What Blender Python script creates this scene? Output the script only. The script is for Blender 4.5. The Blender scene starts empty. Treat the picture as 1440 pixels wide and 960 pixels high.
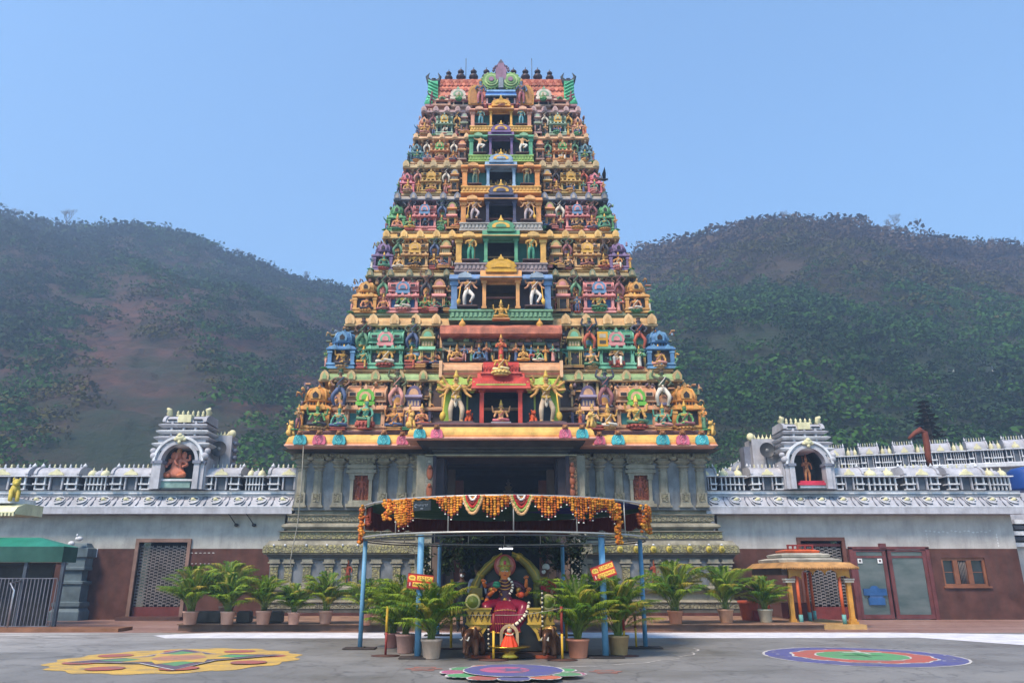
import bpy, bmesh, math, random
import numpy as np
from mathutils import Vector, Matrix, Euler

random.seed(7)
R = math.radians
SC = bpy.context.scene
COL = SC.collection

# ---------------------------------------------------------------- camera
PITCH = R(17.5)
F = 1040.0
CX = 704.5
EYE = 1.6
cam_d = bpy.data.cameras.new('camera')
cam_d.sensor_width = 36.0
cam_d.lens = 36.0 * F / 1440.0
cam_d.shift_x = (720 - CX) / 1440.0
cam_d.clip_start = 0.1
cam_d.clip_end = 5000
cam = bpy.data.objects.new('camera', cam_d)
cam.location = (0, 0, EYE)
cam.rotation_euler = (R(90) + PITCH, 0, 0)
COL.objects.link(cam)
SC.camera = cam

# ---------------------------------------------------------------- sky and sun
SUN_EL, SUN_AZ = R(52), R(215)       # azimuth measured clockwise from +Y: behind the camera, to its left
world = bpy.data.worlds.new('World')
SC.world = world
world.use_nodes = True
wn = world.node_tree
wn.nodes.clear()
sky = wn.nodes.new('ShaderNodeTexSky')
sky.sky_type = 'NISHITA'
sky.sun_disc = False
sky.sun_elevation = SUN_EL
sky.sun_rotation = SUN_AZ
sky.altitude = 0
sky.air_density = 1.2
sky.dust_density = 0.2
sky.ozone_density = 2.0
bg = wn.nodes.new('ShaderNodeBackground')
bg.inputs['Strength'].default_value = 0.15
wo = wn.nodes.new('ShaderNodeOutputWorld')
tint = wn.nodes.new('ShaderNodeMix'); tint.data_type = 'RGBA'; tint.blend_type = 'MULTIPLY'; tint.inputs[0].default_value = 1.0
tint.inputs[7].default_value = (0.84, 1.02, 1.07, 1)
wn.links.new(sky.outputs[0], tint.inputs[6])
wn.links.new(tint.outputs[2], bg.inputs[0])
wn.links.new(bg.outputs[0], wo.inputs[0])

sun_d = bpy.data.lights.new('sun', 'SUN')
sun_d.energy = 3.4
sun_d.angle = R(16)
sun_d.color = (1.0, 0.82, 0.62)
sun = bpy.data.objects.new('sun', sun_d)
sdir = Vector((math.sin(SUN_AZ) * math.cos(SUN_EL), math.cos(SUN_AZ) * math.cos(SUN_EL), math.sin(SUN_EL)))
sun.rotation_euler = sdir.to_track_quat('Z', 'Y').to_euler()
COL.objects.link(sun)

SC.view_settings.view_transform = 'Standard'
SC.view_settings.look = 'None'
SC.view_settings.exposure = 0.96
HAZE_D = 0.0020
SC.view_settings.gamma = 1.0
SC.render.engine = 'CYCLES'
SC.cycles.use_denoising = True
SC.cycles.max_bounces = 6
SC.cycles.volume_bounces = 0
SC.cycles.transparent_max_bounces = 6

# ---------------------------------------------------------------- measuring: where a sight line meets a vertical plane at depth Y
def U(px, py, Y):
    dx = (px - CX) / F
    dy = (480 - py) / F
    c, s = math.cos(PITCH), math.sin(PITCH)
    t = Y / (c - dy * s)
    return Vector((dx * t, Y, EYE + (s + dy * c) * t))
def X(px, py, Y): return U(px, py, Y).x
def Z(py, Y): return U(CX, py, Y).z
def G(px, py, z=0.0):
    dx = (px - CX) / F
    dy = (480 - py) / F
    c, s = math.cos(PITCH), math.sin(PITCH)
    t = (z - EYE) / (s + dy * c)
    return Vector((dx * t, (c - dy * s) * t, z))

# ---------------------------------------------------------------- materials
def lin(h):
    if isinstance(h, tuple): return h
    h = h.lstrip('#')
    o = []
    for i in (0, 2, 4):
        v = int(h[i:i+2], 16) / 255
        o.append(v / 12.92 if v <= .04045 else ((v + .055) / 1.055) ** 2.4)
    return tuple(o)
_mats = {}
class NT:
    def __init__(s, m): s.t = m.node_tree; s.n = s.t.nodes
    def node(s, typ, **kw):
        n = s.n.new(typ)
        for k, v in kw.items():
            if k.startswith('_'): n.inputs[k[1:].replace('_', ' ')].default_value = v
            else: setattr(n, k, v)
        return n
    def link(s, a, b): s.t.links.new(a, b)
def new_mat(name):
    m = bpy.data.materials.new(name)
    m.use_nodes = True
    nt = NT(m)
    return m, nt, nt.n['Principled BSDF']
def noise(nt, co, scale, detail=4, rough=.6, stretch=None, dist=0):
    if stretch:
        mp = nt.node('ShaderNodeMapping'); mp.inputs['Scale'].default_value = stretch
        nt.link(co, mp.inputs[0]); co = mp.outputs[0]
    n = nt.node('ShaderNodeTexNoise', _Scale=scale, _Detail=detail, _Roughness=rough, _Distortion=dist)
    nt.link(co, n.inputs['Vector'])
    return n.outputs['Fac']
def ramp(nt, fac, stops):
    r = nt.node('ShaderNodeValToRGB')
    el = r.color_ramp.elements
    while len(el) < len(stops): el.new(.5)
    for e, (p, c) in zip(el, stops):
        e.position = p
        e.color = (c, c, c, 1) if isinstance(c, (int, float)) else (*lin(c), 1)
    nt.link(fac, r.inputs[0])
    return r.outputs[0]
def mix(nt, fac, a, b, mode='MIX'):
    n = nt.node('ShaderNodeMix', data_type='RGBA', blend_type=mode)
    for v, k in ((fac, 0), (a, 6), (b, 7)):
        if hasattr(v, 'is_output') or isinstance(v, bpy.types.NodeSocket): nt.link(v, n.inputs[k])
        elif k == 0: n.inputs[0].default_value = v
        else: n.inputs[k].default_value = (*lin(v), 1)
    return n.outputs[2]
def tone(h, k=.2, to='#c09a78'):
    if not isinstance(h, str) or not h.startswith('#'): return h
    a, b = h.lstrip('#'), to.lstrip('#')
    a = ''.join(ch*2 for ch in a) if len(a) == 3 else a
    return '#' + ''.join('%02x' % round(int(a[i:i+2], 16)*(1-k)+int(b[i:i+2], 16)*k) for i in (0, 2, 4))
def paint(h, rough=.62, var=.22, streak=.3, bump=.25, bscale=14, metal=0.0):
    """weathered paint or stucco of one colour: blotches, rain streaks, worn dust, rough relief"""
    key = (h, rough, var, streak, bump, bscale, metal)
    if key in _mats: return _mats[key]
    m, nt, b = new_mat('paint_' + (h.strip('#') if isinstance(h, str) else 'mix'))
    g = nt.node('ShaderNodeNewGeometry').outputs['Position']
    c = lin(h)
    n1 = noise(nt, g, 1.9, 5)
    n2 = noise(nt, g, 5.5, 5, .7, (1, 1, .16))
    dark = tuple(x * (1 - var * 1.5) for x in c)
    lite = tuple(min(1, x * (1 + var * .9) + .012) for x in c)
    base = mix(nt, ramp(nt, n1, [(.32, 0.0), (.68, 1.0)]), dark, lite)
    dirt = tuple(.35 * x + .02 for x in (c[0] * .6 + .03, c[1] * .6 + .028, c[2] * .6 + .024))
    st = ramp(nt, n2, [(.46, 0.0), (.74, 1.0)])
    mm = nt.node('ShaderNodeMath', operation='MULTIPLY'); nt.link(st, mm.inputs[0]); mm.inputs[1].default_value = streak
    out = mix(nt, mm.outputs[0], base, dirt)
    nt.link(out, b.inputs['Base Color'])
    b.inputs['Roughness'].default_value = rough
    b.inputs['Metallic'].default_value = metal
    b.inputs['Specular IOR Level'].default_value = .3
    if bump:
        n3 = noise(nt, g, bscale, 4, .65)
        bp = nt.node('ShaderNodeBump', _Strength=bump, _Distance=.04)
        nt.link(n3, bp.inputs['Height']); nt.link(bp.outputs[0], b.inputs['Normal'])
    _mats[key] = m
    return m
def cloth(h, trans=.45):
    key = ('cloth', h, trans)
    if key in _mats: return _mats[key]
    m = paint(h, .8, .2, .1, .1).copy(); m.name = 'thin_cloth'; nt = NT(m); b = nt.n['Principled BSDF']
    t = nt.node('ShaderNodeBsdfTranslucent'); t.inputs[0].default_value = (*lin(h), 1)
    x = nt.node('ShaderNodeMixShader'); x.inputs[0].default_value = trans
    nt.link(b.outputs[0], x.inputs[1]); nt.link(t.outputs[0], x.inputs[2]); nt.link(x.outputs[0], nt.n['Material Output'].inputs['Surface'])
    _mats[key] = m
    return m
def gloss(h, rough=.35, metal=0.0, var=.08):
    return paint(h, rough, var, .12, .04, 20, metal)
def carved(h, gold, scale=9.0, amount=.55, rough=.7):
    """stone with shallow carving, the raised scrolls picked out in old paint"""
    key = ('carved', h, gold, scale, amount)
    if key in _mats: return _mats[key]
    m, nt, b = new_mat('carved_stone')
    g = nt.node('ShaderNodeNewGeometry').outputs['Position']
    n0 = nt.node('ShaderNodeTexNoise', _Scale=scale * .45, _Detail=2.0); nt.link(g, n0.inputs['Vector'])
    vm = nt.node('ShaderNodeVectorMath', operation='SCALE'); nt.link(n0.outputs['Color'], vm.inputs[0]); vm.inputs[3].default_value = .38
    va = nt.node('ShaderNodeVectorMath', operation='ADD'); nt.link(g, va.inputs[0]); nt.link(vm.outputs[0], va.inputs[1])
    v = nt.node('ShaderNodeTexVoronoi', feature='DISTANCE_TO_EDGE', _Scale=scale); nt.link(va.outputs[0], v.inputs['Vector'])
    hgt = ramp(nt, v.outputs['Distance'], [(.03, 0.0), (.16, 1.0)])
    c = lin(h)
    wear = ramp(nt, noise(nt, g, 2.3), [(.3, 0.15), (.6, 1.0)])
    mm = nt.node('ShaderNodeMath', operation='MULTIPLY'); nt.link(hgt, mm.inputs[0]); nt.link(wear, mm.inputs[1])
    m2 = nt.node('ShaderNodeMath', operation='MULTIPLY'); nt.link(mm.outputs[0], m2.inputs[0]); m2.inputs[1].default_value = amount
    base = mix(nt, ramp(nt, noise(nt, g, 4), [(.3, 0.0), (.7, 1.0)]), tuple(x * .6 for x in c), tuple(x * 1.15 for x in c))
    nt.link(mix(nt, m2.outputs[0], base, gold), b.inputs['Base Color'])
    b.inputs['Roughness'].default_value = rough
    bp = nt.node('ShaderNodeBump', _Strength=.9, _Distance=.05)
    nt.link(hgt, bp.inputs['Height']); nt.link(bp.outputs[0], b.inputs['Normal'])
    _mats[key] = m
    return m
def emis(h, s):
    m, nt, b = new_mat('lit_lamp')
    b.inputs['Emission Color'].default_value = (*lin(h), 1)
    b.inputs['Emission Strength'].default_value = s
    b.inputs['Base Color'].default_value = (*lin(h), 1)
    return m

# ---------------------------------------------------------------- mesh builder
class MB:
    def __init__(s): s.v = []; s.f = []; s.m = []; s.mats = []; s.sm = []
    def mi(s, mat):
        if mat not in s.mats: s.mats.append(mat)
        return s.mats.index(mat)
    def add(s, vs, fs, mat, smooth=False, T=None):
        o = len(s.v)
        if T is not None: vs = [tuple(T @ Vector(p)) for p in vs]
        s.v.extend([tuple(p) for p in vs])
        k = s.mi(mat)
        for f in fs:
            s.f.append(tuple(i + o for i in f)); s.m.append(k); s.sm.append(smooth)
    def box(s, x0, x1, y0, y1, z0, z1, mat, T=None):
        vs = [(x0,y0,z0),(x1,y0,z0),(x1,y1,z0),(x0,y1,z0),(x0,y0,z1),(x1,y0,z1),(x1,y1,z1),(x0,y1,z1)]
        s.add(vs, [(0,3,2,1),(4,5,6,7),(0,1,5,4),(1,2,6,5),(2,3,7,6),(3,0,4,7)], mat, T=T)
    def cbox(s, c, d, mat, T=None):
        s.box(c[0]-d[0]/2, c[0]+d[0]/2, c[1]-d[1]/2, c[1]+d[1]/2, c[2]-d[2]/2, c[2]+d[2]/2, mat, T)
    def ring(s, hx, y0, y1, prof, mat, cx=0.0, cap=True, T=None):
        """rectangular plan loft: prof = [(outward offset, z)...] bottom to top"""
        vs = []; fs = []
        for (o, z) in prof:
            vs += [(cx-hx-o, y0-o, z), (cx+hx+o, y0-o, z), (cx+hx+o, y1+o, z), (cx-hx-o, y1+o, z)]
        n = len(prof)
        for i in range(n-1):
            for k in range(4):
                a = i*4+k; b_ = i*4+(k+1) % 4
                fs.append((a, b_, b_+4, a+4))
        if cap:
            fs.append((3,2,1,0)); t = (n-1)*4; fs.append((t, t+1, t+2, t+3))
        s.add(vs, fs, mat, T=T)
    def lathe(s, c, prof, mat, n=12, sx=1, sy=1, smooth=True, T=None):
        """prof = [(r, z)...] bottom to top"""
        vs = []; fs = []
        for (r, z) in prof:
            for k in range(n):
                a = 2*math.pi*k/n
                vs.append((c[0]+r*sx*math.cos(a), c[1]+r*sy*math.sin(a), c[2]+z))
        for i in range(len(prof)-1):
            for k in range(n):
                a = i*n+k; b_ = i*n+(k+1) % n
                fs.append((a, b_, b_+n, a+n))
        fs.append(tuple(range(n-1, -1, -1))); t = (len(prof)-1)*n; fs.append(tuple(range(t, t+n)))
        s.add(vs, fs, mat, smooth, T)
    def tube(s, pts, r, mat, n=6, smooth=True, T=None, closed=False):
        pts = [Vector(p) for p in pts]
        rr = r if isinstance(r, (list, tuple)) else [r]*len(pts)
        vs = []; fs = []
        N = len(pts)
        for i, p in enumerate(pts):
            if closed: d = pts[(i+1) % N] - pts[i-1]
            else: d = pts[min(i+1, N-1)] - pts[max(i-1, 0)]
            if d.length < 1e-9: d = Vector((0,0,1))
            d.normalize()
            up = Vector((0,0,1)) if abs(d.z) < .95 else Vector((0,1,0))
            a = d.cross(up).normalized(); b_ = a.cross(d)
            for k in range(n):
                t = 2*math.pi*k/n
                vs.append(p + a*(math.cos(t)*rr[i]) + b_*(math.sin(t)*rr[i]))
        M_ = N if closed else N-1
        for i in range(M_):
            for k in range(n):
                a = i*n+k; b_ = i*n+(k+1) % n
                j = (i+1) % N
                fs.append((a, b_, j*n+(k+1) % n, j*n+k))
        if not closed:
            fs.append(tuple(range(n-1, -1, -1))); t = (N-1)*n; fs.append(tuple(range(t, t+n)))
        s.add(vs, fs, mat, smooth, T)
    def cyl(s, a, b, r, mat, n=8, r2=None, T=None): s.tube([a, b], [r, r if r2 is None else r2], mat, n, True, T)
    def ball(s, c, r, mat, nu=8, nv=6, T=None):
        if not isinstance(r, (list, tuple)): r = (r, r, r)
        vs = [(c[0], c[1], c[2]-r[2])]; fs = []
        for i in range(1, nv):
            ph = -math.pi/2 + math.pi*i/nv
            for k in range(nu):
                a = 2*math.pi*k/nu
                vs.append((c[0]+r[0]*math.cos(ph)*math.cos(a), c[1]+r[1]*math.cos(ph)*math.sin(a), c[2]+r[2]*math.sin(ph)))
        vs.append((c[0], c[1], c[2]+r[2]))
        for k in range(nu):
            fs.append((0, 1+(k+1) % nu, 1+k))
            t = len(vs)-1; o = 1+(nv-2)*nu
            fs.append((t, o+k, o+(k+1) % nu))
        for i in range(nv-2):
            for k in range(nu):
                a = 1+i*nu+k; b_ = 1+i*nu+(k+1) % nu
                fs.append((a, b_, b_+nu, a+nu))
        s.add(vs, fs, mat, True, T)
    def ext(s, prof, x0, x1, mat, T=None, smooth=False):
        """extrude a closed (y,z) profile along x"""
        n = len(prof)
        vs = [(x0, y, z) for y, z in prof] + [(x1, y, z) for y, z in prof]
        fs = [(i, (i+1) % n, (i+1) % n + n, i+n) for i in range(n)]
        fs += [tuple(range(n-1, -1, -1)), tuple(range(n, 2*n))]
        s.add(vs, fs, mat, smooth, T)
    def exty(s, prof, y0, y1, mat, T=None, smooth=False):
        """extrude a closed (x,z) profile along y"""
        n = len(prof)
        vs = [(x, y0, z) for x, z in prof] + [(x, y1, z) for x, z in prof]
        fs = [(i, (i+1) % n, (i+1) % n + n, i+n) for i in range(n)]
        fs += [tuple(range(n)), tuple(range(2*n-1, n-1, -1))]
        s.add(vs, fs, mat, smooth, T)
    def mesh(s, name):
        me = bpy.data.meshes.new(name)
        me.from_pydata(s.v, [], s.f)
        for m in s.mats: me.materials.append(m)
        me.polygons.foreach_set('material_index', s.m)
        me.polygons.foreach_set('use_smooth', s.sm)
        me.update()
        bm = bmesh.new(); bm.from_mesh(me)
        bmesh.ops.recalc_face_normals(bm, faces=bm.faces)
        bm.to_mesh(me); bm.free()
        return me
    def build(s, name, parent=None, loc=None, mesh_name=None):
        return put(s.mesh(mesh_name or name), name, parent, loc)

def tag(o, label=None, cat=None, group=None, kind=None):
    if label: o['label'] = label
    if cat: o['category'] = cat
    if group: o['group'] = group
    if kind: o['kind'] = kind
    return o
def base_world(p):
    M_ = Matrix.Identity(4)
    ch = []
    while p is not None: ch.append(p); p = p.parent
    for q in reversed(ch): M_ = M_ @ q.matrix_parent_inverse @ q.matrix_basis
    return M_
def put(me, name, parent=None, loc=None, rot=None, scale=None, mats=None):
    """link a mesh; loc is in world space when the parent is only moved, else local to it"""
    o = bpy.data.objects.new(name, me)
    COL.objects.link(o)
    if loc is not None: o.location = loc
    if rot is not None: o.rotation_euler = rot
    if scale is not None: o.scale = scale if isinstance(scale, (tuple, list)) else (scale,)*3
    if mats:
        for i, m in enumerate(mats):
            if i < len(o.material_slots):
                o.material_slots[i].link = 'OBJECT'; o.material_slots[i].material = m
    if parent is not None:
        o.parent = parent
        o.matrix_parent_inverse = base_world(parent).inverted()
    return o
def sub(me, name, parent, loc=(0,0,0), rot=(0,0,0), scale=(1,1,1), mats=None):
    """link a child placed in its parent's own space"""
    o = put(me, name, None, loc, rot, scale, mats)
    o.parent = parent
    return o
def root(name, loc, label, cat, group=None, rz=0.0):
    o = bpy.data.objects.new(name, None)
    o.empty_display_size = .2
    COL.objects.link(o)
    o.location = loc; o.rotation_euler = (0, 0, rz)
    return tag(o, label, cat, group)
def copy_tree(o, parent=None):
    c = o.copy(); COL.objects.link(c)
    if parent is not None: c.parent = parent
    for ch in list(o.children): copy_tree(ch, c)
    return c
def ovals(mats_):
    return mats_
# ================================================================ figures (one continuous skinned body each)
class Skel:
    def __init__(s): s.p = []; s.r = []; s.par = []; s.reg = []
    def add(s, p, r, par, reg=0):
        s.p.append(Vector(p)); s.r.append(r if isinstance(r, tuple) else (r, r)); s.par.append(par); s.reg.append(reg)
        return len(s.p)-1
    def chain(s, par, pts, reg=0):
        for p, r in pts: par = s.add(p, r, par, reg)
        return par
    def build(s, name, levels=1, nmat=3):
        me = bpy.data.meshes.new('tmp')
        me.from_pydata(s.p, [(i, p) for i, p in enumerate(s.par) if p >= 0], [])
        o = bpy.data.objects.new('tmp', me); COL.objects.link(o)
        md = o.modifiers.new('s', 'SKIN')
        me.skin_vertices  # created with the modifier
        if not me.skin_vertices: 
            bm = bmesh.new(); bm.from_mesh(me); bm.verts.layers.skin.verify(); bm.to_mesh(me); bm.free()
        sv = me.skin_vertices[0].data
        for i in range(len(s.p)):
            sv[i].radius = s.r[i]; sv[i].use_root = (i == 0)
        md.branch_smoothing = .3
        sb = o.modifiers.new('u', 'SUBSURF'); sb.levels = levels; sb.render_levels = levels
        dg = bpy.context.evaluated_depsgraph_get()
        ev = o.evaluated_get(dg)
        m2 = bpy.data.meshes.new_from_object(ev)
        bpy.data.objects.remove(o); bpy.data.meshes.remove(me)
        m2.name = name
        m2.materials.clear()
        for _ in range(nmat): m2.materials.append(None)
        P = np.array([list(q) for q in s.p])
        par = np.array(s.par); idx = np.where(par >= 0)[0]
        A = P[par[idx]]; B = P[idx]; rad = np.array([max(s.r[i]) for i in idx])
        n = len(m2.polygons)
        cen = np.zeros(n*3); m2.polygons.foreach_get('center', cen); cen = cen.reshape(-1, 3)
        AB = B-A; L2 = (AB**2).sum(1)+1e-12
        t = np.clip(((cen[:, None, :]-A[None])*AB[None]).sum(2)/L2, 0, 1)
        d = np.linalg.norm(cen[:, None, :]-(A[None]+t[..., None]*AB[None]), axis=2) - rad[None]*.9
        reg = np.array(s.reg)[idx][d.argmin(1)]
        m2.polygons.foreach_set('material_index', reg.astype(np.int32))
        m2.polygons.foreach_set('use_smooth', [True]*n)
        m2.update()
        return m2
# regions: 0 skin, 1 garment, 2 crown and jewels
def figure(name, pel=.5, arms=(), legs=(), crown=1, lean=0., levels=1, skirt=False, bulk=1.12):
    s = Skel(); k = bulk
    P = s.add((0, 0, pel), (.085*k, .07*k), -1, 1)
    W = s.add((0, 0, pel+.09), (.062*k, .052*k), P, 0)
    C = s.add((lean*.5, -.005, pel+.22), (.095*k, .066*k), W, 0)
    N = s.add((lean, 0, pel+.325), .034, C, 0)
    H = s.add((lean*1.1, -.012, pel+.375), .054, N, 0)
    H2 = s.add((lean*1.15, -.004, pel+.44), .06, H, 0)
    if crown == 1:
        s.chain(H2, [((lean*1.15, 0, pel+.49), .055), ((lean*1.15, 0, pel+.57), .036), ((lean*1.15, 0, pel+.64), .012)], 2)
    elif crown == 2:
        s.chain(H2, [((lean*1.15, .01, pel+.48), .066), ((lean*1.15, .01, pel+.53), .045)], 2)
    for (sd, e, h) in arms:
        S = s.add((sd*.125*k+lean*.5, 0, pel+.27), .04*k, C, 0)
        E = s.add((sd*e[0], e[1], pel+e[2]), .03*k, S, 0)
        Wr = s.add(((sd*h[0]*.8+sd*e[0]*.2), h[1]*.8+e[1]*.2, pel+h[2]*.8+e[2]*.2), .022*k, E, 0)
        s.add((sd*h[0], h[1], pel+h[2]), .03*k, Wr, 0)
    for (sd, kn, an, to) in legs:
        Hp = s.add((sd*.06*k, 0, pel-.03), .062*k, P, 1)
        K_ = s.add((sd*kn[0], kn[1], kn[2]), .05*k, Hp, 1)
        A_ = s.add((sd*an[0], an[1], an[2]), .034*k, K_, 1)
        s.add((sd*to[0], to[1], to[2]), .026*k, A_, 0)
    if skirt:
        s.chain(P, [((0, -.02, pel-.2), (.1, .075)), ((0, -.01, pel-.4), (.12, .09)), ((0, -.0, .02), (.13, .1))], 1)
    return s.build(name, levels)

LG = [(1, (.08, -.02, .27), (.075, .01, .04), (.085, -.07, .015))]
def both(kn, an, to): return [(sd, kn, an, to) for sd in (-1, 1)]
def ab(e, h): return [(sd, e, h) for sd in (-1, 1)]
STAND = both((.08, -.03, .27), (.08, .01, .04), (.09, -.08, .015))
WIDE = both((.17, -.1, .27), (.12, .0, .04), (.17, -.07, .015))
LOTUS = [(-1, (.26, -.12, .07), (.02, -.2, .05), (-.08, -.2, .05)), (1, (.26, -.12, .07), (.02, -.23, .09), (-.1, -.21, .09))]
LALITA = [(-1, (.22, -.12, .1), (.0, -.16, .07), (-.08, -.16, .07)), (1, (.13, -.2, .1), (.13, -.2, -.16), (.14, -.28, -.18))]
CHAIR = both((.11, -.22, .12), (.1, -.21, -.14), (.12, -.3, -.16))
BODY = {}
def make_bodies():
    B = BODY
    B['akimbo'] = figure('b_akimbo', .5, ab((.25, .0, .17), (.13, -.08, .03)), WIDE, 2)
    B['raised'] = figure('b_raised', .5, ab((.24, .0, .33), (.19, -.03, .5)), WIDE, 2)
    B['onearm'] = figure('b_onearm', .5, [(-1, (.24, 0, .34), (.2, -.02, .5)), (1, (.25, 0, .16), (.13, -.08, .04))], WIDE, 2)
    B['stand'] = figure('b_stand', .5, [(-1, (.19, .0, .14), (.12, -.13, .2)), (1, (.2, .0, .12), (.17, -.08, .0))], STAND, 1)
    B['dvara4'] = figure('b_dvara4', .5, ab((.22, .0, .13), (.3, -.12, .04)) + ab((.26, .02, .27), (.29, -.04, .45)),
                         [(-1, (.1, -.03, .27), (.1, .01, .04), (.12, -.07, .015)), (1, (.2, -.12, .3), (.08, -.06, .12), (.12, -.13, .09))], 1)
    B['dance'] = figure('b_dance', .48, [(-1, (.24, 0, .3), (.32, -.04, .42)), (1, (.24, 0, .16), (.34, -.08, .18))],
                        [(-1, (.1, -.06, .26), (.06, .0, .04), (.09, -.08, .015)), (1, (.24, -.1, .4), (.1, -.14, .24), (.03, -.2, .2))], 1, .03)
    B['seat4'] = figure('b_seat4', .1, ab((.21, -.02, .1), (.2, -.16, .08)) + ab((.25, .02, .25), (.28, -.04, .44)), LOTUS, 1)
    B['seat2'] = figure('b_seat2', .1, ab((.22, -.02, .09), (.19, -.15, -.0)), LOTUS, 1)
    B['prayer'] = figure('b_prayer', .1, ab((.2, -.05, .1), (.03, -.15, .2)), LOTUS, 1)
    B['lalita'] = figure('b_lalita', .1, [(-1, (.22, -.02, .1), (.2, -.14, .2)), (1, (.2, -.04, .11), (.18, -.18, .02))], LALITA, 1, .02)
    B['chair'] = figure('b_chair', .1, ab((.22, -.02, .1), (.08, -.15, .15)), CHAIR, 1)
    B['robed'] = figure('b_robed', .5, ab((.19, -.03, .13), (.04, -.15, .19)), [], 1, 0, 1, True)
    fan = ab((.22, .0, .12), (.33, -.12, .02)) + ab((.27, .02, .2), (.42, -.05, .2)) + ab((.26, .03, .28), (.4, -.02, .38)) + ab((.2, .04, .34), (.3, .0, .52))
    B['dvara8'] = figure('b_dvara8', .5, fan, [(-1, (.11, -.05, .27), (.1, .01, .04), (.13, -.09, .015)), (1, (.15, -.07, .27), (.11, .01, .04), (.15, -.08, .015))], 1, 0, 2)
make_bodies()

# unit props, slots filled per object
def unit_meshes():
    U_ = {}
    z = paint('#888888')
    m = MB()                                     # lotus seat 1 wide, .32 high
    m.lathe((0,0,0), [(.36,0),(.4,.05),(.3,.12),(.28,.16),(.44,.24),(.5,.3),(.46,.34)], z, 14, 1, .8)
    for k in range(14):
        a = 2*math.pi*k/14
        m.ball((.44*math.cos(a), .35*math.sin(a), .21), (.085,.07,.1), z, 5, 4)
    U_['lotus'] = m.mesh('unit_lotus_seat')
    m = MB()                                     # block seat
    m.box(-.5,.5,-.4,.4,0,.08,z); m.box(-.42,.42,-.33,.33,.08,.22,z); m.box(-.5,.5,-.4,.4,.22,.32,z)
    U_['block'] = m.mesh('unit_block_seat')
    m = MB()                                     # plank
    m.box(-.5,.5,-.3,.3,0,.1,z); m.box(-.44,.44,-.26,.26,.1,.15,z)
    U_['slab'] = m.mesh('unit_slab')
    # horseshoe gable (nasi), 1 wide 1 high
    m = MB(); z2 = paint('#777777'); 
    pts = []
    for k in range(25):
        a = math.pi*(-.12 + 1.24*k/24)
        r = .5*(1+.06*math.cos(a*12))
        pts.append((r*math.cos(a), .42+.5*math.sin(a)*(1.0 if 1 else 1)))
    m.exty(pts, -.06, .1, z)
    ins = [(.33*math.cos(math.pi*(-.1+1.2*k/16)), .4+.34*math.sin(math.pi*(-.1+1.2*k/16))) for k in range(17)]
    m.exty(ins, -.11, -.05, z2)
    ins = [(.2*math.cos(math.pi*(-.1+1.2*k/12)), .38+.22*math.sin(math.pi*(-.1+1.2*k/12))) for k in range(13)]
    m.exty(ins, -.15, -.1, z)
    m.box(-.52,.52,-.1,.1,.0,.2,z)
    m.exty([(-.12,.86),(.12,.86),(.07,1.0),(0,1.16),(-.07,1.0)], -.09, .08, z2)
    U_['nasi'] = m.mesh('unit_gable')
    # arched back plate of an image
    m = MB()
    pts = [(.5*math.cos(math.pi*k/18)*(1+.05*math.cos(k*math.pi)), .45+.55*math.sin(math.pi*k/18)*(1+.05*math.cos(k*math.pi))) for k in range(19)]
    pts = [(.46, 0)] + pts + [(-.46, 0)]
    m.exty(pts, -.03, .05, z)
    pts = [(.36*math.cos(math.pi*k/14), .42+.45*math.sin(math.pi*k/14)) for k in range(15)]
    m.exty([(.34,.05)]+pts+[(-.34,.05)], -.06, -.02, z2)
    U_['halo'] = m.mesh('unit_halo')
    m = MB()                                     # club, 1 tall
    m.tube([(0,0,0),(0,0,.12),(0,0,.2),(0,0,.3),(0,0,.36),(0,0,1)], [.03,.11,.13,.1,.035,.028], z, 8)
    U_['club'] = m.mesh('unit_club')
    return U_
UNIT = unit_meshes()

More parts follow.
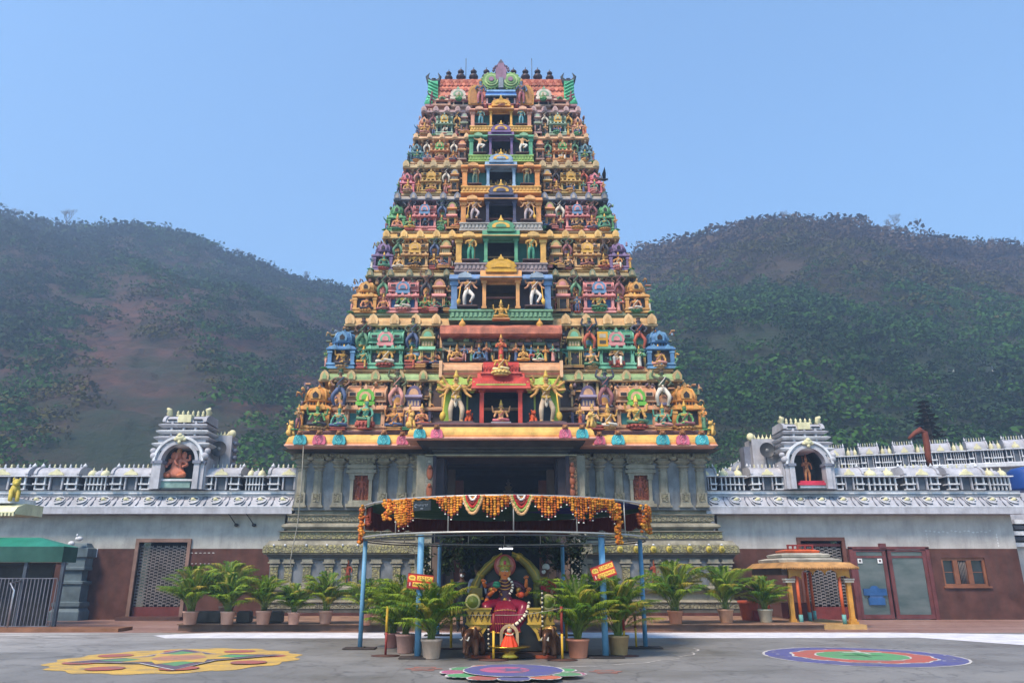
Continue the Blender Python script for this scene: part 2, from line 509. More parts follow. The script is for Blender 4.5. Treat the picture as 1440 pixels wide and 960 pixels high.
# shrines on the storeys: unit size, slots 0 main 1 trim 2 niche 3 accent 4 dark
def tower_shrines():
    z = [paint(h) for h in ('#777777', '#888888', '#666666', '#999999', '#555555')]
    out = {}
    # barrel roofed shrine, x -.5...5, z 0..1, front at y = -.5*d
    m = MB(); m.mats = list(z)
    for (z0, z1, w, d, k) in ((0,.05,.5,.3,1),(.05,.09,.47,.27,0),(.09,.13,.5,.3,1)): m.box(-w,w,-d,.3,z0,z1,z[k])
    m.box(-.44,.44,-.17,.3,.13,.42,z[0])
    for x0, x1 in ((-.36,-.19),(.19,.36)):
        m.box(x0,x1,-.175,-.16,.17,.39,z[2])
    m.box(-.15,.15,-.2,-.16,.13,.42,z[4])
    for x in (-.44,-.4,-.17,.17,.4,.44):
        m.box(x-.02,x+.02,-.235,-.16,.13,.38,z[1]); m.box(x-.032,x+.032,-.25,-.16,.36,.42,z[1]); m.box(x-.03,x+.03,-.245,-.16,.13,.17,z[1])
    prof = [(-.3,.42),(-.33,.44),(-.32,.47),(-.26,.51),(-.24,.53),(.3,.53),(.3,.42)]
    m.ext(prof, -.5, .5, z[0])
    for k in range(5):
        x = -.4+.2*k; m.exty([(x-.05,.44),(x+.05,.44),(x+.04,.5),(x,.54),(x-.04,.5)], -.345, -.3, z[1])
    m.box(-.43,.43,-.18,.3,.53,.6,z[0])
    for k in range(12): m.box(-.42+.075*k, -.385+.075*k, -.2,-.18,.54,.59, z[4])
    m.box(-.47,.47,-.24,.3,.6,.635,z[1])
    n = 12
    prof = [(-.2-.09*math.sin(math.pi*min(1,k/n*1.5)) + .42*(1-math.cos(math.pi/2*k/n))*.55, .635+.29*math.sin(math.pi/2*k/n)) for k in range(n+1)]
    prof = prof + [(.3,.925),(.3,.635)]
    m.ext(prof, -.45, .45, z[0])
    for x in (-.455,-.15,.15,.455):
        pr = [(y-.018, zz+.012) for y, zz in prof[:n+1]] + [(.3,.94),(.3,.64)]
        m.ext(pr, x-.018, x+.018, z[1])
    for x in (-.3,.3):
        m.cbox((x,-.285,.74),(.2,.05,.09),z[3]); m.cbox((x,-.3,.74),(.14,.05,.055),z[4])
    m.box(-.46,.46,-.02,.06,.93,.96,z[1])
    for k in range(9):
        m.lathe((-.38+.095*k, .02, .955), [(.012,0),(.022,.02),(.008,.04),(.002,.065)], z[3], 6)
    out['sala'] = m.mesh('unit_barrel_shrine')
    # domed corner shrine
    m = MB(); m.mats = list(z)
    for (z0, z1, w, k) in ((0,.05,.5,1),(.05,.09,.46,0),(.09,.13,.5,1)): m.box(-w,w,-w,w,z0,z1,z[k])
    m.box(-.38,.38,-.38,.38,.13,.42,z[4])
    for sx in (-1,1):
        for sy in (-1,1):
            m.box(sx*.4-.07,sx*.4+.07,sy*.4-.07,sy*.4+.07,.13,.42,z[0])
            m.box(sx*.4-.09,sx*.4+.09,sy*.4-.09,sy*.4+.09,.36,.41,z[1])
    m.box(-.16,.16,-.4,.4,.15,.38,z[2]); 
    m.ring(.38,-.38,.38,[(0,.42),(.14,.43),(.15,.46),(.06,.52),(0,.54)],z[0])
    for sx in (-.25,.25):
        m.exty([(sx-.1,.44),(sx+.1,.44),(sx+.08,.51),(sx,.56),(sx-.08,.51)], -.55,-.5,z[1])
    m.box(-.3,.3,-.3,.3,.54,.62,z[0])
    for k in range(6): m.box(-.27+.1*k,-.23+.1*k,-.32,-.3,.555,.61,z[4])
    m.lathe((0,0,.62), [(.42,0),(.46,.025),(.38,.04),(.35,.045),(.4,.1),(.4,.16),(.33,.23),(.2,.28),(.09,.3),(.1,.32),(.06,.345),(.0,.4)], z[0], 16)
    for k in range(8):
        a = math.pi/4*k
        m.tube([(.41*math.cos(a),.41*math.sin(a),.66),(.42*math.cos(a),.42*math.sin(a),.76),(.34*math.cos(a),.34*math.sin(a),.86),(.12*math.cos(a),.12*math.sin(a),.92)], .03, z[1], 5)
    m.exty([(-.15,.66),(.15,.66),(.17,.75),(.1,.84),(0,.9),(-.1,.84),(-.17,.75)], -.46,-.34,z[3])
    m.exty([(-.08,.68),(.08,.68),(.09,.75),(0,.81),(-.09,.75)], -.49,-.45,z[4])
    out['kuta'] = m.mesh('unit_corner_shrine')
    # narrow two-tier aedicule
    m = MB(); m.mats = list(z)
    m.box(-.5,.5,-.35,.3,0,.06,z[1]); m.box(-.42,.42,-.25,.3,.06,.4,z[0]); m.box(-.24,.24,-.27,-.24,.1,.36,z[4])
    for x in (-.38,.38,-.28,.28): m.cyl((x,-.3,.06),(x,-.3,.4),.045,z[1],6)
    m.ext([(-.36,.4),(-.42,.42),(-.4,.46),(-.3,.51),(.3,.51),(.3,.4)], -.5,.5,z[3])
    m.box(-.36,.36,-.2,.3,.51,.68,z[0])
    for k in range(4): m.box(-.3+.17*k,-.22+.17*k,-.215,-.19,.54,.64,z[2])
    m.ext([(-.28,.68),(-.34,.7),(-.3,.75),(.3,.75),(.3,.68)], -.46,.46,z[1])
    m.exty([(.4*math.cos(math.pi*k/12), .75+.2*math.sin(math.pi*k/12)) for k in range(13)], -.24,.3,z[0])
    m.exty([(.26*math.cos(math.pi*k/10), .75+.13*math.sin(math.pi*k/10)) for k in range(11)], -.27,-.23,z[3])
    m.lathe((0,0,.94), [(.03,0),(.06,.02),(.02,.05),(0,.09)], z[3], 6)
    out['panjara'] = m.mesh('unit_small_shrine')
    # cornice ornament run of one bay: brackets
    # balustrade: 1 wide, z 0..1
    m = MB(); m.mats = list(z)
    m.box(-.5,.5,-.5,.5,0,.16,z[1]); m.box(-.48,.48,-.42,.5,.16,.24,z[4])
    m.box(-.49,.49,-.46,.5,.24,.7,z[0])
    for k in range(22):
        x = -.462+.044*k; m.box(x-.012,x+.012,-.5,-.44,.28,.64,z[1])
    m.box(-.5,.5,-.52,.5,.7,.84,z[1])
    for k in range(17):
        x = -.47+.94/16*k
        m.lathe((x,-.2,.84), [(.012,0),(.018,.08),(.01,.16),(.014,.2),(.004,.3)], z[3], 6, 1, 1)
    out['balustrade'] = m.mesh('unit_balustrade')
    # portal + loggia:  z 0..1, x -.5.. .5 ; 0 frame 1 portal 2 niche panel 3 trim 4 inside
    m = MB(); m.mats = list(z)
    for sx in (-1,1):
        m.box(sx*.47-.03,sx*.47+.03,-.36,-.2,0,.78,z[0]); m.box(sx*.47-.042,sx*.47+.042,-.39,-.19,.66,.78,z[0]); m.box(sx*.47-.04,sx*.47+.04,-.38,-.2,0,.07,z[0])
        m.box(min(sx*.162,sx*.44),max(sx*.162,sx*.44),-.06,.5,0,.8,z[2])
        m.box(min(sx*.2,sx*.44),max(sx*.2,sx*.44),-.22,-.05,.0,.06,z[0])
        m.box(sx*.168-.018,sx*.168+.018,-.42,-.28,0,.72,z[1]); m.box(sx*.168-.03,sx*.168+.03,-.44,-.26,.7,.78,z[1]); m.box(sx*.168-.026,sx*.168+.026,-.44,-.26,0,.06,z[1])
        for kk in (.3,.36): m.box(sx*kk-.008,sx*kk+.008,-.08,-.05,.06,.8,z[3])
        m.ext([(-.4,.78),(-.5,.8),(-.5,.83),(-.42,.88),(-.36,.96),(-.3,1.0),(.2,1.0),(.2,.78)], min(sx*.175,sx*.52),max(sx*.175,sx*.52), z[0])
        m.exty([(sx*.36-.07,.83),(sx*.36+.07,.83),(sx*.36+.06,.93),(sx*.36,.99),(sx*.36-.06,.93)], -.53,-.42,z[3])
    m.ext([(-.46,.78),(-.6,.8),(-.6,.84),(-.5,.9),(-.44,1.0),(-.4,1.08),(-.3,1.12),(.2,1.12),(.2,.78)], -.208,.208,z[1])
    m.box(-.216,.216,-.615,-.4,.8,.825,z[3])
    m.box(-.17,.17,-.24,.5,.74,.78,z[1])
    m.box(-.17,.17,.42,.46,0,.74,z[4]); m.box(-.17,-.158,-.2,.42,0,.74,z[4]); m.box(.158,.17,-.2,.42,0,.74,z[4])
    m.box(-.158,.158,-.2,.42,.725,.738,z[4]); m.box(-.158,.158,-.4,.42,0,.02,z[4])
    out['portal'] = m.mesh('unit_portal')
    return out
SH = tower_shrines()

def figure_trim(pel):
    g, c, w, k = paint('#777777'), paint('#888888'), paint('#e0d8cc'), paint('#181212')
    m = MB(); m.mats = [g, c]
    for r_, dz in ((.075, .285), (.1, .26)): m.tube([(r_*math.cos(t), -.035-.045*math.sin(t-math.pi)*1.0, pel+dz+.5*r_*math.sin(t)) for t in [math.pi+math.pi*q/8 for q in range(9)]], .011, g, 5)
    m.lathe((0, 0, pel+.035), [(.09, 0), (.1, .015), (.09, .03)], g, 12, 1, .85)
    m.tube([(.1, -.05, pel+.3), (.03, -.085, pel+.2), (-.06, -.075, pel+.1), (-.09, -.05, pel+.05)], .014, c, 5)
    m.tube([(0, -.095, pel+.05), (0, -.13, pel-.02), (0, -.13, pel-.09)], [.03, .03, .018], c, 5)
    m.lathe((0, 0, pel+.475), [(.058, 0), (.07, .012), (.058, .026)], g, 10)
    for sd in (-1, 1): m.ball((sd*.062, -.01, pel+.385), (.018, .018, .03), g, 6, 5); m.lathe((sd*.165, 0, pel+.235), [(.045, 0), (.048, .012), (.04, .02)], g, 8)
    j = m.mesh('unit_jewellery')
    m = MB()
    for sd in (-1, 1): m.ball((sd*.022, -.062, pel+.43), (.013, .007, .008), w, 6, 4); m.ball((sd*.022, -.068, pel+.43), (.006, .004, .007), k, 5, 4); m.tube([(sd*.008, -.063, pel+.447), (sd*.034, -.06, pel+.448)], .004, k, 4)
    m.tube([(-.022, -.064, pel+.396), (0, -.07, pel+.401), (.022, -.064, pel+.396)], .005, k, 4)
    return j, m.mesh('unit_face')
TRIM = {True: figure_trim(.1), False: figure_trim(.5)}
HALO = 'halo'
_ctr = {}
def statue(pose, foot, h, skin, cloth, gold, label, cat='statue', group=None, name='deity_statue', seat=None, seatm=None, seatw=.62, halo=None, halom=None, rz=0., club=None, extra=None):
    """a painted figure standing or sitting at foot (world); h is its height with crown; seat is a child"""
    seated = pose in ('seat4', 'seat2', 'prayer', 'lalita', 'chair')
    full = (.1+.64) if seated else 1.14
    if pose in ('akimbo', 'raised', 'onearm'): full = 1.06
    sh = 0.0
    if seat == 'lotus' or seat == 'block': sh = .32*seatw*.62
    if seat == 'slab': sh = .05
    if pose in ('lalita', 'chair') and seat: sh = max(sh, .2)
    s = h/(full+sh)
    skin, cloth = tone(skin, .15, '#8a5c3c'), tone(cloth, .08)
    seatm = tone(seatm, .1, '#70402c') if seatm else None
    body = put(BODY[pose], name, None, (foot[0], foot[1], foot[2]+sh*s), (0, 0, rz), s, [paint(skin, bump=.1), paint(cloth, bump=.15), paint(gold, .45, bump=.12)])
    tag(body, label, cat, group)
    tr = TRIM[seated]
    if pose != 'dance':
        sub(tr[0], 'jewellery', body, mats=[paint(gold, .4), paint(cloth if cloth != skin else gold)])
        if foot[2] < 16: sub(tr[1], 'face', body)
    if seat:
        w = seatw
        zz = {'lotus': sh/.32, 'block': sh/.32, 'slab': .35}[seat]
        sub(UNIT[seat], 'pedestal', body, (0, -.04, -sh), (0,0,0), (w, w*.8, zz), [paint(seatm or '#b5413f')])
    if halo:
        z0 = .0 if seated else .45
        sub(UNIT['halo'], 'halo', body, (0, .1, z0), (0,0,0), (.62, .6, .66), [paint(halo), paint(halom or gold)])
    if club:
        sub(UNIT['club'], 'club', body, (.27*club, -.13, .0), (R(-6), R(-5*club), 0), (.5, .5, .62), [paint(gold)])
    return body
# ================================================================ the gateway tower
STONE = '#858071'; STONE2 = '#686d72'
stone = paint(STONE, .8, .25, .5, .5, 10)
slate = paint(STONE2, .8, .22, .5, .3, 6)
stone_d = paint('#4c4a45', .85, .25, .4, .5, 10)
band = carved('#78745f', '#a0984e', 8, .5)
band2 = carved('#76715f', '#8f8866', 7, .35)
maroon = paint('#4a2420', .7, .25, .3, .15)
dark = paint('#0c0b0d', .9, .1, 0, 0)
tower = root('temple_gateway_tower', (0, 29.0, 0), 'towering eight storey temple gateway crowded with painted stucco shrines above a grey stone base', 'temple tower')
YB = 28.5
def zs(y, Y=YB): return Z(y, Y)
HXL = -X(379, 800, YB); HXU = -X(415, 680, 28.9)
PIN, POUT = -X(612, 700, 27.3), -X(586, 700, 27.3)
def ring_wings(mb, hx, y0, prof, mat, inner=3.0):
    for sd in (-1, 1):
        mb.ring((hx-inner)/2, y0, 39.0, prof, mat, cx=sd*(hx+inner)/2)
sb = MB()
z = zs
ring_wings(sb, HXL, YB, [(.22, 0), (.22, z(861)), (.12, z(860.5))], maroon)
ring_wings(sb, HXL, YB, [(.16, z(861)), (.16, z(857)), (.05, z(857)), (.05, z(855.5)), (.16, z(855.5)), (.12, z(854))], stone_d)
ring_wings(sb, HXL, YB, [(.14, z(855)), (.14, z(847))], band2)
ring_wings(sb, HXL, YB, [(.16, z(847)), (.2, z(846)), (.05, z(844)), (-.02, z(843)), (-.02, z(834)), (.14, z(832)), (.2, z(829)), (.2, z(826)), (.12, z(823.5)), (.0, z(823))], stone)
ring_wings(sb, HXL, YB, [(0, z(823)), (0, z(786))], slate)
ring_wings(sb, HXL, YB, [(.06, z(787)), (.06, z(783)), (.12, z(782)), (.12, z(779)), (.0, z(778.5))], stone_d)
kz = Z(778, 28.26); kt = Z(766, 28.26)
ring_wings(sb, HXL, YB, [(.0, kz-.03), (.2, kz-.03), (.22, kz), (.0, kz)], stone)
ring_wings(sb, HXL, YB, [(.21, kz), (.26, kz+.04), (.24, kt-.05), (.16, kt+.02)], band)
ring_wings(sb, HXL, YB, [(.18, kt), (.17, kt+.03), (.1, kt+.12), (.08, kt+.16), (-.1, kt+.16)], stone)
def st(p, o): return zs(p, YB+.15-o)
x1 = HXL-.27
ring_wings(sb, x1, 28.75, [(.1, kt+.1), (.1, st(758,0)), (.0, st(757.5,0))], stone_d)
ring_wings(sb, x1, 28.75, [(.06, st(757,0)), (.06, st(748,0))], band)
ring_wings(sb, x1, 28.75, [(.04, st(748,0)), (.14, st(747,0)), (-.18, st(745,0)), (-.18, st(743,0)), (-.02, st(742,0)), (.04, st(740,0)), (.02, st(737,0)), (-.12, st(735,0)), (-.25, st(734,0)), (-.25, st(732,0))], stone)
ring_wings(sb, x1, 28.75, [(-.14, st(732,0)), (-.14, st(724,0))], band2)
ring_wings(sb, x1, 28.75, [(-.12, st(724,0)), (-.08, st(723,0)), (-.3, st(721,0)), (-.35, st(717,0)), (-.22, st(716,0)), (-.24, st(713,0)), (-.4, st(712.5,0))], stone)
zt0 = Z(713, 28.9); zt1 = Z(640, 28.9)
ring_wings(sb, HXU, 28.9, [(0, zt0-.1), (0, zt1+.1)], slate)
base_o = sb.build('stone_base', tower)
# pilasters of the two walls
pl = MB()
zb0, zb1 = z(823), z(786)
h = zb1-zb0
for (dx, k) in ((.19, 0),):
    pl.box(-dx, dx, -.09, .05, 0, h*.12, stone); 
    pl.box(-.14, .14, -.07, .05, h*.12, h*.72, band)
    pl.box(-.17, .17, -.1, .05, h*.72, h*.78, stone); pl.box(-.13, .13, -.07, .05, h*.78, h*.84, stone_d)
    pl.box(-.23, .23, -.14, .05, h*.84, h*.9, stone); pl.box(-.19, .19, -.11, .05, h*.9, h, stone)
me_low = pl.mesh('lower_pilaster')
lowx = [383, 403, 429, 460, 481, 497, 526, 555, 580]
for px in lowx:
    for sd in (-1, 1):
        x = -X(px+3, 800, YB)*sd
        sub_o = put(me_low, 'pilaster', base_o, (x, YB, zb0), scale=(.62 if px in (481, 497) else 1, 1, 1))
pl = MB()
H = zt1-zt0
pl.box(-.26, .26, -.12, .1, 0, .07, stone); pl.box(-.21, .21, -.1, .1, .07, .16, stone)
pl.box(-.19, .19, -.095, .1, .16, .55, stone); pl.box(-.12, .12, -.115, .1, .2, .5, band2)
oc = [(.18, .55), (.17, H*.66), (.15, H*.665), (.15, H*.69), (.19, H*.7), (.2, H*.72), (.13, H*.735), (.25, H*.77), (.26, H*.79), (.14, H*.8), (.2, H*.82), (.33, H*.865), (.33, H*.885), (.2, H*.89)]
pl.lathe((0, 0, 0), oc, stone, 8, 1, .62, False)
pl.box(-.2, .2, -.16, .1, H*.89, H*.93, stone); pl.box(-.36, .36, -.22, .1, H*.93, H*1.01, band2)
for sx in (-1, 1): pl.ball((sx*.36, -.17, H*.93), (.1, .1, .09), stone, 8, 6)
me_up = pl.mesh('upper_pilaster')
for px in (421, 444, 473, 536, 563, 584):
    for sd in (-1, 1):
        put(me_up, 'pilaster', base_o, (-X(px+2, 690, 28.85)*sd, 28.88, zt0))
# aedicule with a red carved niche in the middle of each wing
ae = MB(); red = carved('#7a2f1c', '#b06a3c', 11, .7)
ae.box(-.3, .3, -.02, .1, .25, H*.6, red)
for sx in (-1, 1):
    ae.box(sx*.36-.06, sx*.36+.06, -.16, .1, .12, H*.52, stone); ae.box(sx*.36-.1, sx*.36+.1, -.2, .1, H*.52, H*.6, stone); ae.box(sx*.36-.1, sx*.36+.1, -.2, .1, .12, .22, stone)
ae.box(-.55, .55, -.22, .1, 0, .12, stone); ae.box(-.4, .4, -.18, .1, .12, .25, stone)
for k, (w, zz0, zz1) in enumerate(((.5, .6, .64), (.58, .64, .7), (.48, .7, .73), (.55, .73, .79), (.44, .79, .82), (.5, .82, .93), (.56, .93, 1.0))):
    ae.box(-w, w, -.2-(k % 2)*.05, .1, H*zz0, H*zz1, stone if k != 5 else band2)
me_ae = ae.mesh('niche_aedicule')
for sd in (-1, 1):
    put(me_ae, 'niche', base_o, (sd*8.95*0 - X(508, 690, 28.85)*sd*-1*-1, 28.88, zt0))
for sd in (-1, 1):
    for (px, py, w, hh, Y) in ((508, 690, .17, .95, 28.84), (489, 803, .17, .85, 28.45)):
        x = -X(px, py, Y)*sd
        zc = zt0+.32 if py == 690 else zb0+.08
        put(BODY['stand'], 'relief_figure', base_o, (x, Y, zc), None, (hh/1.14, hh/1.14*.5, hh/1.14), [paint('#8f3c20', .6), paint('#6d2c1c', .6), paint('#9b5a34', .6)])
# gateway piers, passage, lintel
gp = MB()
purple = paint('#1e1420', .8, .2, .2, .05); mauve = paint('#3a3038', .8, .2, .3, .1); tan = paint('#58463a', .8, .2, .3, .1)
for sd in (-1, 1):
    def bx(a, b, *r): gp.box(min(sd*a, sd*b), max(sd*a, sd*b), *r)
    bx(PIN, POUT, 27.3, 39, 0, Z(640, 27.3), stone)
    bx(POUT-.04, POUT+.06, 27.5, 29, zt0, Z(640, 27.5), stone)
    jw0, jw1 = -X(611, 690, 27.2), -X(597, 690, 27.2)
    bx(jw0, jw1, 27.16, 27.298, zt0-.2, Z(643, 27.2), carved('#8c877a', '#a9a494', 14, .5) if sd < 0 else carved('#4a382c', '#a8845c', 12, .8))
    for zq in ((Z(664, 27.1), Z(690, 27.1)) if sd < 0 else (Z(660, 27.1), Z(676, 27.1), Z(692, 27.1))):
        gp.ball((sd*(jw0+jw1)/2, 27.15, zq), (.12, .06, .26 if sd < 0 else .17), paint('#8c4a2c'), 8, 8); gp.ball((sd*(jw0+jw1)/2, 27.1, zq+.2), (.07, .06, .08), paint('#8c4a2c'), 8, 6)
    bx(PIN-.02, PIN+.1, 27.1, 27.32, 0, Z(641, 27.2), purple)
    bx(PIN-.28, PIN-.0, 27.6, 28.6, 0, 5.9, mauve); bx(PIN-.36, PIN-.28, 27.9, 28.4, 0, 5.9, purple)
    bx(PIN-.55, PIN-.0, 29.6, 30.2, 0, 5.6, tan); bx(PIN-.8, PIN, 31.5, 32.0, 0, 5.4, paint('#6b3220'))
    bx(PIN-.2, PIN+.02, 26.9, 27.1, 0, z(765), tan); bx(PIN+.06, PIN+.4, 26.95, 27.299, 0, z(757), stone)
    bx(PIN+.04, PIN+.62, 26.9, 27.298, z(757), z(735), stone)
    bx(POUT-.5, POUT+.15, 26.9, 28.6, z(780), z(766), band2)
    for k, (zz, dd) in enumerate(((z(735), .1), (z(724), .05), (z(715), .12))):
        bx(PIN+.03, POUT+dd, 27.25-dd, 28.9, zz, zz+.1, stone)
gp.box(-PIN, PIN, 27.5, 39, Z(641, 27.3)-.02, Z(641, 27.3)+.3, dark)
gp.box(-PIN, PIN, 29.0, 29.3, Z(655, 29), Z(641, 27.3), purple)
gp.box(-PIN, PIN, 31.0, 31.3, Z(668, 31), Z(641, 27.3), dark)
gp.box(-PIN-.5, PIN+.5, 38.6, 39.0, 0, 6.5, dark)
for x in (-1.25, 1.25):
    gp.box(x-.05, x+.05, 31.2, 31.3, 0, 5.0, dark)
gp.build('gateway_passage', tower)
# dark grilled gate leaves and shrine seen inside the gate
ins = MB(); brz = paint('#8a7a68', .4, .2, .1, .1)
ins.lathe((X(715, 688, 34), 34, Z(697, 34)), [(.45, 0), (.4, .1), (.2, .14), (.24, .22), (.1, .26), (.17, .36), (.17, .42), (.06, .48), (.12, .56), (.05, .64), (.06, .72), (.0, .82)], brz, 10)
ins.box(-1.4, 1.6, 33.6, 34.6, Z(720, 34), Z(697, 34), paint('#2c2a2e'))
ins.build('inner_shrine_roof', tower)

# architrave under the big cornice
top = MB()
top.ring(HXU, 28.9, 39, [(.02, zt1), (.08, zt1+.02), (.08, zt1+.08), (.12, zt1+.1), (.5, Z(629, 28.2)-.02), (.5, Z(629, 28.2))], stone_d)
zc0, zc1 = Z(627, 27.75), Z(608, 27.75)
HC0 = -X(400, 626, 27.75)
def kapota(mb, hx, y0, z0, z1, yel, org, pnk, brn, y1=39.0):
    hh = z1-z0
    mb.ring(hx, y0, y1, [(-.5, z0), (0, z0), (.02, z0+hh*.07), (0, z0+hh*.14)], pnk)
    mb.ring(hx, y0, y1, [(-.02, z0+hh*.14), (-.03, z0+hh*.3), (-.05, z0+hh*.3)], org, cap=False)
    mb.ring(hx, y0, y1, [(-.05, z0+hh*.3), (-.06, z0+hh*.5), (-.12, z0+hh*.75), (-.25, z0+hh*.9), (-.4, z0+hh), (-1.2, z0+hh*1.02)], yel)
    mb.ring(hx, y0, y1, [(-.35, z0+hh*.98), (-.35, z0+hh*1.12), (-.28, z0+hh*1.14), (-.28, z0+hh*1.24), (-.4, z0+hh*1.26), (-.9, z0+hh*1.27)], brn)
yel, org, pnk, brn = paint('#d2a656', .65, .2, .4, .15), paint('#c98242', .6), paint('#d9a08c', .6), paint('#6e4a4e', .65)
kapota(top, HC0, 27.75, zc0, zc1, yel, org, pnk, brn)
YC = 26.45
HCc = -X(571, 612, YC)
kapota(top, HCc, YC, Z(617, YC), Z(597, YC), yel, org, pnk, brn, 30)
top.ring(HCc-.95, YC+.9, 29.2, [(0, Z(641, 27.0)), (.0, Z(634, 27.0)), (.08, Z(633.5, 27.0)), (.08, Z(631, 27.0)), (.2, Z(629, 26.9)), (.2, Z(626, 26.8)), (.6, Z(618, YC)), (.6, Z(617, YC)+.01)], paint('#3a3430', .8))
top.ring(HCc-.7, YC+.75, 29, [(0, Z(641.5, 27.2)), (.06, Z(641, 27.2)), (.06, Z(639, 27.2)), (0, Z(638.5, 27.2))], paint('#8a8168'))
cornice0 = top.build('main_cornice', tower)
ZL0 = zc0+(zc1-zc0)*1.27       # ledge of wings
ZLC = Z(617, YC)+(Z(597, YC)-Z(617, YC))*1.27
# scalloped shell panels with lion heads hanging on the cornice
sh = MB(); cy, lion = paint('#3fa3ad'), paint('#8a5a34')
sh.mats = [cy, lion, paint('#7cd0d0')]
pts = [(.3*math.cos(math.pi*k/14)*1.05, .3+.16*math.sin(math.pi*k/14)) for k in range(15)] + [(-.36, .1), (-.3, 0), (-.15, .03), (0, 0), (.15, .03), (.3, 0), (.36, .1)]
sh.exty(pts, -.04, .2, cy)
for r_ in (.08, .14, .2):
    for sx in (-1, 1):
        sh.tube([(sx*(.03+r_*.95*math.sin(a))*.9, -.05, .06+r_*1.05*(1-math.cos(a))) for a in [math.pi*k/8 for k in range(9)]], .014, sh.mats[2], 4)
sh.ball((0, -.06, .52), (.12, .12, .11), lion, 8, 6); sh.ball((-.1, -.02, .58), (.05, .05, .07), lion, 6, 5); sh.ball((.1, -.02, .58), (.05, .05, .07), lion, 6, 5)
sh.ball((0, -.17, .49), (.06, .06, .05), lion, 6, 5); sh.ball((-.12, -.02, .47), (.07, .06, .08), lion, 6, 5); sh.ball((.12, -.02, .47), (.07, .06, .08), lion, 6, 5)
me_sh = sh.mesh('shell_panel')
pk, pk2 = paint('#c8607a'), paint('#e090a4')
for px, c, Y, yb in ((422, 0, 27.7, 625), (449, 1, 27.7, 625), (477, 0, 27.7, 625), (540, 0, 27.7, 625), (566, 1, 27.7, 625), (590, 0, YC-.05, 616), (614, 1, YC-.05, 616)):
    for sd in (-1, 1):
        s_ = 1.0 if px not in (566, 590, 614) else .9
        put(me_sh, 'shell_panel', cornice0, (-X(px, 615, Y)*sd, Y, Z(yb, Y)), None, (s_*.7, s_, s_*.86), [pk, lion, pk2] if c else [cy, lion, paint('#7cd0d0')])
# rampant corner lions on the cornice ends
li = MB()
def lion_mb(m, c):
    m.ball((0, .05, .16), (.13, .2, .14), c, 8, 6); m.ball((0, -.08, .32), (.12, .12, .16), c, 8, 6); m.ball((0, -.14, .5), (.1, .11, .1), c, 8, 6)
    m.ball((0, -.24, .47), (.06, .07, .05), c, 6, 5)
    for sx in (-1, 1): m.ball((sx*.07, -.08, .59), (.03, .03, .05), c, 6, 4); m.tube([(sx*.08, -.14, .3), (sx*.08, -.22, .12), (sx*.08, -.26, .02)], [.06, .05, .05], c, 6)
    m.tube([(0, .22, .15), (0, .32, .3), (0, .28, .48), (0, .34, .56)], [.04, .03, .03, .04], c, 6)
lion_mb(li, yel)
me_li = li.mesh('corner_lion')
for px, Y, yb in ((404, 28.1, 611), (573, YC+.3, 600)):
    for sd in (-1, 1):
        put(me_li, 'corner_lion', cornice0, (-X(px+3, yb, Y)*sd, Y, Z(yb, Y)-.05), (0, 0, R(-35*sd)), .95)

